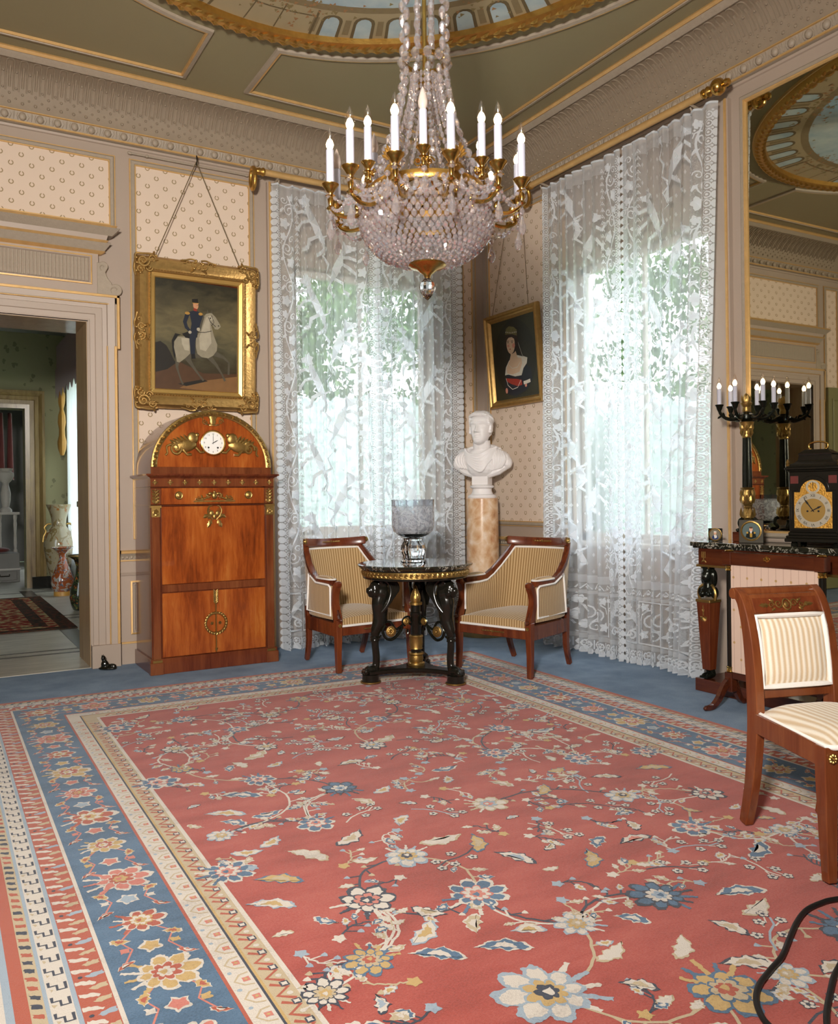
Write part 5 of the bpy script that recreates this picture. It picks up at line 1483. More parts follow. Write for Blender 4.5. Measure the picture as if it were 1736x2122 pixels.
for nm, a, L, w_ in (('hour_hand', pi / 2 - 2 * pi / 6, 0.045, 0.006), ('minute_hand', pi / 2, 0.066, 0.003)):
    MB().prism([(-0.01, -w_ * 0.3), (L * 0.6, -w_ * 0.5), (L, 0), (L * 0.6, w_ * 0.5), (-0.01, w_ * 0.3)], 0, 0.0015, M @ T(0, 0, 0.014) @ R(a)).build(nm, 'ink', dial)
for s in (-1, 1): MB().lathe([(0.007, 0), (0.007, 0.001)], 12, M @ T(s * 0.035, -0.035, 0.0125)).build('winding_hole', 'ink', dial)
for s in (-1, 1):                                    # reclining winged beasts beside the dial
    mb = MB(); M = T(s * 0.205, FD + 0.022, 1.648) @ R(s * 0.20, 'Y') @ S(1.2, 1.0, 1.35)
    mb.ball((0, 0, 0.0), (0.075, 0.016, 0.036), 12, 7, M); mb.ball((-s * 0.055, 0, 0.032), (0.036, 0.015, 0.034), 10, 6, M); mb.ball((-s * 0.085, 0, 0.045), (0.016, 0.012, 0.014), 8, 5, M)
    volute(mb, (s * 0.062, -0.004), 0.036, 1.6, s, 0.008, M, -0.010)
    for j in range(5): leafy(mb, (-s * 0.03 + s * j * 0.018, 0.01), (pi / 2 if s > 0 else pi / 2) - s * (0.5 + 0.1 * j), 0.06, 0.022, M @ T(0, -0.008, 0), 0.010)
    for x in (-0.06, 0.02): mb.tube([(-s * 0.0 + s * x, -0.006, -0.02), (s * (x - 0.02), -0.008, -0.05), (s * (x - 0.045), -0.006, -0.052)], 0.008, 6, M=M)
    mb.tube(spline([(s * 0.07, -0.004, 0.02), (s * 0.11, -0.004, 0.015), (s * 0.115, -0.004, -0.02), (s * 0.13, -0.004, -0.03)], 4), 0.006, 6, M=M)
    mb.build('beast_mount', 'bronze', sec, smooth=50)
mb = MB(); M = T(0, FD + 0.018, 1.80)
mb.lathe([(0.034, 0), (0.034, 0.006), (0.018, 0.012), (0.026, 0.03), (0.022, 0.045), (0.034, 0.062), (0.034, 0.068)], 16, M @ S(1, 0.35, 1))
for s in (-1, 1): volute(mb, (s * 0.062, 0.03), 0.020, 1.4, s, 0.005, M, -0.003); mb.tube([(s * 0.03, -0.003, 0.01), (s * 0.05, -0.003, 0.008)], 0.005, 5, M=M); leafy(mb, (s * 0.065, 0.045), pi / 2 - s * 0.8, 0.03, 0.014, M)
mb.build('urn_mount', 'bronze', sec, smooth=40)
# ================================================================== STRIPED UPHOLSTERY
def stripes(name, c0, c1, per, axis='U', fuzz=0.5):
    t = NT(name); u, v, _ = t.xyz(t.coords('UV')); x = u if axis == 'U' else v
    s = t.math('SINE', t.math('MULTIPLY', x, 2 * pi / per)); f = t.math('ADD', t.math('MULTIPLY', s, 0.5 * 1.2), 0.5)
    nz = t.noise(t.coords('UV'), 240, 2)
    f = t.math('ADD', f, t.math('MULTIPLY', t.math('SUBTRACT', nz, 0.5), fuzz)); cl = t.n('ShaderNodeClamp'); t.put(cl.inputs[0], f)
    t.set(col=t.mix(cl.outputs[0], lin(c0), lin(c1)), rough=0.85, sheen=0.25, spec=0.2)
    t.bump(t.math('ADD', cl.outputs[0], t.math('MULTIPLY', nz, 0.4)), 0.25, 0.003); MAT[name] = t.m; return name


stripes('gold_stripe', '8f6f45', 'bfa277', 0.021); stripes('pale_stripe', 'cdb594', 'e9e0cf', 0.0235)


def uvgrid(rows, us, vs, name, mat, parent, thick=0.0, smooth=True):
    """surface from rows of points with uv = (us[i], vs[j])"""
    nr, nc = len(rows), len(rows[0]); P_ = [tuple(p) for r in rows for p in r]
    fs = [(j * nc + i, j * nc + i + 1, (j + 1) * nc + i + 1, (j + 1) * nc + i) for j in range(nr - 1) for i in range(nc - 1)]
    me = bpy.data.meshes.new(name); me.from_pydata(P_, [], fs); ul = me.uv_layers.new(name='UVMap')
    for lp in me.loops:
        k = lp.vertex_index; j, i = divmod(k, nc)
        uu = us[j][i] if isinstance(us[0], (list, tuple)) else us[i]; vv = vs[j][i] if isinstance(vs[0], (list, tuple)) else vs[j]
        ul.data[lp.index].uv = (uu, vv)
    if thick:
        me = modded(me, name, [('SOLIDIFY', dict(thickness=thick, offset=0.0))])
    me.polygons.foreach_set('use_smooth', [smooth] * len(me.polygons)); me.set_sharp_from_angle(angle=radians(60))
    return obj(name, me, mat, parent)


def rbar(mb, pts, w_, d_, up=(1, 0, 0), M=None):
    """bar of rectangular section (w_ along 'up', d_ across) swept along points; w_, d_ may be lists"""
    P_ = [Vector(p) for p in pts]; n = len(P_); rings = []; U = Vector(up)
    for i in range(n):
        t_ = (P_[min(i + 1, n - 1)] - P_[max(i - 1, 0)]).normalized(); u = (U - t_ * U.dot(t_)).normalized(); w = t_.cross(u)
        a = (w_[i] if isinstance(w_, list) else w_) / 2; b = (d_[i] if isinstance(d_, list) else d_) / 2
        rings.append([P_[i] + u * a + w * b, P_[i] - u * a + w * b, P_[i] - u * a - w * b, P_[i] + u * a - w * b])
    mb.loft(rings, True, True, M); return mb


def smst(x): x = max(0.0, min(1.0, x)); return x * x * (3 - 2 * x)


# ================================================================== ARMCHAIRS (front = -y)
def armchair(label, loc, rz):
    c = thing('armchair', label, 'armchair', loc, rz, 'striped armchairs beside the round table')
    # plan of the tub, from left arm front round the back to right arm front
    half = [(0.285, -0.235), (0.287, -0.15), (0.287, -0.06), (0.284, 0.03), (0.277, 0.10), (0.264, 0.16), (0.245, 0.205), (0.225, 0.235), (0.20, 0.248), (0.15, 0.262), (0.10, 0.272), (0.05, 0.278), (0.0, 0.28)]
    plan = [(-x, y) for x, y in half] + [(x, y) for x, y in half[-2::-1]]
    def ztop(x, y): return 0.632 + 0.242 * max(0.0, min(1.0, (y + 0.03) / 0.265)) ** 2.3
    def lean(y, z): return 0.085 * smst((y - 0.05) / 0.2) * (z - 0.42) / 0.46          # back leans outwards
    arcl = [0.0]
    for i in range(1, len(plan)): arcl.append(arcl[-1] + (Vector(plan[i]) - Vector(plan[i - 1])).length)
    inner = []; outer = []; vz = []
    for k in range(9):
        row = []; ro = []; vr = []
        for i, (x, y) in enumerate(plan):
            zt = ztop(x, y) - 0.02; z = 0.37 + (zt - 0.37) * k / 8
            nx, ny = x / 0.29, max(0, y - 0.05) / 0.24; q = sqrt(nx * nx + ny * ny) or 1
            puff = 0.014 * sin(pi * k / 8); yy = y + lean(y, z)
            row.append((x - nx / q * puff, yy - ny / q * puff, z)); ro.append((x + nx / q * (0.034 + puff * 0.4), yy + ny / q * 0.034, z)); vr.append(z)
        inner.append(row); outer.append(ro); vz.append(vr)
    uvgrid(inner, [a for a in arcl], vz, 'inner_upholstery', 'gold_stripe', c)
    uvgrid(outer, [a for a in arcl], vz, 'outer_upholstery', 'gold_stripe', c)
    # white braid just inside the show-wood
    edge = [Vector((x * 0.985, y + lean(y, ztop(x, y)) - 0.006, ztop(x, y) - 0.030)) for x, y in plan]
    edge = [Vector((edge[0].x, edge[0].y, 0.42))] + edge + [Vector((edge[-1].x, edge[-1].y, 0.42))]
    b = MB(); b.tube(edge, 0.0085, 6); b.build('braid', 'piping', c, smooth=50)
    for s in (-1, 1):                                    # braid round the outer side panel
        loop = [(s * 0.326, -0.215, 0.40), (s * 0.328, -0.215, 0.60), (s * 0.328, -0.19, 0.615), (s * 0.328, 0.0, 0.620), (s * 0.322, 0.10, 0.66), (s * 0.312, 0.14, 0.68), (s * 0.312, 0.17, 0.40)]
        b = MB(); b.tube(loop, 0.008, 6, closed=True); b.build('side_braid', 'piping', c, smooth=50)
    # show-wood rail: arms, sweep and back
    rail = [Vector((x * 1.045, y + lean(y, ztop(x, y)) + 0.012, ztop(x, y))) for x, y in plan]
    n = len(rail)
    r_ = MB(); rings = []
    for i in range(n):
        t_ = (rail[min(i + 1, n - 1)] - rail[max(i - 1, 0)]).normalized(); z = Vector((0, 0, 1)); w = t_.cross(z).normalized(); u = w.cross(t_)
        hh = 0.020; ww = 0.021
        rings.append([rail[i] + w * ww + u * hh, rail[i] - w * ww + u * hh, rail[i] - w * ww - u * hh, rail[i] + w * ww - u * hh])
    r_.loft(rings); r_.build('arm_rail', 'mahog', c, bevel=0.005, bseg=2, smooth=40)
    # crest with small scrolled ears and a gilt mount
    cr = MB(); pts = [(x, 0.385 - 0.09 * (x / 0.26) ** 2 - 0.012, 0.885 + 0.012 * (x / 0.26) ** 2) for x in [-0.27 + 0.54 * k / 14 for k in range(15)]]
    rbar(cr, pts, 0.062, 0.030, (0, 0.25, 1)); cr.build('crest_rail', 'mahog', c, bevel=0.006, bseg=2, smooth=40)
    for s in (-1, 1):
        e = MB(); e.lathe([(0.020, -0.010), (0.022, 0), (0.018, 0.008), (0.010, 0.006), (0.006, 0.012), (0.001, 0.013)], 14, T(s * 0.272, 0.272, 0.905) @ R(s * pi / 2, 'Y')); e.build('ear_rosette', 'bronze', c, smooth=40)
    m = MB(); M = T(0, 0.351, 0.892) @ R(0.25, 'X')
    for s in (-1, 1):
        for k in range(3): leafy(m, (s * (0.01 + 0.022 * k), 0), 0 if s > 0 else pi, 0.03, 0.016, M, 0.005)
    m.ball((0, 0, 0), (0.01, 0.005, 0.01), 8, 5, M); m.build('crest_mount', 'bronze', c)
    # seat
    def sx(y): return 0.298 - 0.05 * max(0, (y + 0.27)) / 0.53
    rows = []; us = []; vs_ = []
    for j in range(13):
        y = -0.290 + 0.53 * j / 12; row = []; uu = []; vv = []
        for i in range(15):
            q = -1 + 2 * i / 14; x = q * (sx(y) - 0.012)
            dome = 0.045 * (1 - q ** 4) * (1 - ((j - 6.5) / 7.2) ** 4)
            row.append((x, y, 0.375 + dome)); uu.append(x); vv.append(y)
        rows.append(row); us.append(uu); vs_.append(vv)
    front = [[(x, -0.292, z) for x in [-1 * 0 + (-1 + 2 * i / 14) * (sx(-0.29) - 0.012) for i in range(15)]] for z in (0.325, 0.35)]
    rows = front + rows; us = [us[0], us[0]] + us; vs_ = [[-0.35] * 15, [-0.32] * 15] + vs_
    uvgrid(rows, us, vs_, 'seat', 'gold_stripe', c)
    b = MB(); b.tube([(-0.288, -0.293, 0.372), (-0.288, -0.296, 0.328), (0.288, -0.296, 0.328), (0.288, -0.293, 0.372)], 0.009, 6); b.build('seat_braid', 'piping', c, smooth=50)
    # seat rails
    MB().box(-0.29, 0.29, -0.290, -0.262, 0.258, 0.326).build('front_rail', 'mahog', c, bevel=0.003)
    m = MB(); M = T(0, -0.291, 0.292)
    for s in (-1, 1):
        for k in range(4): leafy(m, (s * (0.008 + 0.022 * k), 0), 0 if s > 0 else pi, 0.028, 0.014, M, 0.005)
    rosette3(m, (0, 0), 0.012, 6, M); m.build('rail_mount', 'bronze', c)
    for s in (-1, 1):
        q = MB(); rbar(q, [(s * 0.305, -0.28, 0.30), (s * 0.265, 0.24, 0.30)], 0.10, 0.03, (0, 0, 1)); q.build('side_rail', 'mahog', c, bevel=0.003)
    q = MB(); rbar(q, [(-0.25, 0.25, 0.30), (0.25, 0.25, 0.30)], 0.10, 0.03, (0, 0, 1)); q.build('back_rail', 'mahog', c, bevel=0.003)
    for s in (-1, 1):
        # arm support with a scrolled head, and front leg
        q = MB(); rbar(q, spline([(s * 0.300, -0.268, 0.615), (s * 0.302, -0.245, 0.56), (s * 0.303, -0.240, 0.50), (s * 0.304, -0.262, 0.43), (s * 0.305, -0.285, 0.37)], 4), 0.044, [0.040 + 0.016 * abs(k / 16 - 0.35) for k in range(17)], (1, 0, 0))
        q.lathe([(0.001, -0.024), (0.020, -0.022), (0.024, -0.012), (0.024, 0.012), (0.020, 0.022), (0.001, 0.024)], 14, T(s * 0.300, -0.276, 0.622) @ R(pi / 2, 'Y')); q.build('arm_support', 'mahog', c, smooth=35)
        d = MB(); d.ball((s * 0.305, -0.312, 0.375), (0.016, 0.026, 0.014), 8, 6); d.tube(spline([(s * 0.305, -0.30, 0.375), (s * 0.305, -0.288, 0.41), (s * 0.305, -0.275, 0.44)], 3), [0.016] * 4 + [0.012] * 3, 7); d.build('carved_dolphin', 'mahog_dark', c, smooth=50)
        lg = MB(); rbar(lg, spline([(s * 0.305, -0.284, 0.375), (s * 0.305, -0.284, 0.26), (s * 0.306, -0.282, 0.14), (s * 0.308, -0.290, 0.0)], 4), [0.050 - 0.016 * k / 12 for k in range(13)], [0.050 - 0.016 * k / 12 for k in range(13)], (1, 0, 0)); lg.build('leg', 'mahog', c, bevel=0.003)
        ro = MB(); rosette3(ro, (0, 0), 0.014, 8, T(s * 0.305, -0.310, 0.335)); ro.build('leg_rosette', 'bronze', c)
        lb = MB(); rbar(lb, spline([(s * 0.262, 0.245, 0.42), (s * 0.258, 0.25, 0.26), (s * 0.252, 0.265, 0.13), (s * 0.245, 0.315, 0.0)], 4), [0.044 - 0.012 * k / 12 for k in range(13)], [0.044 - 0.012 * k / 12 for k in range(13)], (1, 0, 0)); lb.build('leg', 'mahog', c, bevel=0.003)
        # arm pad
        rows = []; us = []; vv = []
        for j in range(11):
            y = -0.225 + 0.235 * j / 10; wd = 0.030 * sqrt(max(0.05, 1 - ((j - 5) / 5.4) ** 4)); rows.append([(s * 0.302 + wd * cos(a), y, 0.652 + 0.024 * sin(a) * (1 - ((j - 5) / 5.6) ** 4)) for a in [pi * k / 8 for k in range(9)]])
            us.append([wd * cos(pi * k / 8) for k in range(9)]); vv.append([y] * 9)
        uvgrid(rows, us, vv, 'arm_pad', 'gold_stripe', c)
        b = MB(); b.tube([(s * 0.302 + 0.033 * cos(a), -0.107 + 0.125 * (1 if sin(a) > 0 else -1) * abs(sin(a)) ** 0.5, 0.655) for a in [2 * pi * k / 20 for k in range(20)]], 0.006, 5, closed=True); b.build('arm_pad_braid', 'piping', c, smooth=50)
    return c


armchair('gold striped mahogany armchair in front of the back window', (2.772, 5.672, 0.0158), radians(4.5))
armchair('gold striped mahogany armchair in front of the marble column', (3.672, 4.855, 0.0158), radians(-72))


# ================================================================== SIDE CHAIR IN THE FOREGROUND (front = -y)
def side_chair(label, loc, rz):
    c = thing('side_chair', label, 'chair', loc, rz)
    HWB, HWF = 0.168, 0.205
    for s in (-1, 1):
        # sabre rear leg continuing into the back post with a rolled top
        pts = spline([(s * HWB, 0.262, 0.0), (s * HWB, 0.222, 0.16), (s * HWB, 0.200, 0.34), (s * HWB, 0.196, 0.46), (s * HWB, 0.205, 0.60), (s * HWB, 0.225, 0.74), (s * HWB, 0.262, 0.85), (s * HWB, 0.305, 0.888)], 4)
        n = len(pts); q = MB(); rbar(q, pts, 0.036, [0.040 + 0.022 * sin(pi * min(1, k / n * 1.2)) for k in range(n)], (1, 0, 0))
        q.lathe([(0.001, -0.019), (0.022, -0.019), (0.022, 0.019), (0.001, 0.019)], 14, T(s * HWB, 0.309, 0.878) @ R(pi / 2, 'Y'))
        q.build('back_post', 'mahog_light', c, bevel=0.003, smooth=30)
        q = MB(); rbar(q, [(s * HWF, -0.215, 0.44), (s * HWF, -0.215, 0.33), (s * HWF, -0.218, 0.15), (s * (HWF + 0.004), -0.228, 0.0)], [0.052, 0.050, 0.042, 0.034], [0.052, 0.050, 0.042, 0.034], (1, 0, 0)); q.build('leg', 'mahog_light', c, bevel=0.003)
        m = MB(); rosette3(m, (0, 0), 0.019, 8, T(s * HWF, -0.242, 0.405)); m.build('leg_rosette', 'bronze', c)
        q = MB(); rbar(q, [(s * HWF, -0.20, 0.405), (s * HWB, 0.20, 0.405)], 0.075, 0.032, (0, 0, 1)); q.build('side_rail', 'mahog_light', c, bevel=0.003)
    MB().box(-HWF, HWF, -0.232, -0.20, 0.368, 0.442).build('front_rail', 'mahog_light', c, bevel=0.003)
    MB().box(-HWB, HWB, 0.185, 0.213, 0.368, 0.442).build('back_rail', 'mahog_light', c, bevel=0.003)
    # crest: rolled tablet with a recessed panel and gilt mount
    def back_y(z): 
        P_ = [(0.44, 0.196), (0.60, 0.205), (0.74, 0.225), (0.82, 0.250), (0.85, 0.262), (0.888, 0.305)]
        for (a, p), (b, q) in zip(P_, P_[1:]):
            if z <= b: return p + (q - p) * max(0, (z - a)) / (b - a)
        return P_[-1][1]
    q = MB(); rbar(q, [(-HWB, back_y(0.838), 0.838), (HWB, back_y(0.838), 0.838)], 0.080, 0.026, (0, 0.45, 1)); cr = q.build('crest_rail', 'mahog_light', c, bevel=0.004)
    cyl = MB(); cyl.lathe([(0.021, -HWB), (0.021, HWB)], 16, T(0, 0.305, 0.880) @ R(pi / 2, 'Y')); cyl.build('crest_roll', 'mahog_light', c, smooth=40)
    M = T(0, back_y(0.836) - 0.017, 0.836) @ R(-0.42, 'X')
    MB().box(-0.138, 0.138, -0.001, 0.003, -0.028, 0.030, M).build('tablet', 'mahog', cr)
    m = MB(); MM = M @ T(0, -0.002, 0)
    for s in (-1, 1):
        volute(m, (s * 0.034, 0.004), 0.017, 1.4, s, 0.0035, MM, -0.002); volute(m, (s * 0.066, -0.002), 0.013, 1.3, -s, 0.003, MM, -0.002)
        leafy(m, (s * 0.075, 0), 0 if s > 0 else pi, 0.045, 0.020, MM, 0.005); leafy(m, (s * 0.05, 0.012), 0.5 if s > 0 else pi - 0.5, 0.024, 0.012, MM, 0.004); leafy(m, (s * 0.05, -0.012), -0.5 if s > 0 else pi + 0.5, 0.024, 0.012, MM, 0.004)
    m.tube([(0.017 * cos(k * pi / 8), -0.003, 0.021 * sin(k * pi / 8)) for k in range(16)], 0.0032, 5, closed=True, M=MM); m.ball((0, -0.002, 0), (0.010, 0.005, 0.013), 8, 5, MM); m.build('gilt_mount', 'bronze', c)
    q = MB(); rbar(q, [(-HWB, 0.205, 0.515), (HWB, 0.205, 0.515)], 0.050, 0.026, (0, 0, 1)); q.build('cross_rail', 'mahog_light', c, bevel=0.003)
    # padded back
    def pad(off, inset, sc):
        rows = []; us = []; vs_ = []
        for j in range(11):
            z = 0.535 + inset + (0.800 - 0.535 - 2 * inset) * j / 10 + 0.0; row = []; uu = []
            for i in range(15):
                q = -1 + 2 * i / 14; x = q * (0.148 - inset); bul = sc * (1 - q ** 6) * (1 - ((j - 5) / 5.0) ** 6)
                row.append((x, back_y(z) - off - bul, z)); uu.append(x)
            rows.append(row); us.append(uu); vs_.append([z] * 15)
        return rows, us, vs_
    rows, us, vs_ = pad(0.012, 0.0, 0.018); uvgrid(rows, us, vs_, 'back_upholstery', 'pale_stripe', c)
    brd = [(-0.147, 0.537), (0.147, 0.537), (0.147, 0.797), (-0.147, 0.797)]
    b = MB(); pts = []
    for (x0, z0), (x1, z1) in zip(brd, brd[1:] + brd[:1]): pts += [(x0 + (x1 - x0) * k / 6, back_y(z0 + (z1 - z0) * k / 6) - 0.020, z0 + (z1 - z0) * k / 6) for k in range(6)]
    b.tube(pts, 0.011, 6, closed=True); b.build('back_braid', 'piping', c, smooth=60)
    bb = MB(); rows2 = [[(x, back_y(z) + 0.008, z) for x in (-0.15, 0.15)] for z in (0.535, 0.66, 0.80)]; bb.loft(rows2, False, False); bb.build('back_lining', 'pale_stripe', c)
    # seat
    rows = []; us = []; vs_ = []
    for j in range(15):
        y = -0.238 + 0.435 * j / 14; hw = HWF + 0.012 - (HWF - HWB + 0.02) * j / 14; row = []; uu = []; vv = []
        for i in range(17):
            q = -1 + 2 * i / 16; e = (1 - abs(q) ** 5) * (1 - abs((j - 7) / 7.0) ** 5)
            row.append((q * hw, y, 0.438 + 0.052 * e)); uu.append(q * hw); vv.append(y)
        rows.append(row); us.append(uu); vs_.append(vv)
    uvgrid(rows, us, vs_, 'seat', 'pale_stripe', c)
    b = MB(); b.tube([(-HWB, 0.190, 0.440), (-HWF - 0.012, -0.232, 0.440), (-HWF + 0.01, -0.244, 0.440), (HWF - 0.01, -0.244, 0.440), (HWF + 0.012, -0.232, 0.440), (HWB, 0.190, 0.440)], 0.009, 6); b.build('seat_braid', 'piping', c, smooth=50)
    return c


sc_ = side_chair('mahogany side chair with cream striped seat in the right foreground', (2.700, 1.772, 0.0210), radians(-17.5)); sc_.scale = (0.97, 1.0, 0.968)
# ================================================================== ROUND GUERIDON TABLE
t = NT('dark_veined_marble'); co = t.coords(); n1 = t.noise(co, 9, 6, 0.65, 2.0); vn = t.math('ABSOLUTE', t.math('SUBTRACT', t.noise(t.mapping(co, loc=(5, 2, 1)), 6, 5, 0.6, 2.5), 0.5))
vein = t.math('LESS_THAN', vn, 0.012); base = t.ramp(n1, [(0.35, '14150f'), (0.6, '23241c'), (0.8, '3a3a30')])
t.set(col=t.mix(t.math('MULTIPLY', vein, 0.75), base, lin('b9b3a4')), rough=0.08, coat=0.6); MAT['dark_marble'] = t.m
t = NT('breccia_marble'); co = t.coords(); vo = t.n('ShaderNodeTexVoronoi'); t.put(vo.inputs['Vector'], t.mapping(co, (1, 1, 0.8))); vo.inputs['Scale'].default_value = 13
n1 = t.noise(co, 7, 6, 0.65, 1.0); n2 = t.noise(t.mapping(co, loc=(4, 4, 4)), 4.0, 4, 0.6, 0.8)
c = t.ramp(t.math('ADD', t.math('MULTIPLY', n1, 0.8), t.math('MULTIPLY', vo.outputs['Distance'], 0.35)), [(0.35, 'a67550'), (0.5, 'c79a70'), (0.65, 'd8b795'), (0.82, 'e6d3bf')])
c = t.mix(t.ramp(n2, [(0.58, '000000'), (0.70, '9a9a9a')]), c, lin('b2592a'))
t.set(col=c, rough=0.25); t.bump(n1, 0.05); MAT['breccia'] = t.m

TX, TY = 2.874, 4.935
tb = thing('round_table', 'round marble-topped table on black winged lion legs with gilt mounts', 'table', (TX, TY, 0.0158))
MB().lathe([(0.02, 0.755), (0.375, 0.755), (0.38, 0.764), (0.388, 0.768), (0.394, 0.776), (0.394, 0.782), (0.386, 0.787), (0.02, 0.787)], 64).build('marble_top', 'dark_marble', tb, smooth=30)
MB().lathe([(0.02, 0.690), (0.355, 0.690), (0.360, 0.696), (0.360, 0.752), (0.375, 0.756), (0.02, 0.756)], 64).build('frieze', 'black', tb, smooth=30)
fr = tb.children[-1]
b = MB(); b.lathe([(0.358, 0.706), (0.3625, 0.706), (0.3625, 0.746), (0.358, 0.746)], 64, cap=False); gb = b.build('gilt_band', 'bronze', fr, smooth=30)
lf = MB(); leafy(lf, (-0.014, 0.0), 0.35, 0.032, 0.026, None, 0.008); leafy(lf, (-0.014, 0), -0.6, 0.026, 0.02, None, 0.006); lf.ball((0.012, -0.003, 0.008), (0.006, 0.004, 0.006), 6, 4); lfm = lf.mesh('band_leaf'); lfm.materials.append(MAT['bronze'])
for k in range(64):
    a = 2 * pi * k / 64; obj('band_leaf', lfm, None, gb, R(a) @ T(0, -0.363, 0.726))
# concave triangular platform
ANG = [radians(174), radians(-70), radians(52)]
def tri_poly(r, rin, n=10):
    out = []
    for k in range(3):
        a0 = ANG[0] - k * radians(120) * -1; a1 = a0 + radians(120)
        p0, p1 = Vector((r * cos(a0), r * sin(a0))), Vector((r * cos(a1), r * sin(a1)))
        w_ = 0.055; t_ = Vector((-sin(a0), cos(a0))) * w_
        out += [(p0 - t_)[:], (p0 + t_)[:]]
        p0 = p0 + t_; t1 = Vector((-sin(a1), cos(a1))) * w_; p1 = p1 - t1; m = Vector((cos((a0 + a1) / 2), sin((a0 + a1) / 2))) * rin
        for j in range(1, n): 
            s = j / n; q = p0 * (1 - s) ** 2 + m * 2 * s * (1 - s) + p1 * s ** 2; out.append(q[:])
    return [(x, y) for x, y in out]
MB().prism(tri_poly(0.36, -0.02), 0.055, 0.085).build('platform', 'black', tb, bevel=0.006)
# centre column with gilt rings and flame finial
MB().lathe([(0.034, 0.17), (0.036, 0.19), (0.036, 0.42), (0.042, 0.43), (0.042, 0.445), (0.036, 0.452), (0.036, 0.50), (0.03, 0.505)], 24).build('centre_column', 'black', tb, smooth=40)
cc = tb.children[-1]
MB().lathe([(0.055, 0.085), (0.06, 0.095), (0.058, 0.105), (0.045, 0.112), (0.05, 0.13), (0.046, 0.155), (0.055, 0.165), (0.05, 0.175), (0.034, 0.178)], 24).build('gilt_base', 'bronze', cc, smooth=40)
MB().lathe([(0.036, 0.195), (0.046, 0.20), (0.043, 0.21), (0.048, 0.24), (0.045, 0.275), (0.050, 0.285), (0.046, 0.292), (0.036, 0.295)], 24).build('gilt_drum', 'bronze', cc, smooth=40)
fm = MB(); fm.lathe([(0.036, 0.496), (0.046, 0.50), (0.046, 0.515), (0.032, 0.522), (0.036, 0.54), (0.034, 0.56), (0.022, 0.59), (0.008, 0.625), (0.001, 0.635)], 16)
for k in range(8): leafy(fm, (0, 0.52), pi / 2, 0.06, 0.024, R(k * pi / 4) @ T(0, -0.028, 0), 0.008)
fm.build('flame_finial', 'bronze', cc, smooth=40)


def lion_leg():
    """winged lion monopodium in the local x(out)-z plane"""
    mb = MB()
    ax = spline([(0.235, 0, 0.60), (0.262, 0, 0.54), (0.262, 0, 0.46), (0.270, 0, 0.40), (0.298, 0, 0.335), (0.300, 0, 0.25), (0.293, 0, 0.16), (0.300, 0, 0.09), (0.315, 0, 0.07)], 5)
    n = len(ax); rr = []
    for k in range(n):
        s = k / (n - 1)
        rr.append(0.058 if s < 0.15 else (0.058 + (0.046 - 0.058) * (s - 0.15) / 0.25 if s < 0.40 else max(0.026, 0.046 - 0.034 * (s - 0.40) / 0.28)))
    mb.tube(ax, rr, 12, flat=0.85)
    mb.ball((0.288, 0, 0.628), (0.052, 0.042, 0.054), 12, 8); mb.ball((0.332, 0, 0.612), (0.030, 0.026, 0.026), 10, 6); mb.ball((0.350, 0, 0.624), (0.012, 0.014, 0.010), 8, 5); mb.ball((0.248, 0, 0.595), (0.058, 0.054, 0.072), 12, 8); mb.ball((0.240, 0, 0.655), (0.05, 0.045, 0.035), 12, 8)
    for s in (-1, 1):
        mb.ball((0.268, s * 0.036, 0.672), (0.014, 0.010, 0.018), 8, 5); mb.ball((0.314, s * 0.022, 0.646), (0.012, 0.010, 0.010), 8, 5)
        mb.ball((0.304, s * 0.032, 0.600), (0.022, 0.014, 0.028), 8, 5)
    mb.ball((0.326, 0, 0.582), (0.022, 0.020, 0.015), 8, 5)
    # paw
    mb.ball((0.330, 0, 0.085), (0.050, 0.036, 0.034), 12, 7)
    for s in (-1.5, -0.5, 0.5, 1.5): mb.ball((0.372, s * 0.018, 0.075), (0.020, 0.011, 0.022), 8, 6); mb.ball((0.388, s * 0.018, 0.064), (0.008, 0.006, 0.010), 6, 4)
    return sculpt(mb, 'lion_leg', 0.0065, 3)


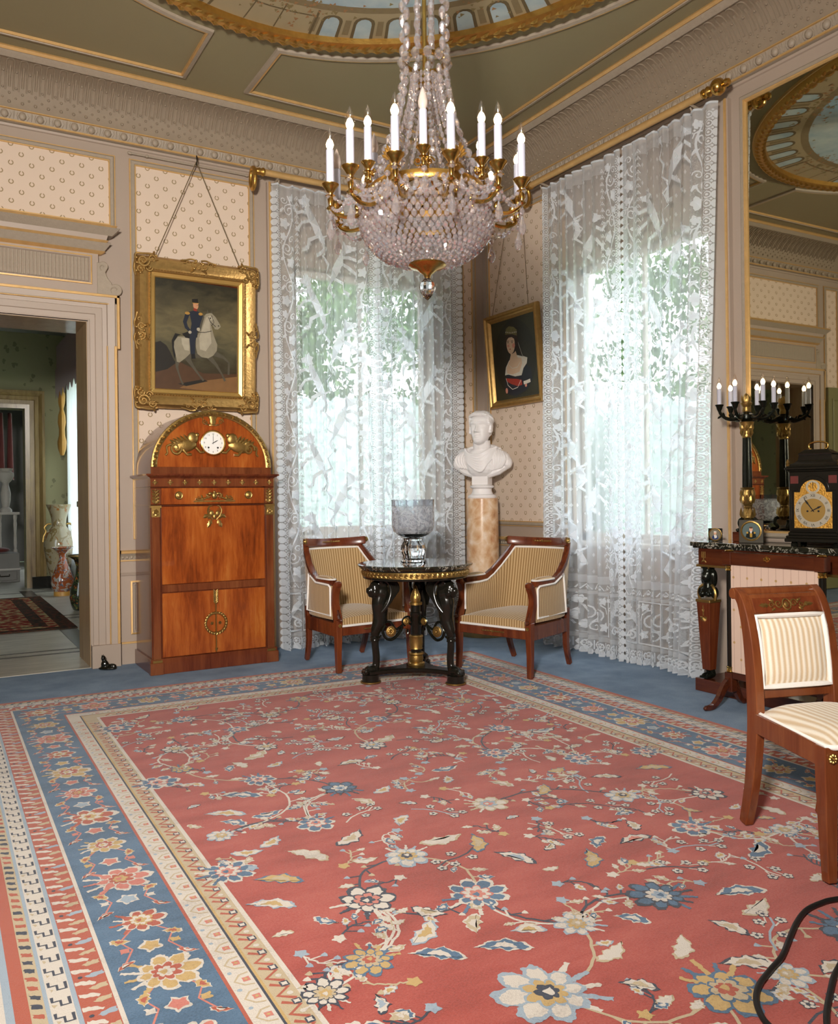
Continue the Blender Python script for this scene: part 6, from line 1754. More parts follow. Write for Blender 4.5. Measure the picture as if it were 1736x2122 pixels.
leg_me = lion_leg(); leg_me.materials.append(MAT['black'])
wm = MB()
for s in (-1, 1):
    for k in range(8):
        pts = spline([(0.268 - 0.008 * k, s * 0.048, 0.470 + 0.014 * k), (0.230 - 0.010 * k, s * 0.062, 0.525 + 0.012 * k), (0.206 - 0.006 * k, s * 0.062, 0.60 + 0.008 * k), (0.216 - 0.002 * k, s * 0.055, 0.655 + 0.003 * k), (0.245, s * 0.048, 0.680)], 4)
        wm.tube(pts, [0.014 - 0.0004 * j for j in range(len(pts))], 6, flat=0.55)
wing_me = wm.mesh('wing', 50); wing_me.materials.append(MAT['black'])
km = MB(); km.lathe([(0.040, 0.0), (0.044, 0.004), (0.040, 0.010), (0.040, 0.02), (0.046, 0.026), (0.040, 0.032)], 16); knee = km.mesh('knee_ring', 40); knee.materials.append(MAT['black'])
for a in ANG:
    leg = obj('leg', leg_me, None, tb, R(a)); obj('wing', wing_me, None, leg); obj('knee_ring', knee, None, leg, T(0.302, 0, 0.275) @ S(0.72, 0.72, 1))
    MB().lathe([(0.058, 0.0), (0.066, 0.004), (0.066, 0.010), (0.058, 0.014), (0.056, 0.056), (0.05, 0.058)], 20, T(0.335, 0, 0)).build('foot_pad', 'black', leg, smooth=30)
    MB().lathe([(0.058, 0.0), (0.069, 0.003), (0.069, 0.011), (0.058, 0.013)], 20, T(0.335, 0, 0)).build('gilt_foot_ring', 'bronze', leg, smooth=30)
    # scrolled stretcher with rosette
    sm = MB(); sm.tube(spline([(0.035, 0, 0.365), (0.075, 0, 0.385), (0.11, 0, 0.36), (0.15, 0, 0.345), (0.19, 0, 0.395), (0.25, 0, 0.385), (0.295, 0, 0.365)], 5), 0.008, 7)
    sm.tube(spline([(0.10, 0, 0.36), (0.13, 0, 0.31), (0.18, 0, 0.275), (0.225, 0, 0.29), (0.245, 0, 0.335), (0.225, 0, 0.375)], 5), 0.010, 7); sm.tube(spline([(0.04, 0, 0.385), (0.05, 0, 0.42), (0.085, 0, 0.415), (0.10, 0, 0.385), (0.08, 0, 0.36)], 5), 0.007, 7)
    for p, ang in (((0.13, 0.32), 2.6), ((0.21, 0.40), 1.0), ((0.25, 0.31), -0.6), ((0.06, 0.34), -1.5)): leafy(sm, p, ang, 0.04, 0.02, None, 0.006)
    sc_ = sm.build('scroll_stretcher', 'patina', leg, smooth=50)
    for (x, z, r) in ((0.185, 0.33, 0.036), (0.072, 0.39, 0.025)):
        rm = MB(); rm.lathe([(r, -0.006), (r, 0.006), (r * 0.85, 0.009), (r * 0.8, 0.005), (0.001, 0.005)], 20, T(x, 0, z) @ R(pi / 2, 'X')); rosette3(rm, (0, 0), r * 0.75, 8, T(x, -0.006, z)); rosette3(rm, (0, 0), r * 0.75, 8, T(x, 0.006, z) @ R(pi, 'Z')); rm.lathe([(0.001, -0.008), (r * 0.85, -0.008), (r, -0.005)], 20, T(x, 0, z) @ R(pi / 2, 'X'))
        rm.build('gilt_rosette', 'bronze', sc_, smooth=40)

# engraved glass goblet on the table
t = NT('engraved_crystal'); co = t.coords(); g = t.n('ShaderNodeBsdfGlass'); g.inputs['IOR'].default_value = 1.35; g.inputs['Roughness'].default_value = 0.0; g.inputs['Color'].default_value = (0.97, 0.98, 1, 1)
d = t.n('ShaderNodeBsdfTranslucent'); d.inputs[0].default_value = (0.92, 0.94, 0.97, 1); d2 = t.n('ShaderNodeBsdfDiffuse'); d2.inputs[0].default_value = (0.92, 0.94, 0.97, 1); ad = t.n('ShaderNodeMixShader'); ad.inputs[0].default_value = 0.35; t.t.links.new(d.outputs[0], ad.inputs[1]); t.t.links.new(d2.outputs[0], ad.inputs[2])
x, y, z = t.xyz(co)
zone = t.math('MULTIPLY', t.math('GREATER_THAN', z, 0.20), t.math('LESS_THAN', z, 0.385)); pat = t.noise(co, 34, 3, 0.6, 1.5)
eng = t.math('MULTIPLY', zone, t.math('ADD', 0.14, t.math('MULTIPLY', t.math('GREATER_THAN', pat, 0.52), 0.34))); mx = t.n('ShaderNodeMixShader'); t.put(mx.inputs[0], eng)
t.t.links.new(g.outputs[0], mx.inputs[1]); t.t.links.new(ad.outputs[0], mx.inputs[2]); t.t.links.new(mx.outputs[0], t.out.inputs[0]); MAT['engraved'] = t.m
t = NT('clear_crystal'); t.set(col=(0.97, 0.97, 0.98, 1), rough=0.0, trans=1.0, ior=1.45); MAT['crystal'] = t.m
gv = thing('glass_vase', 'large engraved crystal goblet vase on the round table', 'vase', (2.87, 4.95, 0.8034))
MB().lathe([(0.075, 0.175), (0.105, 0.19), (0.135, 0.215), (0.145, 0.25), (0.146, 0.42), (0.148, 0.43), (0.145, 0.43), (0.141, 0.42), (0.140, 0.25), (0.130, 0.222), (0.10, 0.198), (0.02, 0.185), (0.02, 0.17), (0.07, 0.165)], 48, cap=False).build('bowl', 'engraved', gv, smooth=40)
st = MB(); rings = []
for r, z in ((0.085, 0.0), (0.088, 0.008), (0.075, 0.02), (0.072, 0.05), (0.088, 0.085), (0.082, 0.12), (0.062, 0.15), (0.066, 0.168), (0.02, 0.172)):
    rings.append([(r * (1 - 0.07 * (k % 2)) * cos(2 * pi * k / 28), r * (1 - 0.07 * (k % 2)) * sin(2 * pi * k / 28), z) for k in range(28)])
st.loft(rings).build('faceted_foot', 'crystal', gv)

# ================================================================== MARBLE COLUMN AND BUST
KX, KY = 4.345, 6.235
kc = thing('marble_column', 'round mottled marble column standing in the corner', 'column', (KX, KY, 0))
MB().lathe([(0.232, 0.0), (0.238, 0.02), (0.232, 0.055), (0.205, 0.065), (0.19, 0.085), (0.165, 0.11), (0.158, 0.115)], 48).build('base', simple('ochre_marble', 'a88f5e', 0.35, var=0.25, vscale=12), kc, smooth=40)
MB().lathe([(0.150, 0.11), (0.148, 0.6), (0.142, 1.228), (0.138, 1.232)], 48).build('shaft', 'breccia', kc, smooth=40)

bu = thing('marble_bust', 'white marble bust of a laurelled man in draped cloak on the column', 'bust', (KX, KY, 1.2325), atan2(-0.60, -0.80) + pi / 2)
# local: faces -y, x to its left side
MB().lathe([(0.125, 0.0), (0.130, 0.012), (0.122, 0.03), (0.100, 0.036), (0.090, 0.06), (0.086, 0.085), (0.108, 0.098), (0.110, 0.110), (0.098, 0.118), (0.080, 0.122)], 36).build('socle', 'white_marble', bu, smooth=35)
MB().box(-0.075, 0.075, -0.07, 0.07, 0.12, 0.20).build('block', 'white_marble', bu, bevel=0.004)
mb = MB()
mb.ball((0, 0.01, 0.345), (0.165, 0.105, 0.125), 18, 12); mb.ball((0, -0.02, 0.29), (0.135, 0.105, 0.105), 16, 10)
for s in (-1, 1): mb.ball((s * 0.165, 0.02, 0.352), (0.10, 0.075, 0.078), 14, 9); mb.ball((s * 0.11, 0.02, 0.405), (0.085, 0.06, 0.05), 12, 8); mb.ball((s * 0.232, 0.02, 0.318), (0.050, 0.055, 0.060), 12, 8); mb.tube([(s * 0.23, 0.02, 0.30), (s * 0.15, 0.0, 0.25), (s * 0.05, -0.02, 0.215)], [0.04, 0.045, 0.04], 10)
mb.tube([(0, 0.02, 0.36), (0, 0.015, 0.44), (0, 0.0, 0.52)], [0.10, 0.080, 0.080], 16)
HZ = 0.632; tilt = T(0, -0.014, HZ) @ R(-0.06, 'X') @ S(1.26, 1.26, 1.26)
LV = [(-0.122, 0.012, -0.072, -0.02), (-0.112, 0.034, -0.092, 0.012), (-0.098, 0.045, -0.098, 0.035), (-0.08, 0.053, -0.095, 0.052), (-0.055, 0.061, -0.091, 0.068), (-0.03, 0.067, -0.089, 0.085), (0.0, 0.071, -0.087, 0.098), (0.03, 0.074, -0.089, 0.104), (0.06, 0.075, -0.085, 0.103), (0.085, 0.070, -0.072, 0.093), (0.105, 0.056, -0.050, 0.074), (0.118, 0.036, -0.028, 0.048), (0.125, 0.010, 0.0, 0.02)]
def lvl(z):
    for p, q in zip(LV, LV[1:]):
        if z <= q[0]:
            s_ = (z - p[0]) / (q[0] - p[0]); return [p[i] + (q[i] - p[i]) * s_ for i in (1, 2, 3)]
    return LV[-1][1:]
def g2(x, z, cx, cz, sx, sz): return math.exp(-((x - cx) / sx) ** 2 - ((z - cz) / sz) ** 2)
rings = []
NZ, NA = 72, 84
for j in range(NZ + 1):
    z = -0.122 + 0.247 * j / NZ; X_, f_, b_ = lvl(z); row = []
    for k in range(NA):
        a = 2 * pi * k / NA; cy = 0.0; sa, ca = sin(a), cos(a)
        x = X_ * (abs(sa) ** 0.88) * (1 if sa >= 0 else -1); y = f_ * ca if ca > 0 else b_ * -ca * 1.0
        d = 0.0; ax_ = abs(x)
        if ca > 0.1:
            t_ = max(0.0, min(1.0, (0.024 - z) / 0.058)); nose = (0.006 + 0.021 * t_) if -0.036 < z < 0.026 else (0.027 * max(0, 1 - (-0.036 - z) / 0.007) if z <= -0.036 else 0.006 * max(0, 1 - (z - 0.026) / 0.012))
            d += nose * math.exp(-(x / (0.0085 + 0.005 * t_)) ** 2) + 0.008 * (g2(ax_, z, 0.015, -0.032, 0.007, 0.008))
            d -= 0.013 * g2(ax_, z, 0.031, 0.010, 0.015, 0.011); d += 0.009 * g2(ax_, z, 0.031, 0.008, 0.010, 0.0065); d += 0.006 * g2(ax_, z, 0.031, 0.030, 0.022, 0.007)
            d += 0.006 * g2(ax_, z, 0.046, -0.018, 0.016, 0.016); d += 0.008 * g2(x, z, 0, -0.060, 0.020, 0.0055) + 0.008 * g2(x, z, 0, -0.074, 0.017, 0.006) - 0.005 * g2(x, z, 0, -0.0665, 0.024, 0.003) - 0.004 * g2(x, z, 0, -0.086, 0.02, 0.006) + 0.006 * g2(x, z, 0, -0.102, 0.018, 0.012)
            d -= 0.004 * g2(ax_, z, 0.030, -0.055, 0.006, 0.02)
        an = abs((a + pi) % (2 * pi) - pi)                    # 0 front .. pi back
        hl = 0.078 - 0.062 * smst((an - 0.75) / 0.5) - 0.075 * smst((an - 1.55) / 0.5)
        h_ = smst((z - hl) / 0.012)
        d2 = h_ * (0.010 + 0.0045 * sin(an * 17 + 5 * sin(z * 90)) * sin(z * 150 + 3 * sin(an * 6)))
        L_ = sqrt(x * x + y * y) or 1
        d *= 1.45
        row.append((x + x / L_ * d2, y - d + y / L_ * d2, z + (d2 * 0.5 if z > 0.07 else 0)))
    rings.append(row)
mb.loft(rings, True, True, tilt)
for s in (-1, 1):
    mb.ball((s * 0.076, 0.014, -0.004), (0.009, 0.019, 0.030), 12, 8, tilt); mb.ball((s * 0.074, -0.006, -0.03), (0.007, 0.010, 0.012), 8, 6, tilt)
    for k in range(5): mb.ball((s * 0.076, 0.0 - 0.004 * k, 0.045 - 0.018 * k), (0.011, 0.013, 0.012), 8, 6, tilt)
torso = obj('torso', sculpt(mb, 'torso', 0.0042, 1, 0.4), 'white_marble', bu)
lw = MB()
for k in range(30):
    a = -2.0 + 4.0 * k / 29
    for s in (0, 1):
        p = Vector((0.084 * sin(a), 0.010 - 0.100 * cos(a) if abs(a) > 0.9 else 0.010 - (0.092 + 0.004 * cos(a)) * cos(a), 0.050 + 0.036 * cos(a * 0.8) + 0.010 * s))
        M = tilt @ Matrix.Translation(p) @ R(a) @ R(0.5 if s else -0.4, 'Y')
        lw.add([M @ Vector(q) for q in ((-0.016, 0, 0), (0, -0.003, 0.008), (0.018, -0.002, 0.004), (0, -0.003, -0.006), (0, -0.007, 0.001))], [(0, 1, 4), (1, 2, 4), (2, 3, 4), (3, 0, 4)])
lw.build('laurel_wreath', 'white_marble', bu)
dp_ = MB()                                              # folds of the cloak
def foldline(pts, r): dp_.tube(spline(pts, 5), r, 8)
for k in range(7):                                    # swags across the chest
    q = k / 6; dr_ = 0.145 * q
    foldline([(-0.150 + 0.02 * q, -0.035 - 0.03 * q, 0.452 - 0.06 * q), (-0.090, -0.098 - 0.008 * q, 0.412 - 0.09 * q - 0.01), (0.005 + 0.02 * q, -0.126 - 0.004 * q, 0.385 - dr_), (0.085, -0.102, 0.425 - 0.11 * q), (0.150 - 0.01 * q, -0.030, 0.462 - 0.05 * q)], 0.0115)
for k in range(6):                                    # folds falling over its left shoulder
    q = k / 5; foldline([(0.095 + 0.10 * q, 0.0, 0.462 - 0.04 * q), (0.125 + 0.105 * q, -0.055 + 0.012 * q, 0.395 - 0.03 * q), (0.128 + 0.10 * q, -0.066 + 0.02 * q, 0.32), (0.105 + 0.085 * q, -0.058 + 0.02 * q, 0.245 + 0.025 * q)], 0.011)
for k in range(4):
    q = k / 3; foldline([(-0.120 - 0.085 * q, 0.0, 0.452 - 0.045 * q), (-0.150 - 0.085 * q, -0.050 + 0.01 * q, 0.385 - 0.02 * q), (-0.150 - 0.075 * q, -0.055 + 0.01 * q, 0.315), (-0.12 - 0.07 * q, -0.055, 0.265 + 0.01 * q)], 0.011)
foldline([(-0.175, 0.03, 0.43), (-0.08, 0.075, 0.468), (0.0, 0.085, 0.475), (0.08, 0.075, 0.468), (0.165, 0.03, 0.435)], 0.022)
dp_.ball((0, -0.025, 0.30), (0.14, 0.09, 0.11), 16, 10)
obj('cloak', sculpt(dp_, 'cloak', 0.004, 1, 0.5), 'white_marble', bu)
# ================================================================== ELECTRIC CANDLE (shared)
t = NT('lit_bulb_glass'); t.set(col=(1, 0.9, 0.75, 1), emit=(1.0, 0.80, 0.52, 1), estr=9.0, rough=0.2); t.m.cycles.emission_sampling = 'NONE'; MAT['bulb_lit'] = t.m
t = NT('bulb_tip_glass'); g = t.n('ShaderNodeBsdfGlossy'); g.inputs['Roughness'].default_value = 0.05; tr = t.n('ShaderNodeBsdfTransparent'); tr.inputs[0].default_value = (1, 0.96, 0.92, 1); mx = t.n('ShaderNodeMixShader'); mx.inputs[0].default_value = 0.15
t.t.links.new(tr.outputs[0], mx.inputs[1]); t.t.links.new(g.outputs[0], mx.inputs[2]); t.t.links.new(mx.outputs[0], t.out.inputs[0]); MAT['bulb_glass'] = t.m
MAT['bulb_dim'] = simple('unlit_bulb_glass', 'b9aaa0', 0.1, var=0.15, vscale=60, coat=0.6)


def candle_meshes(h, r):
    sl = MB().lathe([(r * 1.05, 0), (r, 0.004), (r, h - 0.004), (r * 0.8, h)], 16).mesh('sleeve', 40); sl.materials.append(MAT['wax'])
    br = r * 1.12
    core = MB().lathe([(r * 0.6, h), (br * 0.85, h + br * 0.7), (br * 0.9, h + br * 1.2), (br * 0.6, h + br * 2.0), (br * 0.3, h + br * 2.4), (0.001, h + br * 2.5)], 14).mesh('bulb_core', 60)
    tip = MB().lathe([(r * 0.7, h), (br * 1.05, h + br * 0.9), (br * 1.10, h + br * 1.7), (br * 0.85, h + br * 3.0), (br * 0.45, h + br * 4.2), (0.001, h + br * 5.0)], 14).mesh('bulb', 60)
    tip.materials.append(MAT['bulb_glass']); core.materials.append(MAT['bulb_lit'])
    return sl, core, tip


# ================================================================== CONSOLE TABLE ALONG THE RIGHT WALL
con = thing('console_table', 'mahogany console with dark veined marble top and herm legs below the mirror', 'console table', (4.44, 3.12, 0))
Y0, Y1 = -0.585, 0.595; XF, XB = -0.245, 0.225
mb = MB()
for z0, z1, e in ((0.905, 0.918, -0.012), (0.918, 0.945, 0.0)): mb.box(XF + 0.0 - e, XB, Y0 - e * -1, Y1 + e, z0, z1)
mb.build('marble_top', 'dark_marble', con, bevel=0.004, bseg=2)
MB().box(XF + 0.025, XB - 0.005, Y0 + 0.03, Y1 - 0.045, 0.80, 0.906).build('apron', 'mahog_dark', con, bevel=0.003)
MB().box(XF + 0.015, XB - 0.004, Y0 + 0.02, Y1 - 0.035, 0.788, 0.802).build('gilt_moulding', 'bronze', con, bevel=0.002)
MB().box(XF + 0.012, XB - 0.002, Y0 + 0.01, Y1 - 0.02, 0.0, 0.080).build('plinth', 'mahog_dark', con, bevel=0.003)
MB().add([(XB - 0.012, y, z) for z in (0.08, 0.79) for y in (Y0 + 0.05, Y1 - 0.06)], [(0, 1, 3, 2)]).build('back_mirror', 'mirror', con)
for yy in (Y0 + 0.06, Y1 - 0.085): MB().box(XB - 0.04, XB - 0.013, yy - 0.03, yy + 0.03, 0.08, 0.79).build('rear_pilaster', 'mahog', con, bevel=0.002)


def herm_mesh():
    mb = MB()
    mb.ball((0, 0, 0.735), (0.036, 0.032, 0.042), 14, 10); mb.ball((-0.016, 0, 0.718), (0.024, 0.024, 0.030), 12, 8); mb.ball((-0.036, 0, 0.726), (0.007, 0.006, 0.010), 8, 6); mb.ball((-0.032, 0, 0.708), (0.007, 0.012, 0.005), 8, 5); mb.ball((0.004, 0, 0.775), (0.038, 0.036, 0.014), 14, 6)
    for s in (-1, 1): mb.ball((0.008, s * 0.034, 0.715), (0.018, 0.012, 0.050), 10, 7); mb.ball((-0.022, s * 0.013, 0.738), (0.008, 0.008, 0.005), 8, 5)
    mb.tube([(0, 0, 0.70), (0, 0, 0.65)], [0.022, 0.028], 12)
    return sculpt(mb, 'herm_head', 0.0045, 2)


hm = herm_mesh(); hm.materials.append(MAT['patina'])
bm_ = MB(); bm_.ball((0, 0, 0.635), (0.036, 0.058, 0.040), 14, 9); 
for s in (-1, 1): bm_.ball((-0.028, s * 0.024, 0.615), (0.018, 0.017, 0.018), 12, 8); bm_.ball((0.0, s * 0.050, 0.625), (0.028, 0.022, 0.040), 10, 7)
bst = sculpt(bm_, 'herm_bust', 0.0045, 2); bst.materials.append(MAT['patina'])
sg = MB()
for s in (-1, 1): sg.tube(spline([(0.0, s * 0.03, 0.672), (-0.01, s * 0.052, 0.655), (-0.012, s * 0.066, 0.62), (-0.01, s * 0.060, 0.58)], 4), 0.010, 7)
sgm = sg.mesh('gilt_lappet', 50); sgm.materials.append(MAT['bronze'])
for yy in (Y1 - 0.085, Y0 + 0.07):
    X0 = XF + 0.068
    mb = MB(); mb.loft([[(X0 + a * w_, yy + b * w_, z) for a, b in ((-1, -1), (1, -1), (1, 1), (-1, 1))] for z, w_ in ((0.135, 0.030), (0.565, 0.052))])
    lg = mb.build('herm_leg', 'mahog', con, bevel=0.003)
    M = T(X0, yy, 0)
    MB().box(-0.056, 0.056, -0.056, 0.056, 0.563, 0.582, M).build('gilt_collar', 'bronze', lg, bevel=0.003)
    obj('herm_head', hm, None, lg, M @ T(0, 0, 0.70) @ S(1.25, 1.25, 1.12) @ T(0, 0, -0.70)); obj('herm_bust', bst, None, lg, M); obj('gilt_lappet', sgm, None, lg, M)
    MB().lathe([(0.03, 0.772), (0.042, 0.776), (0.046, 0.79)], 4, M @ R(0), a0=pi / 4).build('gilt_capital', 'bronze', lg)
    f = MB()
    for s in (-1, 1):
        f.ball((-0.008, s * 0.016, 0.098), (0.045, 0.015, 0.018), 10, 6, M); f.tube([(0.02, s * 0.016, 0.10), (0.008, s * 0.015, 0.14)], 0.016, 8, M=M)
        for k in range(4): f.ball((-0.05, s * 0.016 + (k - 1.5) * 0.007, 0.092), (0.010, 0.004, 0.008), 6, 4, M)
    f.build('bronze_feet', 'patina', lg, smooth=50)
    m = MB(); MM = T(X0 - 0.047, yy, 0.50) @ R(-pi / 2)
    for k in range(9): leafy(m, (0, -0.03), pi * k / 8 - pi if k < 99 else 0, 0.030, 0.010, MM, 0.005)
    m.tube([(0, -0.002, -0.02), (0, -0.004, 0.045)], 0.003, 5, M=MM); leafy(m, (0, 0.0), pi / 2 + 0.4, 0.026, 0.01, MM); leafy(m, (0, 0.0), pi / 2 - 0.4, 0.026, 0.01, MM); m.build('palmette_mount', 'bronze', lg)
for (M, nm) in ((T(XF + 0.024, Y1 - 0.09, 0.852) @ R(-pi / 2), 'trident_mount'), (T(XF + 0.12, Y1 - 0.044, 0.852) @ R(pi), 'trident_mount')):
    m = MB()
    for dx in (-0.012, 0, 0.012): m.tube([(dx, -0.002, -0.005), (dx, -0.002, 0.032)], 0.0026, 5, M=M)
    m.tube([(-0.014, -0.002, -0.006), (0.014, -0.002, -0.006)], 0.003, 5, M=M); m.tube([(0, -0.002, -0.005), (0, -0.002, -0.02)], 0.003, 5, M=M)
    for s in (-1, 1): leafy(m, (0, -0.02), -pi / 2 + s * 0.9, 0.026, 0.012, M)
    m.build(nm, 'bronze', con)

# ================================================================== FIRE SCREEN IN FRONT OF THE CONSOLE
t = NT('pink_striped_silk'); x, y, z = t.xyz(t.coords())
ln = t.math('LESS_THAN', t.math('ABSOLUTE', t.math('SUBTRACT', t.math('FRACT', t.math('DIVIDE', y, 0.047)), 0.5)), 0.04)
fl = None
for off in (0.0, 0.5):
    dy = t.math('SUBTRACT', t.math('FRACT', t.math('ADD', t.math('DIVIDE', y, 0.094), off + 0.25)), 0.5); dz = t.math('SUBTRACT', t.math('FRACT', t.math('ADD', t.math('DIVIDE', z, 0.19), off)), 0.5)
    d = t.math('SQRT', t.math('ADD', t.math('POWER', t.math('MULTIPLY', dy, 0.094), 2.0), t.math('POWER', t.math('MULTIPLY', dz, 0.19), 2.0))); m = t.math('LESS_THAN', d, 0.0075); fl = m if fl is None else t.math('MAXIMUM', fl, m)
c = t.mix(t.math('MULTIPLY', ln, 0.6), lin('dcc0ae'), lin('b08a78')); c = t.mix(t.math('MULTIPLY', fl, 0.8), c, lin('b08a42')); t.set(col=c, rough=0.55, sheen=0.2); MAT['pink_silk'] = t.m
fs = thing('fire_screen', 'upright fire screen with pink striped silk between black columns', 'fire screen', (4.06, 3.005, 0))
for s in (-1, 1):
    MB().lathe([(0.019, 0.20), (0.019, 0.83)], 18, T(0, s * 0.295, 0)).build('column', 'black', fs, smooth=40)
    col = fs.children[-1]
    for z0, z1 in ((0.20, 0.235), (0.795, 0.83)): MB().lathe([(0.020, z0), (0.025, z0 + 0.004), (0.021, (z0 + z1) / 2 - 0.004), (0.024, (z0 + z1) / 2), (0.021, (z0 + z1) / 2 + 0.004), (0.025, z1 - 0.004), (0.020, z1)], 18, T(0, s * 0.295, 0)).build('gilt_ring', 'brass', col, smooth=40)
    MB().box(-0.03, 0.03, s * 0.295 - 0.03, s * 0.295 + 0.03, 0.83, 0.908).build('corner_block', 'mahog_dark', fs, bevel=0.003)
    MB().lathe([(0.022, 0.908), (0.028, 0.912), (0.022, 0.918), (0.001, 0.920)], 16, T(0, s * 0.295, 0)).build('gilt_cap', 'brass', fs, smooth=40)
    MB().box(-0.026, 0.026, s * 0.295 - 0.026, s * 0.295 + 0.026, 0.085, 0.20).build('foot_block', 'mahog_dark', fs, bevel=0.004)
    for q in (-1, 1):
        f = MB(); q = q * (0.58 if q > 0 else 1); pts = spline([(q * 0.01, s * 0.295, 0.155), (q * 0.06, s * 0.295, 0.120), (q * 0.11, s * 0.295, 0.055), (q * 0.165, s * 0.295, 0.018), (q * 0.215, s * 0.295, 0.016)], 5); rbar(f, pts, 0.026, [0.048 - 0.028 * k / (len(pts) - 1) for k in range(len(pts))], (0, 1, 0)); f.ball((q * 0.218, s * 0.295, 0.014), (0.014, 0.015, 0.013), 8, 6); f.build('foot', 'mahog_dark', fs, smooth=35)
MB().box(-0.024, 0.024, -0.266, 0.266, 0.832, 0.905).build('top_rail', 'mahog_dark', fs, bevel=0.003)
MB().box(-0.027, 0.027, -0.266, 0.266, 0.838, 0.844).build('rail_bead', 'mahog_dark', fs)
k = MB(); k.lathe([(0.016, 0), (0.016, 0.003), (0.006, 0.006), (0.006, 0.012), (0.011, 0.018), (0.009, 0.025), (0.001, 0.027)], 14, T(-0.024, 0.02, 0.878) @ R(-pi / 2, 'Y')); k.build('knob', 'brass', fs, smooth=40)
MB().box(-0.012, 0.012, -0.278, 0.278, 0.205, 0.832).build('silk_panel', 'pink_silk', fs)
MB().box(-0.02, 0.02, -0.27, 0.27, 0.165, 0.205).build('bottom_rail', 'mahog_dark', fs, bevel=0.003)

# ================================================================== OBJECTS ON THE CONSOLE
ZT = 0.9452
cl = thing('bracket_clock', 'black bracket clock with gilt dial and brass handle on the console', 'clock', (4.45, 2.985, ZT), radians(-74))
W2, D2 = 0.135, 0.095
for sx in (-1, 1):
    for sy in (-1, 1): MB().lathe([(0.018, 0), (0.02, 0.006), (0.014, 0.018)], 12, T(sx * 0.115, sy * 0.075, 0)).build('foot', 'black', cl, smooth=40)
mb = MB()
for z0, z1, e in ((0.018, 0.040, 0.022), (0.040, 0.055, 0.016), (0.055, 0.075, 0.006)): mb.box(-W2 - e, W2 + e, -D2 - e, D2 + e, z0, z1)
mb.build('base', 'black', cl, bevel=0.004)
MB().box(-W2, W2, -D2, D2, 0.075, 0.425).build('case', 'black', cl, bevel=0.003)
mb = MB()
for z0, z1, e in ((0.425, 0.435, 0.008), (0.435, 0.450, 0.020), (0.450, 0.458, 0.012)): mb.box(-W2 - e, W2 + e, -D2 - e, D2 + e, z0, z1)
mb.build('cornice', 'black', cl, bevel=0.003)
mb = MB(); mb.loft([[(sx * w_, sy * w_ * 0.72, z) for sx, sy in ((-1, -1), (1, -1), (1, 1), (-1, 1))] for z, w_ in ((0.458, 0.142), (0.468, 0.128), (0.478, 0.108), (0.490, 0.094), (0.520, 0.088), (0.528, 0.092), (0.534, 0.086), (0.545, 0.070), (0.552, 0.060))]); mb.build('bell_top', 'black', cl, smooth=30)
mb = MB(); mb.tube(spline([(-0.042, 0, 0.552), (-0.052, 0, 0.568), (-0.046, 0, 0.588), (0, 0, 0.598), (0.046, 0, 0.588), (0.052, 0, 0.568), (0.042, 0, 0.552)], 5), 0.0055, 8); mb.ball((-0.042, 0, 0.556), 0.008, 8, 5); mb.ball((0.042, 0, 0.556), 0.008, 8, 5); mb.build('handle', 'brass', cl, smooth=50)
for sx in (-1, 1):
    for sy in (-1, 1): MB().lathe([(0.010, 0.458), (0.012, 0.463), (0.006, 0.470), (0.011, 0.480), (0.004, 0.495), (0.001, 0.498)], 12, T(sx * 0.140, sy * 0.095, 0)).build('finial', 'bronze', cl, smooth=40)
# arched door with gilt dial plate
def arch_plate(hw, zb, zs, r, n=16): return [(-hw, zb), (hw, zb), (hw, zs), (r, zs)] + [(r * cos(pi * k / n), zs + r * sin(pi * k / n)) for k in range(1, n)] + [(-r, zs), (-hw, zs)]
MF = T(0, -D2, 0) @ R(pi / 2, 'X')
MB().prism(arch_plate(0.122, 0.085, 0.315, 0.085), 0.0, 0.006, MF).build('door_frame', 'black', cl, bevel=0.002)
MAT['dial_gilt'] = simple('chased_gilt_spandrel', 'b98b3c', 0.4, 0.85, var=0.6, vscale=110, bump=0.8, bscale=130)
dlp = MB().prism(arch_plate(0.103, 0.100, 0.306, 0.070), 0.004, 0.0085, MF).build('dial_plate', 'dial_gilt', cl)
cz = 0.202
def annulus(c, r0, r1, z, n=48): 
    m = MB(); m.loft([[(c[0] + r0 * cos(2 * pi * k / n), c[1] + r0 * sin(2 * pi * k / n), z + dz) for k in range(n)] if i % 2 == 0 else [(c[0] + r1 * cos(2 * pi * k / n), c[1] + r1 * sin(2 * pi * k / n), z + dz) for k in range(n)] for i, dz in ((0, 0.002), (1, 0.002), (1, 0.0), (0, 0.0), (0, 0.002))], False, True, MF); return m
annulus((0, cz), 0.067, 0.099, 0.0085).build('chapter_ring', 'silver_ring', dlp)
ring = dlp.children[-1]
MB().lathe([(0.001, 0.0092), (0.067, 0.0092), (0.067, 0.0085)], 40, MF @ T(0, cz, 0), False).build('dial_centre', simple('matted_brass', '9c7d42', 0.5, 0.7, var=0.1), dlp)
for i, s_ in enumerate(['XII', 'I', 'II', 'III', 'IIII', 'V', 'VI', 'VII', 'VIII', 'IX', 'X', 'XI']):
    a = pi / 2 - i * pi / 6; obj('numeral', text_mesh(s_, 0.022), 'ink', ring, MF @ T(0.083 * cos(a), cz + 0.083 * sin(a), 0.0112) @ R(a - pi / 2))
annulus((0, 0.335), 0.026, 0.038, 0.0085).build('strike_ring', 'silver_ring', dlp)
MB().prism([(-0.002, -0.006), (0.002, -0.006), (0.0012, 0.030), (-0.0012, 0.030)], 0.010, 0.0112, MF @ T(0, 0.335, 0)).build('strike_hand', 'ink', dlp)
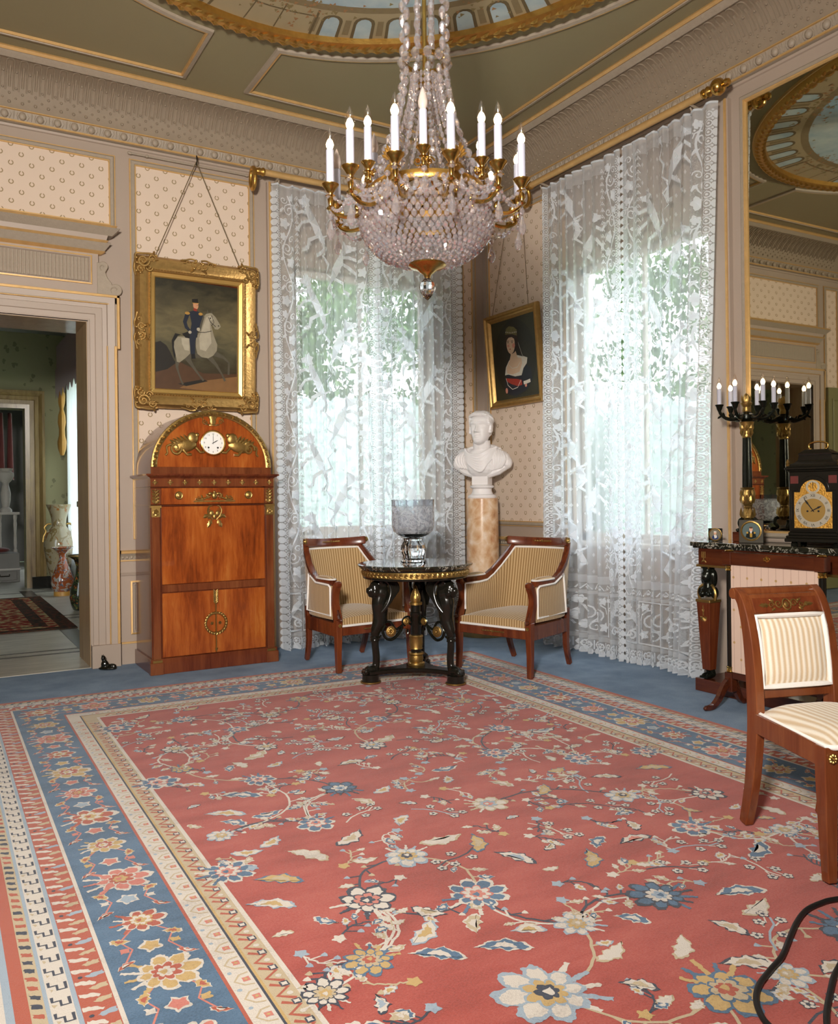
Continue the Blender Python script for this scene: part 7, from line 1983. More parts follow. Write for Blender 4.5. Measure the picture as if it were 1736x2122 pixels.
for nm, a, L in (('minute_hand', pi / 2 + 0.62, 0.085), ('hour_hand', radians(28), 0.055)):
    MB().prism([(-0.012, -0.002), (L * 0.5, -0.003), (L * 0.62, -0.006), (L, 0), (L * 0.62, 0.006), (L * 0.5, 0.003), (-0.012, 0.002)], 0.0, 0.0012, MF @ T(0, cz, 0.0125) @ R(a)).build(nm, 'ink', dlp)
for s in (-1, 1): MB().lathe([(0.006, 0), (0.006, 0.001)], 10, MF @ T(s * 0.03, cz - 0.005, 0.0093)).build('winding_hole', 'ink', dlp)
for s in (-1, 1):
    m = MB(); MM = MF @ T(s * 0.104, 0.378, 0.0) @ R(-pi / 2, 'X')
    m.prism([(-0.022, -0.022), (0.022, -0.022), (0.022, 0.022), (-0.022, 0.022)], 0.0, 0.001, MF @ T(s * 0.104, 0.378, 0.0)); m.build('red_spandrel', 'red_velvet', cl)
# fish-scale frets on the side
sidem = MB(); sidem.lathe([(0.001, 0.003), (0.030, 0.003), (0.032, 0)], 24, T(W2, 0.0, 0.335) @ R(pi / 2, 'Y'), False); sidem.box(W2, W2 + 0.003, -0.055, 0.055, 0.10, 0.28); sidem.build('side_fret', simple('gilt_fret_over_red_silk', 'a5623a', 0.5, 0.3, var=0.5, vscale=140), cl)

# candelabrum
cd = thing('candelabrum', 'black and gilt six-light candelabrum on the console before the mirror', 'candelabrum', (4.487, 3.503, ZT), 0.25)
MB().box(-0.070, 0.070, -0.070, 0.070, 0, 0.060).build('plinth', 'mahog_dark', cd, bevel=0.003)
MB().lathe([(0.075, 0.060), (0.075, 0.068), (0.06, 0.072)], 3, a0=pi / 2).build('tripod_plate', 'patina', cd)
for k in range(3):
    a = 2 * pi * k / 3 + 0.5; f = MB(); f.tube(spline([(0.020, 0, 0.15), (0.055, 0, 0.135), (0.060, 0, 0.105), (0.042, 0, 0.085), (0.055, 0, 0.072), (0.074, 0, 0.070)], 4), 0.011, 8, M=R(a)); f.ball((0.068, 0, 0.072), (0.020, 0.013, 0.011), 8, 6, R(a)); f.build('paw_foot', 'patina', cd, smooth=50)
b = MB(); b.lathe([(0.024, 0.125), (0.045, 0.150), (0.036, 0.18), (0.02, 0.205), (0.026, 0.215), (0.020, 0.225)], 16)
for k in range(8): leafy(b, (0, 0.14), pi / 2, 0.075, 0.03, R(k * pi / 4) @ T(0, -0.040, 0), 0.012)
b.build('gilt_baluster', 'bronze', cd, smooth=40)
b = MB(); b.lathe([(0.024, 0.225), (0.038, 0.245), (0.042, 0.29), (0.034, 0.325), (0.046, 0.338), (0.030, 0.342)], 16)
for k in range(10):
    for r_, z in ((0, 0.24), (1, 0.275)): leafy(b, (0, z), pi / 2, 0.055, 0.026, R((k + 0.5 * r_) * pi / 5) @ T(0, -0.040, 0), 0.009)
b.build('leaf_calyx', 'bronze', cd, smooth=40)
b = MB(); b.loft([[(r * (1 - 0.10 * (k % 2)) * cos(2 * pi * k / 32), r * (1 - 0.10 * (k % 2)) * sin(2 * pi * k / 32), z) for k in range(32)] for r, z in ((0.030, 0.340), (0.029, 0.45), (0.025, 0.655))]); b.build('fluted_shaft', 'patina', cd)
b = MB(); b.lathe([(0.026, 0.655), (0.030, 0.66), (0.028, 0.67), (0.036, 0.72), (0.042, 0.745), (0.046, 0.755), (0.03, 0.76)], 18)
for k in range(8):
    for r_, z in ((0, 0.665), (1, 0.695)): leafy(b, (0, z), pi / 2, 0.055, 0.026, R((k + 0.5 * r_) * pi / 4) @ T(0, -0.032, 0), 0.012)
b.build('gilt_capital', 'bronze', cd, smooth=40)
b = MB(); b.lathe([(0.03, 0.76), (0.05, 0.775), (0.052, 0.80), (0.03, 0.812), (0.022, 0.82)], 18); b.build('arm_hub', 'patina', cd, smooth=40)
b = MB(); b.lathe([(0.022, 0.82), (0.026, 0.828), (0.022, 0.85), (0.034, 0.868), (0.036, 0.878), (0.026, 0.884), (0.028, 0.90), (0.016, 0.925), (0.001, 0.94)], 16)
for k in range(8): leafy(b, (0, 0.88), pi / 2, 0.05, 0.022, R(k * pi / 4) @ T(0, -0.026, 0), 0.008)
b.build('flame_finial', 'bronze', cd, smooth=40)
sl, core, tip = candle_meshes(0.105, 0.0135)
am = MB(); am.tube(spline([(0.04, 0, 0.79), (0.08, 0, 0.775), (0.125, 0, 0.785), (0.155, 0, 0.815), (0.162, 0, 0.84)], 5), [0.013 - 0.0002 * k for k in range(21)], 8); am.lathe([(0.010, 0.83), (0.016, 0.842), (0.020, 0.858), (0.027, 0.868), (0.026, 0.872), (0.014, 0.870)], 16, T(0.162, 0, 0))
for x, z, a in ((0.09, 0.785, 1.0), (0.13, 0.795, 1.2), (0.15, 0.80, -0.6)): leafy(am, (x, z), a, 0.03, 0.016)
am = am.mesh('arm', 45); am.materials.append(MAT['patina'])
for k in range(6):
    M = R(k * pi / 3); ar = obj('arm', am, None, cd, M); MC = M @ T(0.162, 0, 0.868)
    ca = obj('candle', sl, None, cd, MC); obj('bulb_core', core, None, ca); obj('bulb', tip, None, ca)


def miniature(label, loc, rz, w_, h, r, mat, shape, art_fn):
    f = thing('miniature_portrait', label, 'portrait', loc, rz)
    MB().box(-w_ / 2, w_ / 2, -0.006, 0.006, 0, h).build('frame', mat, f, bevel=0.002)
    M = T(0, -0.006, h * 0.52) @ R(pi / 2, 'X') @ S(1, shape, 1)
    MB().lathe([(r * 1.22, 0), (r * 1.22, 0.003), (r * 1.08, 0.005), (r, 0.002), (r, 0)], 36, M, False).build('bezel', 'bronze', f, smooth=40)
    a = Art(lambda x, y, l: M @ Vector((x, y, 0.0008 + 0.0003 * l))); art_fn(a, r); a.build('painted_miniature', f)
    s = MB(); s.box(-0.004, 0.004, 0.0, 0.05, 0, 0.004); s.tube([(0, 0.05, 0.003), (0, 0.006, h * 0.7)], 0.0025, 5); s.build('easel_strut', 'black', f)


flatmat('mini_bg', '5c6a68'); flatmat('mini_bg2', '77705f'); flatmat('mini_skin', 'd9a98c', var=0.05); flatmat('mini_blue', '2c3a63'); flatmat('mini_dark', '22241f'); flatmat('mini_white', 'd9d4cb', var=0.05); flatmat('mini_gold', 'b9913f'); flatmat('mini_hair', '5a4030')


def man(a, r):
    a.disc((0, 0), r, 'mini_bg', 0, 32); a.poly([(-0.62 * r, -0.78 * r), (-0.5 * r, -0.25 * r), (-0.2 * r, -0.02 * r), (0.2 * r, -0.02 * r), (0.5 * r, -0.25 * r), (0.62 * r, -0.78 * r), (0, -0.98 * r)], 'mini_dark', 1)
    a.poly([(-0.16 * r, 0.0), (0.16 * r, 0.0), (0.05 * r, -0.3 * r), (-0.05 * r, -0.3 * r)], 'mini_white', 2); a.poly([(-0.14 * r, -0.3 * r), (0.14 * r, -0.3 * r), (0.12 * r, -0.75 * r), (-0.12 * r, -0.75 * r)], 'mini_gold', 2); a.disc((0, 0.22 * r), 0.20 * r, 'mini_skin', 3, 16, ry=0.27 * r); a.disc((0, 0.40 * r), 0.21 * r, 'mini_hair', 4, 12, ry=0.11 * r)
    for s in (-1, 1): a.disc((s * 0.08 * r, 0.24 * r), 0.025 * r, 'mini_dark', 5, 6); a.disc((s * 0.42 * r, -0.22 * r), 0.12 * r, 'mini_gold', 3, 8)


def lady_mini(a, r):
    a.disc((0, 0), r, 'mini_bg2', 0, 32); a.poly([(-0.6 * r, -0.75 * r), (-0.45 * r, -0.2 * r), (0, -0.02 * r), (0.45 * r, -0.2 * r), (0.6 * r, -0.75 * r), (0, -0.98 * r)], 'mini_blue', 1); a.poly([(-0.25 * r, -0.08 * r), (0.25 * r, -0.08 * r), (0.35 * r, -0.55 * r), (-0.1 * r, -0.75 * r)], 'mini_white', 2)
    a.disc((0, 0.25 * r), 0.25 * r, 'mini_skin', 3, 16, ry=0.3 * r); a.disc((0, 0.5 * r), 0.27 * r, 'mini_white', 4, 12, ry=0.13 * r)
    for s in (-1, 1): a.disc((s * 0.09 * r, 0.27 * r), 0.028 * r, 'mini_dark', 5, 6)


miniature('small dark-framed miniature portrait at the left end of the console', (4.333, 3.628, ZT + 0.0005), radians(-62), 0.086, 0.082, 0.034, 'black', 1.0, lady_mini)
miniature('square bronze-framed round miniature of a man beside the candelabrum', (4.315, 3.345, ZT + 0.0005), radians(-62), 0.142, 0.142, 0.050, 'steel', 1.0, man)
bx_ = thing('lacquer_box', 'small black lacquer box with brass feet beside the bracket clock', 'box', (4.29, 2.70, ZT), radians(-80))
MB().box(-0.05, 0.05, -0.04, 0.04, 0.012, 0.075).build('body', 'black', bx_, bevel=0.003); MB().box(-0.054, 0.054, -0.044, 0.044, 0.075, 0.088).build('lid', 'black', bx_, bevel=0.004)
for sx in (-1, 1):
    for sy in (-1, 1): MB().ball((sx * 0.04, sy * 0.03, 0.007), (0.008, 0.008, 0.0068), 8, 5).build('foot', 'brass', bx_, smooth=50)

# ================================================================== BLACK CABLE ON THE RUG
cp = spline([(1.50, 0.55, 0.025), (1.56, 0.75, 0.025), (1.62, 0.95, 0.025), (1.70, 1.08, 0.025), (1.86, 1.18, 0.025), (2.02, 1.30, 0.025), (2.10, 1.42, 0.026), (2.20, 1.43, 0.026), (2.40, 1.30, 0.026), (2.7, 1.0, 0.026)], 8)
cp = spline([(2.75, 1.30, 0.0245), (2.55, 1.46, 0.0245), (2.35, 1.531, 0.0245), (2.282, 1.542, 0.0245), (2.207, 1.538, 0.0245), (2.122, 1.509, 0.0245), (2.024, 1.463, 0.0245), (1.934, 1.42, 0.0245), (1.85, 1.394, 0.0245), (1.772, 1.367, 0.0245), (1.715, 1.332, 0.0245), (1.676, 1.29, 0.0245), (1.655, 1.25, 0.0245), (1.64, 1.18, 0.0245), (1.66, 1.12, 0.0245), (1.72, 1.13, 0.0245), (1.779, 1.191, 0.0245), (1.894, 1.257, 0.0245), (2.007, 1.309, 0.0245), (2.2, 1.36, 0.0245), (2.5, 1.28, 0.0245), (2.8, 1.05, 0.0245)], 6)
cb = MB(); cb.tube(cp, 0.0075, 10); tag(cb.build('electric_cable', 'cable', smooth=60), 'black rubber cable looping across the rug at lower right', 'cable')
# ================================================================== PAINTINGS
def grad_paint(name, stops, axis_scale=1.0, nscale=3.0, amt=0.35):
    t = NT(name); co = t.coords(); x, y, z = t.xyz(co)
    f = t.math('ADD', t.math('MULTIPLY', z, axis_scale), t.math('MULTIPLY', t.math('SUBTRACT', t.noise(t.mapping(co, (1, 1, 2.2)), nscale, 5, 0.6, 0.6), 0.5), amt))
    t.set(col=t.ramp(f, stops), rough=0.35, coat=0.15); MAT[name] = t.m; return name


def oil(name, col, var=0.25, vs=14):
    if name not in MAT: MAT[name] = simple(name, col, 0.4, var=var, vscale=vs, coat=0.15)
    return name


MAT['frame_gold'] = simple('antique_gilt_gesso', 'b8955a', 0.38, 0.8, var=0.3, vscale=30, bump=0.5, bscale=45)


def picture_frame(root, w_, h, prof, mat, nm='frame'):
    PF = lambda a, b, d: Vector((a, -d, b))
    return MB().frame(PF, -w_ / 2, 0, w_ / 2, h, prof).build(nm, mat, root, smooth=30)


# ---- officer on a grey horse, in an ornate gilt frame
W1, H1 = 0.965, 1.165; OW, OH = 0.655, 0.86; OX, OZ = 0.0, 0.148
p1 = thing('framed_painting', 'painting of a mounted officer on a grey horse in ornate gilt frame', 'painting', (1.862, 6.625, 1.965)); p1.rotation_euler = (radians(2.6), 0, 0)
fr1 = picture_frame(p1, W1, H1, [(0.012, 0.0), (0.0, 0.02), (0.012, 0.055), (0.03, 0.075), (0.055, 0.070), (0.085, 0.045), (0.10, 0.042), (0.11, 0.055), (0.118, 0.050), (0.122, 0.035), (0.148, 0.028), (0.155, 0.018), (0.157, 0.0)], 'frame_gold')
MB().frame(lambda a, b, d: Vector((a, -d, b)), -W1 / 2 + 0.118, 0.118, W1 / 2 - 0.118, H1 - 0.118, [(0, 0.03), (0.004, 0.037), (0.030, 0.029), (0.038, 0.018), (0.038, 0.01)]).build('inner_slip', simple('bright_gilt_slip', 'd2aa62', 0.35, 0.7, var=0.1), fr1)
mb = MB(); bd_ = MB()


def cartouche(kind, sx, sz):
    r_ = random.Random(5 if kind == 'c' else 6); m = MB(); M = S(sx, 1, sz)
    if kind == 'c':
        volute(m, (0.050, 0.050), 0.046, 1.6, 1, 0.011, M, -0.075); volute(m, (0.115, 0.030), 0.030, 1.4, -1, 0.009, M, -0.07); volute(m, (0.030, 0.115), 0.030, 1.4, -1, 0.009, M, -0.07); volute(m, (0.095, 0.095), 0.028, 1.4, 1, 0.009, M, -0.06)
        for k in range(15):
            p = (r_.uniform(0.0, 0.15), r_.uniform(0.0, 0.15))
            if p[0] + p[1] < 0.2: leafy(m, p, r_.uniform(0, 6.28), r_.uniform(0.03, 0.055), 0.026, M @ T(0, -0.066, 0), 0.016); m.ball((p[0], -0.072, p[1]), r_.uniform(0.006, 0.012), 7, 5, M)
        m.tube(spline([(0.0, -0.05, 0.16), (-0.012, -0.05, 0.11), (-0.006, -0.055, 0.05), (0.0, -0.055, 0.0), (0.05, -0.055, -0.006), (0.11, -0.05, -0.012), (0.16, -0.05, 0.0)], 4), 0.009, 6, M=M)
    else:
        for s in (-1, 1):
            volute(m, (s * 0.035, 0.035), 0.030, 1.5, s, 0.009, M, -0.07); volute(m, (s * 0.085, 0.020), 0.022, 1.3, -s, 0.007, M, -0.068); leafy(m, (s * 0.09, 0.03), 0 if s > 0 else pi, 0.05, 0.024, M @ T(0, -0.066, 0), 0.014)
            leafy(m, (s * 0.03, 0.06), pi / 2 - s * 0.9, 0.05, 0.026, M @ T(0, -0.055, 0), 0.016); m.tube(spline([(s * 0.02, -0.055, -0.008), (s * 0.06, -0.05, -0.014), (s * 0.10, -0.05, -0.002), (s * 0.14, -0.055, 0.006)], 4), 0.007, 6, M=M)
        for k in range(9): p = (r_.uniform(-0.05, 0.05), r_.uniform(0.0, 0.075)); m.ball((p[0], -0.074, p[1]), r_.uniform(0.007, 0.013), 7, 5, M)
    return m


for sx, x in ((1, -W1 / 2), (-1, W1 / 2)):
    for sz, z in ((1, 0.0), (-1, H1)):
        m = cartouche('c', sx, sz); m.build('corner_ornament', 'frame_gold', fr1, smooth=50, M=T(x + sx * 0.004, 0, z + sz * 0.004))
for z, sz in ((0.0, 1), (H1, -1)): cartouche('e', 1, sz).build('edge_ornament', 'frame_gold', fr1, smooth=50, M=T(0, 0, z + sz * 0.006))
for x, a in ((-W1 / 2, 1), (W1 / 2, -1)): cartouche('e', 1, 1).build('edge_ornament', 'frame_gold', fr1, smooth=50, M=T(x + a * 0.006, 0, H1 / 2) @ R(a * pi / 2, 'Y'))
dots = MB().ball((0, 0, 0), 0.0055, 6, 4).mesh('bead', 50); dots.materials.append(MAT['frame_gold'])
for k in range(34):
    for z in (0.105, H1 - 0.105): obj('bead', dots, None, fr1, T(-0.36 + 0.72 * k / 33, -0.056, z))
for k in range(42):
    for x in (-W1 / 2 + 0.105, W1 / 2 - 0.105): obj('bead', dots, None, fr1, T(x, -0.056, 0.125 + 0.915 * k / 41))
grad_paint('storm_sky', [(0.05, '2a2013'), (0.28, '3a3322'), (0.42, '4d4a36'), (0.55, '6b6144'), (0.68, '514a34'), (0.85, '2c2a1e')], 0.86, 5.0, 0.45)
oil('oil_ground', '4d331d'); oil('oil_ground_lit', '7a5732'); oil('oil_dark', '1d1a14'); oil('oil_grey', '8c846f', 0.25, 24); oil('oil_grey_light', 'a89f8a', 0.2, 24); oil('oil_grey_dark', '4f4a3c', 0.25, 24)
oil('oil_navy', '1a2230', 0.3); oil('oil_skin', 'c08a66', 0.12); oil('oil_red', '8c2c1c'); oil('oil_gold', 'a9803a'); oil('oil_black', '12110f')
a = Art(lambda x, z, l: Vector((x, -0.012 - 0.0004 * l, z)))
def q1(X, Y):
    u = (X - 340) / 978; v = (Y - 440 - (X - 340) * 0.108 * (1 - (Y - 440) / 1340 * 0.75)) / 1318
    return (OX - OW / 2 + u * OW, OZ + OH * (1 - v) + 0.002)
def qp(pts, mat, lay): a.poly([q1(*p) for p in pts], mat, lay)
def ql(pts, w_, mat, lay): a.line([q1(*p) for p in pts], [x * OW / 978 for x in w_] if isinstance(w_, list) else w_ * OW / 978, mat, lay)
qp([(335, 435), (1330, 560), (1315, 1800), (330, 1770)], 'storm_sky', 0)
qp([(335, 1500), (600, 1420), (900, 1560), (1310, 1560), (1312, 1800), (330, 1772)], 'oil_ground', 1); qp([(700, 1690), (950, 1640), (1312, 1590), (1312, 1790), (620, 1740)], 'oil_ground_lit', 2); qp([(600, 1690), (900, 1630), (960, 1650), (700, 1715)], 'oil_dark', 3)
qp([(335, 1210), (400, 1190), (470, 1240), (520, 1330), (560, 1420), (600, 1430), (480, 1520), (333, 1560)], 'oil_dark', 1)
qp([(555, 1200), (600, 1125), (640, 1110), (570, 1095), (530, 1180), (540, 1300), (562, 1400), (580, 1330)], 'oil_black', 3)
ql([(600, 1400), (590, 1490), (612, 1570), (640, 1650), (662, 1695)], [60, 30, 18, 18, 24], 'oil_grey_dark', 3); ql([(690, 1350), (770, 1470), (850, 1580), (905, 1645)], [80, 34, 20, 24], 'oil_grey_dark', 3)
ql([(960, 1350), (1060, 1460), (1130, 1570), (1166, 1645)], [70, 34, 20, 28], 'oil_grey_dark', 3); ql([(1030, 1320), (1150, 1370), (1214, 1430), (1208, 1570)], [70, 32, 22, 24], 'oil_grey_dark', 3)
ql([(600, 1360), (640, 1340), (760, 1350), (860, 1350), (990, 1330)], [90, 90, 60, 60, 90], 'oil_grey_dark', 3)
qp([(560, 1190), (600, 1135), (700, 1130), (745, 1150), (745, 1330), (690, 1385), (620, 1440), (590, 1430), (575, 1350), (555, 1260)], 'oil_grey', 4)
qp([(640, 1150), (730, 1150), (735, 1300), (680, 1290), (650, 1220)], 'oil_grey_light', 5)
qp([(815, 1150), (850, 1080), (880, 1000), (900, 900), (940, 858), (1000, 850), (1050, 900), (1100, 980), (1112, 1012), (1080, 1042), (1040, 1040), (1020, 1005), (990, 975), (1005, 1030), (1030, 1120), (1070, 1220), (1065, 1290), (1020, 1350), (960, 1382), (880, 1370), (830, 1330), (812, 1250)], 'oil_grey', 4)
qp([(850, 1150), (900, 1000), (935, 900), (985, 880), (1030, 920), (980, 950), (985, 1060), (1000, 1200), (930, 1300), (860, 1280)], 'oil_grey_light', 5)
qp([(940, 862), (948, 808), (968, 856)], 'oil_grey_dark', 5); qp([(985, 852), (1004, 812), (1012, 856)], 'oil_grey_dark', 5); ql([(960, 900), (990, 960), (1050, 1010)], 7, 'oil_black', 6); ql([(1000, 880), (1030, 960), (1000, 1000)], 6, 'oil_black', 6); ql([(830, 1080), (920, 1080), (1000, 1060)], 7, 'oil_black', 6); a.disc(q1(985, 912), 0.006, 'oil_black', 6, 8); a.disc(q1(1085, 1000), 0.007, 'oil_grey_dark', 6, 8)
ql([(905, 890), (880, 960), (860, 1060)], [24, 30, 18], 'oil_grey_dark', 6)
qp([(650, 1100), (740, 1065), (830, 1085), (830, 1140), (745, 1155), (690, 1145)], 'oil_black', 6)
qp([(735, 840), (695, 862), (690, 890), (742, 880), (762, 980), (745, 1070), (800, 1110), (842, 1065), (872, 960), (897, 885), (862, 848), (830, 832), (780, 828)], 'oil_navy', 7)
ql([(712, 870), (682, 960), (700, 1020), (742, 1068)], [50, 44, 40, 30], 'oil_navy', 7); ql([(785, 1070), (772, 1180), (778, 1340)], [92, 70, 50], 'oil_navy', 7); ql([(778, 1335), (785, 1390)], [44, 50], 'oil_black', 7)
a.disc(q1(712, 858), 0.020, 'oil_gold', 8, 12, ry=0.012); a.disc(q1(868, 866), 0.017, 'oil_gold', 8, 12, ry=0.012); a.disc(q1(842, 1045), 0.014, 'oil_grey_light', 8, 10); a.disc(q1(742, 1080), 0.013, 'oil_grey_light', 8, 10)
qp([(778, 730), (838, 728), (842, 785), (822, 818), (795, 812), (780, 775)], 'oil_skin', 8); qp([(786, 795), (826, 808), (824, 836), (784, 828)], 'oil_red', 9); qp([(764, 692), (834, 688), (840, 738), (770, 740)], 'oil_black', 9); ql([(770, 738), (846, 742)], 8, 'oil_gold', 10); a.disc(q1(828, 765), 0.0028, 'oil_black', 9, 6)
cv = a.build('canvas', p1)
MB().box(-W1 / 2 + 0.02, W1 / 2 - 0.02, -0.010, 0.004, 0.02, H1 - 0.02).build('backing', 'mahog_dark', p1)
co_ = MB()
for x in (-0.34, 0.34): co_.tube([(x, -0.045, H1 - 0.02), (0.0, 0.015, 1.955)], 0.004, 5)
co_.build('hanging_cord', 'cord', p1); hk = MB(); hk.tube(spline([(0, 0.015, 1.93), (0, -0.004, 1.955), (0, 0.002, 1.985), (0, 0.006, 2.0)], 4), 0.005, 6); hk.build('hook', 'steel', p1)

# ---- portrait of a lady, plain gilt frame, on the right wall
W2_, H2_ = 0.79, 0.865; OW2, OH2 = 0.645, 0.72
p2 = thing('framed_painting', 'portrait of a lady with a tiara and dark gown in plain gilt frame', 'painting', (4.667, 6.085, 2.075)); p2.rotation_euler = Euler((0, 0, 0)); p2.matrix_world = T(4.665, 6.085, 2.075) @ R(radians(-90)) @ R(radians(4.5), 'X')
p2.matrix_basis = T(4.665, 6.085, 2.075) @ R(radians(-90)) @ R(radians(4.5), 'X')
picture_frame(p2, W2_, H2_, [(0.004, 0.0), (0.0, 0.02), (0.004, 0.050), (0.014, 0.056), (0.022, 0.050), (0.028, 0.040), (0.040, 0.046), (0.052, 0.040), (0.060, 0.026), (0.068, 0.020), (0.0725, 0.012), (0.0725, 0)], 'frame_gold')
oil('oil_umber', '1c1a10', 0.2); oil('oil_olive', '2b2a18', 0.25); oil('oil_ivory', 'cfae8e', 0.06); oil('oil_blush', 'cc8470', 0.08); oil('oil_hair', '2a170d'); oil('oil_fur', 'cfc8b8', 0.2, 60); oil('oil_gown', '181c28', 0.25); oil('oil_sash', '9c2f1f', 0.2); oil('oil_tiara', '6a6238', 0.5, 90)
a = Art(lambda x, z, l: Vector((x, -0.012 - 0.0004 * l, z)))
def q2(X, Y):
    u = (X - 487 - (Y - 430) * 0.052) / 335; v = (Y - 432 + (X - 487) * 0.28 * (1 - (Y - 430) / 640 * 0.55)) / 640
    return (-OW2 / 2 + u * OW2, 0.0725 + OH2 * (1 - v))
def qp(pts, mat, lay): a.poly([q2(*p) for p in pts], mat, lay)
def ql(pts, w_, mat, lay): a.line([q2(*p) for p in pts], w_, mat, lay)
a.poly([(-OW2 / 2 - 0.003, 0.07), (OW2 / 2 + 0.003, 0.07), (OW2 / 2 + 0.003, 0.0725 + OH2 + 0.003), (-OW2 / 2 - 0.003, 0.0725 + OH2 + 0.003)], 'oil_olive', 0)
a.disc((0, 0.0725 + OH2 / 2), 0.305, 'oil_umber', 1, 48, ry=0.345)
qp([(590, 990), (600, 850), (640, 800), (735, 760), (790, 800), (800, 900), (760, 980), (680, 1030), (620, 1020)], 'oil_gown', 3)
qp([(592, 855), (600, 790), (625, 735), (690, 690), (765, 715), (760, 760), (735, 800), (720, 860), (670, 868), (620, 850)], 'oil_fur', 4)
qp([(605, 800), (625, 745), (660, 705), (720, 715), (725, 760), (705, 830), (650, 850), (610, 840)], 'oil_ivory', 5)
qp([(632, 640), (675, 640), (690, 705), (700, 730), (630, 735), (640, 690)], 'oil_ivory', 6)
qp([(600, 880), (690, 890), (720, 900), (725, 940), (690, 950), (640, 930), (605, 905)], 'oil_sash', 5)
a.disc(q2(648, 575), 0.098, 'oil_hair', 6, 20, ry=0.112); a.disc(q2(641, 598), 0.062, 'oil_ivory', 7, 24, ry=0.088); a.disc(q2(664, 610), 0.022, 'oil_blush', 8, 10); a.disc(q2(622, 612), 0.014, 'oil_blush', 8, 10)
qp([(600, 520), (607, 470), (630, 450), (665, 455), (690, 480), (690, 530), (660, 520), (625, 515)], 'oil_tiara', 8); qp([(610, 570), (606, 525), (650, 515), (690, 530), (690, 600), (676, 560), (650, 540), (625, 545)], 'oil_hair', 8)
for X, Y in ((622, 585), (653, 585)): a.disc(q2(X, Y), 0.009, 'oil_black', 9, 8, ry=0.005); ql([(X - 9, Y - 12), (X + 9, Y - 13)], 0.005, 'oil_hair', 9)
ql([(632, 590), (630, 615), (637, 622)], 0.005, 'oil_blush', 9); a.disc(q2(637, 640), 0.012, 'oil_sash', 9, 8, ry=0.005)
ql([(625, 770), (650, 800), (690, 790), (712, 750)], 0.006, 'oil_fur', 7); ql([(600, 880), (615, 940), (650, 975), (690, 960), (715, 900)], 0.006, 'oil_fur', 7); a.disc(q2(604, 985), 0.018, 'oil_blush', 6, 10, ry=0.026); ql([(735, 925), (765, 915), (785, 905)], 0.03, 'oil_fur', 6); a.disc(q2(752, 945), 0.016, 'oil_blush', 6, 10)
ql([(690, 560), (700, 640), (720, 690)], 0.010, 'oil_hair', 6); ql([(690, 560), (730, 700), (765, 715)], 0.004, 'oil_fur', 6)
for k in range(7): a.disc(q2(607 + 13 * k, 505 - 2 * abs(k - 3)), 0.006, 'oil_fur', 10, 8)
a.build('canvas', p2)
MB().box(-W2_ / 2 + 0.01, W2_ / 2 - 0.01, -0.010, 0.003, 0.01, H2_ - 0.01).build('backing', 'mahog_dark', p2)
co_ = MB()
for x in (-0.27, 0.27): co_.tube([(x, -0.03, H2_ - 0.01), (x * 0.38, 0.115, 1.80)], 0.0025, 5)
co_.build('hanging_wire', 'cord', p2)
# ================================================================== CRYSTAL CHANDELIER
t = NT('cut_crystal'); t.set(col=(0.90, 0.85, 0.86, 1), rough=0.04, ior=1.7, coat=0.3)
tr = t.n('ShaderNodeBsdfTransparent'); tr.inputs[0].default_value = (0.97, 0.94, 0.95, 1); mx = t.n('ShaderNodeMixShader'); mx.inputs[0].default_value = 0.5
gl = t.n('ShaderNodeBsdfGlossy'); gl.inputs['Roughness'].default_value = 0.03; gl.inputs[0].default_value = (0.95, 0.92, 0.93, 1); m2 = t.n('ShaderNodeMixShader'); m2.inputs[0].default_value = 0.84
t.t.links.new(t.b.outputs[0], m2.inputs[1]); t.t.links.new(gl.outputs[0], m2.inputs[2]); t.t.links.new(tr.outputs[0], mx.inputs[1]); t.t.links.new(m2.outputs[0], mx.inputs[2]); t.t.links.new(mx.outputs[0], t.out.inputs[0]); MAT['cut_crystal'] = t.m
CX_, CY_ = 1.885, 3.10
chn = thing('chandelier', 'gilt bronze and crystal chandelier with white electric candles', 'chandelier', (CX_, CY_, 0))
TOC = atan2(-CY_, -CX_)                                  # direction towards the viewer


def bead(n, prof): return MB().lathe([(max(r, 1e-4), z) for r, z in prof], n, cap=False)


OV = [(0, -1), (0.55, -0.72), (0.95, -0.25), (0.95, 0.25), (0.55, 0.72), (0, 1)]
oval = bead(8, OV).mesh('crystal_bead'); oval.materials.append(MAT['cut_crystal'])
pear = bead(8, [(0, -1), (0.55, -0.85), (0.95, -0.45), (0.85, 0.0), (0.45, 0.55), (0.12, 0.95), (0, 1)]).mesh('pear_drop'); pear.materials.append(MAT['cut_crystal'])
stuff = MB(); rc = random.Random(21)


def put(p, r, h, axis=(0, 0, 1), me=None, name='crystal_bead', real=True):
    q = Vector(axis).normalized().to_track_quat('Z', 'Y').to_matrix().to_4x4(); M = T(*p) @ q @ R(rc.uniform(0, 6)) @ S(r, r, h)
    if real: obj(name, me or oval, None, chn, M)
    else:
        n = 6; rings = [[M @ Vector((rr * cos(2 * pi * k / n), rr * sin(2 * pi * k / n), z)) for k in range(n)] for rr, z in ((0.05, -1), (0.85, -0.4), (0.85, 0.4), (0.05, 1))]
        stuff.loft(rings, True)


def pol(r, a, z): return Vector((r * cos(a), r * sin(a), z))


# stem, crown hoops and rings
MB().lathe([(0.010, 2.50), (0.010, 2.62), (0.03, 2.64), (0.016, 2.68), (0.014, 2.95), (0.022, 3.0), (0.034, 3.04), (0.018, 3.08), (0.010, 3.12), (0.009, 4.36)], 14).build('stem', 'brass', chn, smooth=40)
MB().lathe([(0.07, 4.369), (0.075, 4.355), (0.05, 4.33), (0.02, 4.31), (0.01, 4.30)], 24).build('ceiling_canopy', 'brass', chn, smooth=40)


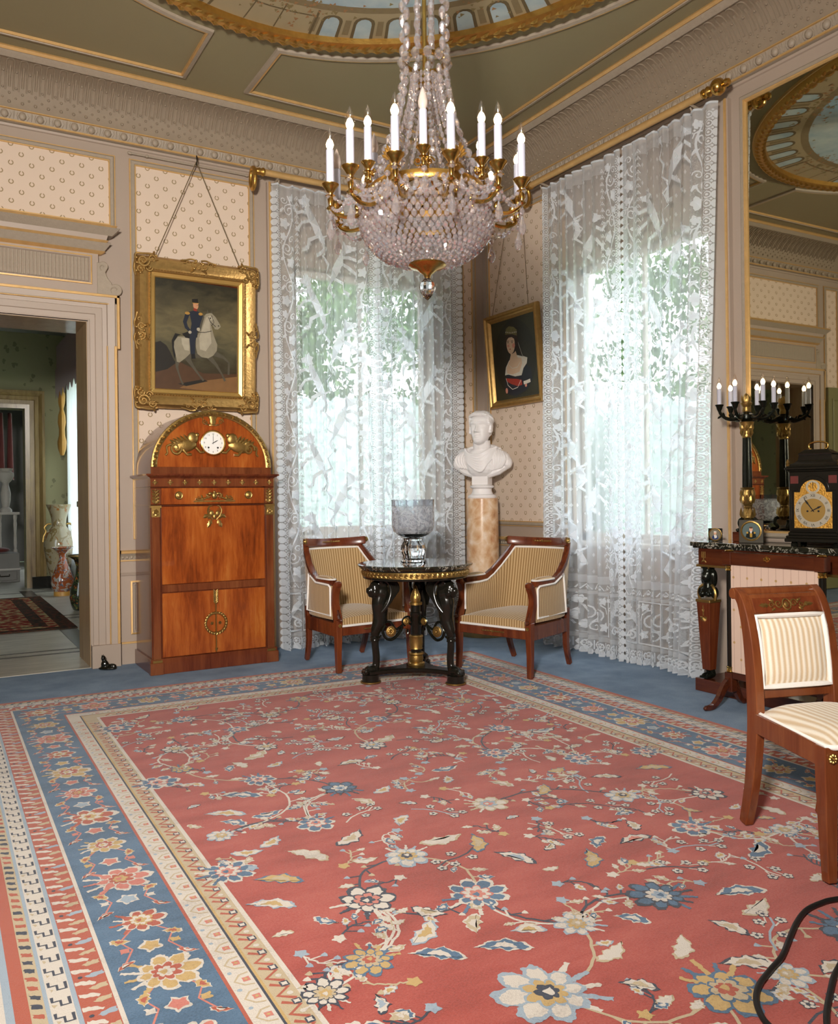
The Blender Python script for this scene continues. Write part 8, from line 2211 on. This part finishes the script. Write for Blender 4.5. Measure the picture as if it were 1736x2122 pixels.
def hoop(r, z, w_, h, nm, mat='brass'):
    return MB().lathe([(r - w_, z - h / 2), (r, z - h / 2), (r + 0.004, z - h * 0.3), (r + 0.004, z + h * 0.3), (r, z + h / 2), (r - w_, z + h / 2), (r - w_, z - h / 2)], 64, cap=False).build(nm, mat, chn, smooth=35)


hoop(0.095, 3.14, 0.012, 0.02, 'crown_hoop'); hoop(0.10, 3.92, 0.012, 0.03, 'top_hoop'); RG = hoop(0.250, 2.565, 0.018, 0.036, 'main_ring', 'gold'); hoop(0.262, 2.478, 0.014, 0.020, 'lower_ring', 'bronze')
for k in range(6):
    a = TOC + k * pi / 3 + pi / 6
    sp = MB(); sp.tube([pol(0.012, a, 2.66), pol(0.12, a, 2.60), pol(0.245, a, 2.565)], 0.006, 6); sp.tube([pol(0.25, a, 2.555), pol(0.262, a, 2.48)], 0.005, 6); sp.build('ring_spoke', 'brass', chn)
# bottom boss and glass ball
MB().lathe([(0.080, 2.262), (0.082, 2.255), (0.07, 2.245), (0.045, 2.238), (0.03, 2.225), (0.016, 2.215), (0.012, 2.20)], 32).build('bottom_boss', 'brass', chn, smooth=40)
MB().lathe([(0.010, 2.202), (0.016, 2.196), (0.030, 2.182), (0.036, 2.163), (0.033, 2.145), (0.022, 2.125), (0.010, 2.112), (0.001, 2.105)], 12).build('glass_ball', 'crystal', chn)
# candle tiers
sl, core, tip = candle_meshes(0.150, 0.0165)
cup = MB(); cup.lathe([(0.010, -0.105), (0.018, -0.098), (0.008, -0.085), (0.013, -0.06), (0.008, -0.045), (0.014, -0.03), (0.026, -0.012), (0.036, 0.0), (0.037, 0.004), (0.033, 0.006), (0.018, 0.0)], 18); cup.lathe([(0.009, -0.047), (0.022, -0.044), (0.009, -0.041)], 14); cupm = cup.mesh('candle_cup', 40); cupm.materials.append(MAT['brass'])


def candle(parent, p, lit=True):
    c = obj('candle', sl, None, parent, T(*p) if parent is chn else parent.matrix_local.inverted() @ T(*p))
    if lit: obj('bulb_core', core, None, c); obj('bulb', tip, None, c)
    else: 
        b = obj('bulb', tip.copy(), None, c); b.data.materials.clear(); b.data.materials.append(MAT['bulb_dim'])


ENDS = []
for k in range(12):
    a = TOC + radians(15) + k * pi / 6 - radians(1.5)
    am = MB(); am.tube(spline([pol(0.245, a, 2.50), pol(0.30, a, 2.455), pol(0.36, a, 2.445), pol(0.405, a, 2.465), pol(0.418, a, 2.50)], 5), [0.010 - 0.00015 * j for j in range(21)], 7)
    Mv = R(a) @ R(pi / 2)
    for rr, z, an in ((0.30, 2.47, 1.2), (0.36, 2.455, 0.4), (0.40, 2.47, 1.6)): leafy(am, (0, 0), an, 0.035, 0.02, T(*pol(rr, a, z)) @ R(a), 0.006)
    ar = am.build('arm', 'brass', chn, smooth=45); obj('candle_cup', cupm, None, ar, T(*pol(0.418, a, 2.575)))
    candle(chn, pol(0.418, a, 2.578), lit=(k != 8))
    ENDS.append((a, pol(0.418, a, 2.49)))
for k in range(6):
    a = TOC + k * pi / 3 - radians(2)
    st_ = MB(); st_.tube([pol(0.262, a, 2.575), pol(0.272, a, 2.60), pol(0.275, a, 2.645)], 0.006, 7)
    for s in (-1, 1): volute(st_, (s * 0.024, 0.0), 0.020, 1.4, s, 0.004, T(*pol(0.262, a, 2.605)) @ R(a + pi / 2), 0.0); rosette3(st_, (s * 0.024, 0), 0.011, 6, T(*pol(0.266, a, 2.605)) @ R(a + pi / 2))
    s_ = st_.build('ring_sconce', 'brass', chn, smooth=45); obj('candle_cup', cupm, None, s_, T(*pol(0.275, a, 2.655)) @ S(0.85, 0.85, 0.8))
    candle(chn, pol(0.275, a, 2.658), lit=(k not in (0, 4)))
    # winged figure between the sconces
    b = a + pi / 6; wf = MB(); M = T(*pol(0.262, b, 2.58)) @ R(b + pi / 2)
    wf.ball((0, 0, 0.045), (0.012, 0.010, 0.030), 8, 6, M); wf.ball((0, -0.002, 0.088), (0.010, 0.010, 0.012), 8, 6, M); wf.ball((0, 0, 0.012), (0.022, 0.012, 0.016), 8, 5, M)
    for s in (-1, 1):
        for j in range(4): leafy(wf, (s * 0.008, 0.052 + 0.006 * j), pi / 2 - s * (1.0 - 0.22 * j), 0.052, 0.018, M, 0.004)
        for j in range(3): leafy(wf, (s * 0.006, 0.035), -pi / 2 + s * (0.3 + 0.3 * j), 0.045, 0.016, M, 0.004)
    wf.build('winged_figure', 'gold', chn, smooth=45)
# hanging chains of faceted beads
for k in range(10):
    a = TOC + 0.3 + k * 2 * pi / 10
    for j in range(11):
        z = 3.19 + j * 0.066; put(pol(0.096, a, z), 0.0155, 0.031, real=j < 7)
for k in range(12):
    a = TOC + k * 2 * pi / 12 + 0.12
    put(pol(0.100, a, 3.135), 0.021, 0.026)
    for j in range(11):
        s = (j + 0.7) / 11.2; r = 0.098 + (0.250 - 0.098) * s ** 1.7; z = 3.105 + (2.60 - 3.105) * s
        put(pol(r, a, z), 0.0135 + 0.002 * sin(j), 0.0235, pol(0.25 * 1.7 * s ** 0.7 * 0.6, a, -0.505))
for k in range(24):                                     # second, inner set of thin chains
    a = TOC + k * 2 * pi / 24
    for j in range(16):
        s = (j + 0.5) / 16; r = 0.06 + 0.17 * s ** 1.8; put(pol(r, a, 3.08 - 0.47 * s), 0.0085, 0.0145, real=False)
# fringe under the main ring
for k in range(44):
    a = TOC + k * 2 * pi / 44
    put(pol(0.272, a, 2.535), 0.010, 0.012, real=False); put(pol(0.280, a, 2.510), 0.0155, 0.020, (0.3 * cos(a), 0.3 * sin(a), -1), real=False); put(pol(0.288, a + 0.07, 2.478), 0.0155, 0.021, (0.2 * cos(a), 0.2 * sin(a), -1), real=False)
# bowl of bead strings
for k in range(52):
    a = TOC + k * 2 * pi / 52
    for j in range(14):
        ph = (j + 0.3) / 14 * pi / 2; r = 0.080 + 0.210 * cos(ph); z = 2.470 - 0.205 * sin(ph)
        if k % 2 and j > 9: continue
        sc = 0.0145 * (0.45 + 0.55 * cos(ph)) ; put(pol(r, a + (0.06 if j % 2 else 0), z), max(0.0068, sc), max(0.0085, sc * 1.25), (-sin(ph) * cos(a), -sin(ph) * sin(a), -cos(ph)), real=False)
# swags between the arms and to the ring, and pear drops
def swag(p, q, dip, n, r):
    for j in range(1, n):
        s = j / n; c = p.lerp(q, s) - Vector((0, 0, dip * 4 * s * (1 - s))); d = (q - p) - Vector((0, 0, dip * 4 * (1 - 2 * s))); put(c, r, r * 1.35, d, real=False)
for k in range(12):
    a, p = ENDS[k]; b, q = ENDS[(k + 1) % 12]
    swag(p, q, 0.05, 9, 0.0095); am_ = (a + pi / 12)
    swag(pol(0.255, a, 2.575), pol(0.255, a + pi / 6, 2.575), 0.045, 8, 0.0105); swag(p + Vector((0, 0, 0.05)), pol(0.262, a, 2.565), 0.05, 8, 0.010); swag(p - Vector((0, 0, 0.03)), pol(0.285, a, 2.43), 0.03, 6, 0.0075)
    put(p - Vector((0, 0, 0.045)), 0.011, 0.017); put(p - Vector((0, 0, 0.105)), 0.0185, 0.042, me=pear, name='pear_drop')
    put(pol(0.300, am_, 2.505), 0.0185, 0.044, me=pear, name='pear_drop'); put(pol(0.300, am_, 2.562), 0.014, 0.014)
    put(pol(0.425, a, 2.53), 0.012, 0.02)
nt = stuff.build('crystal_net', 'cut_crystal', chn); nt['kind'] = 'stuff'
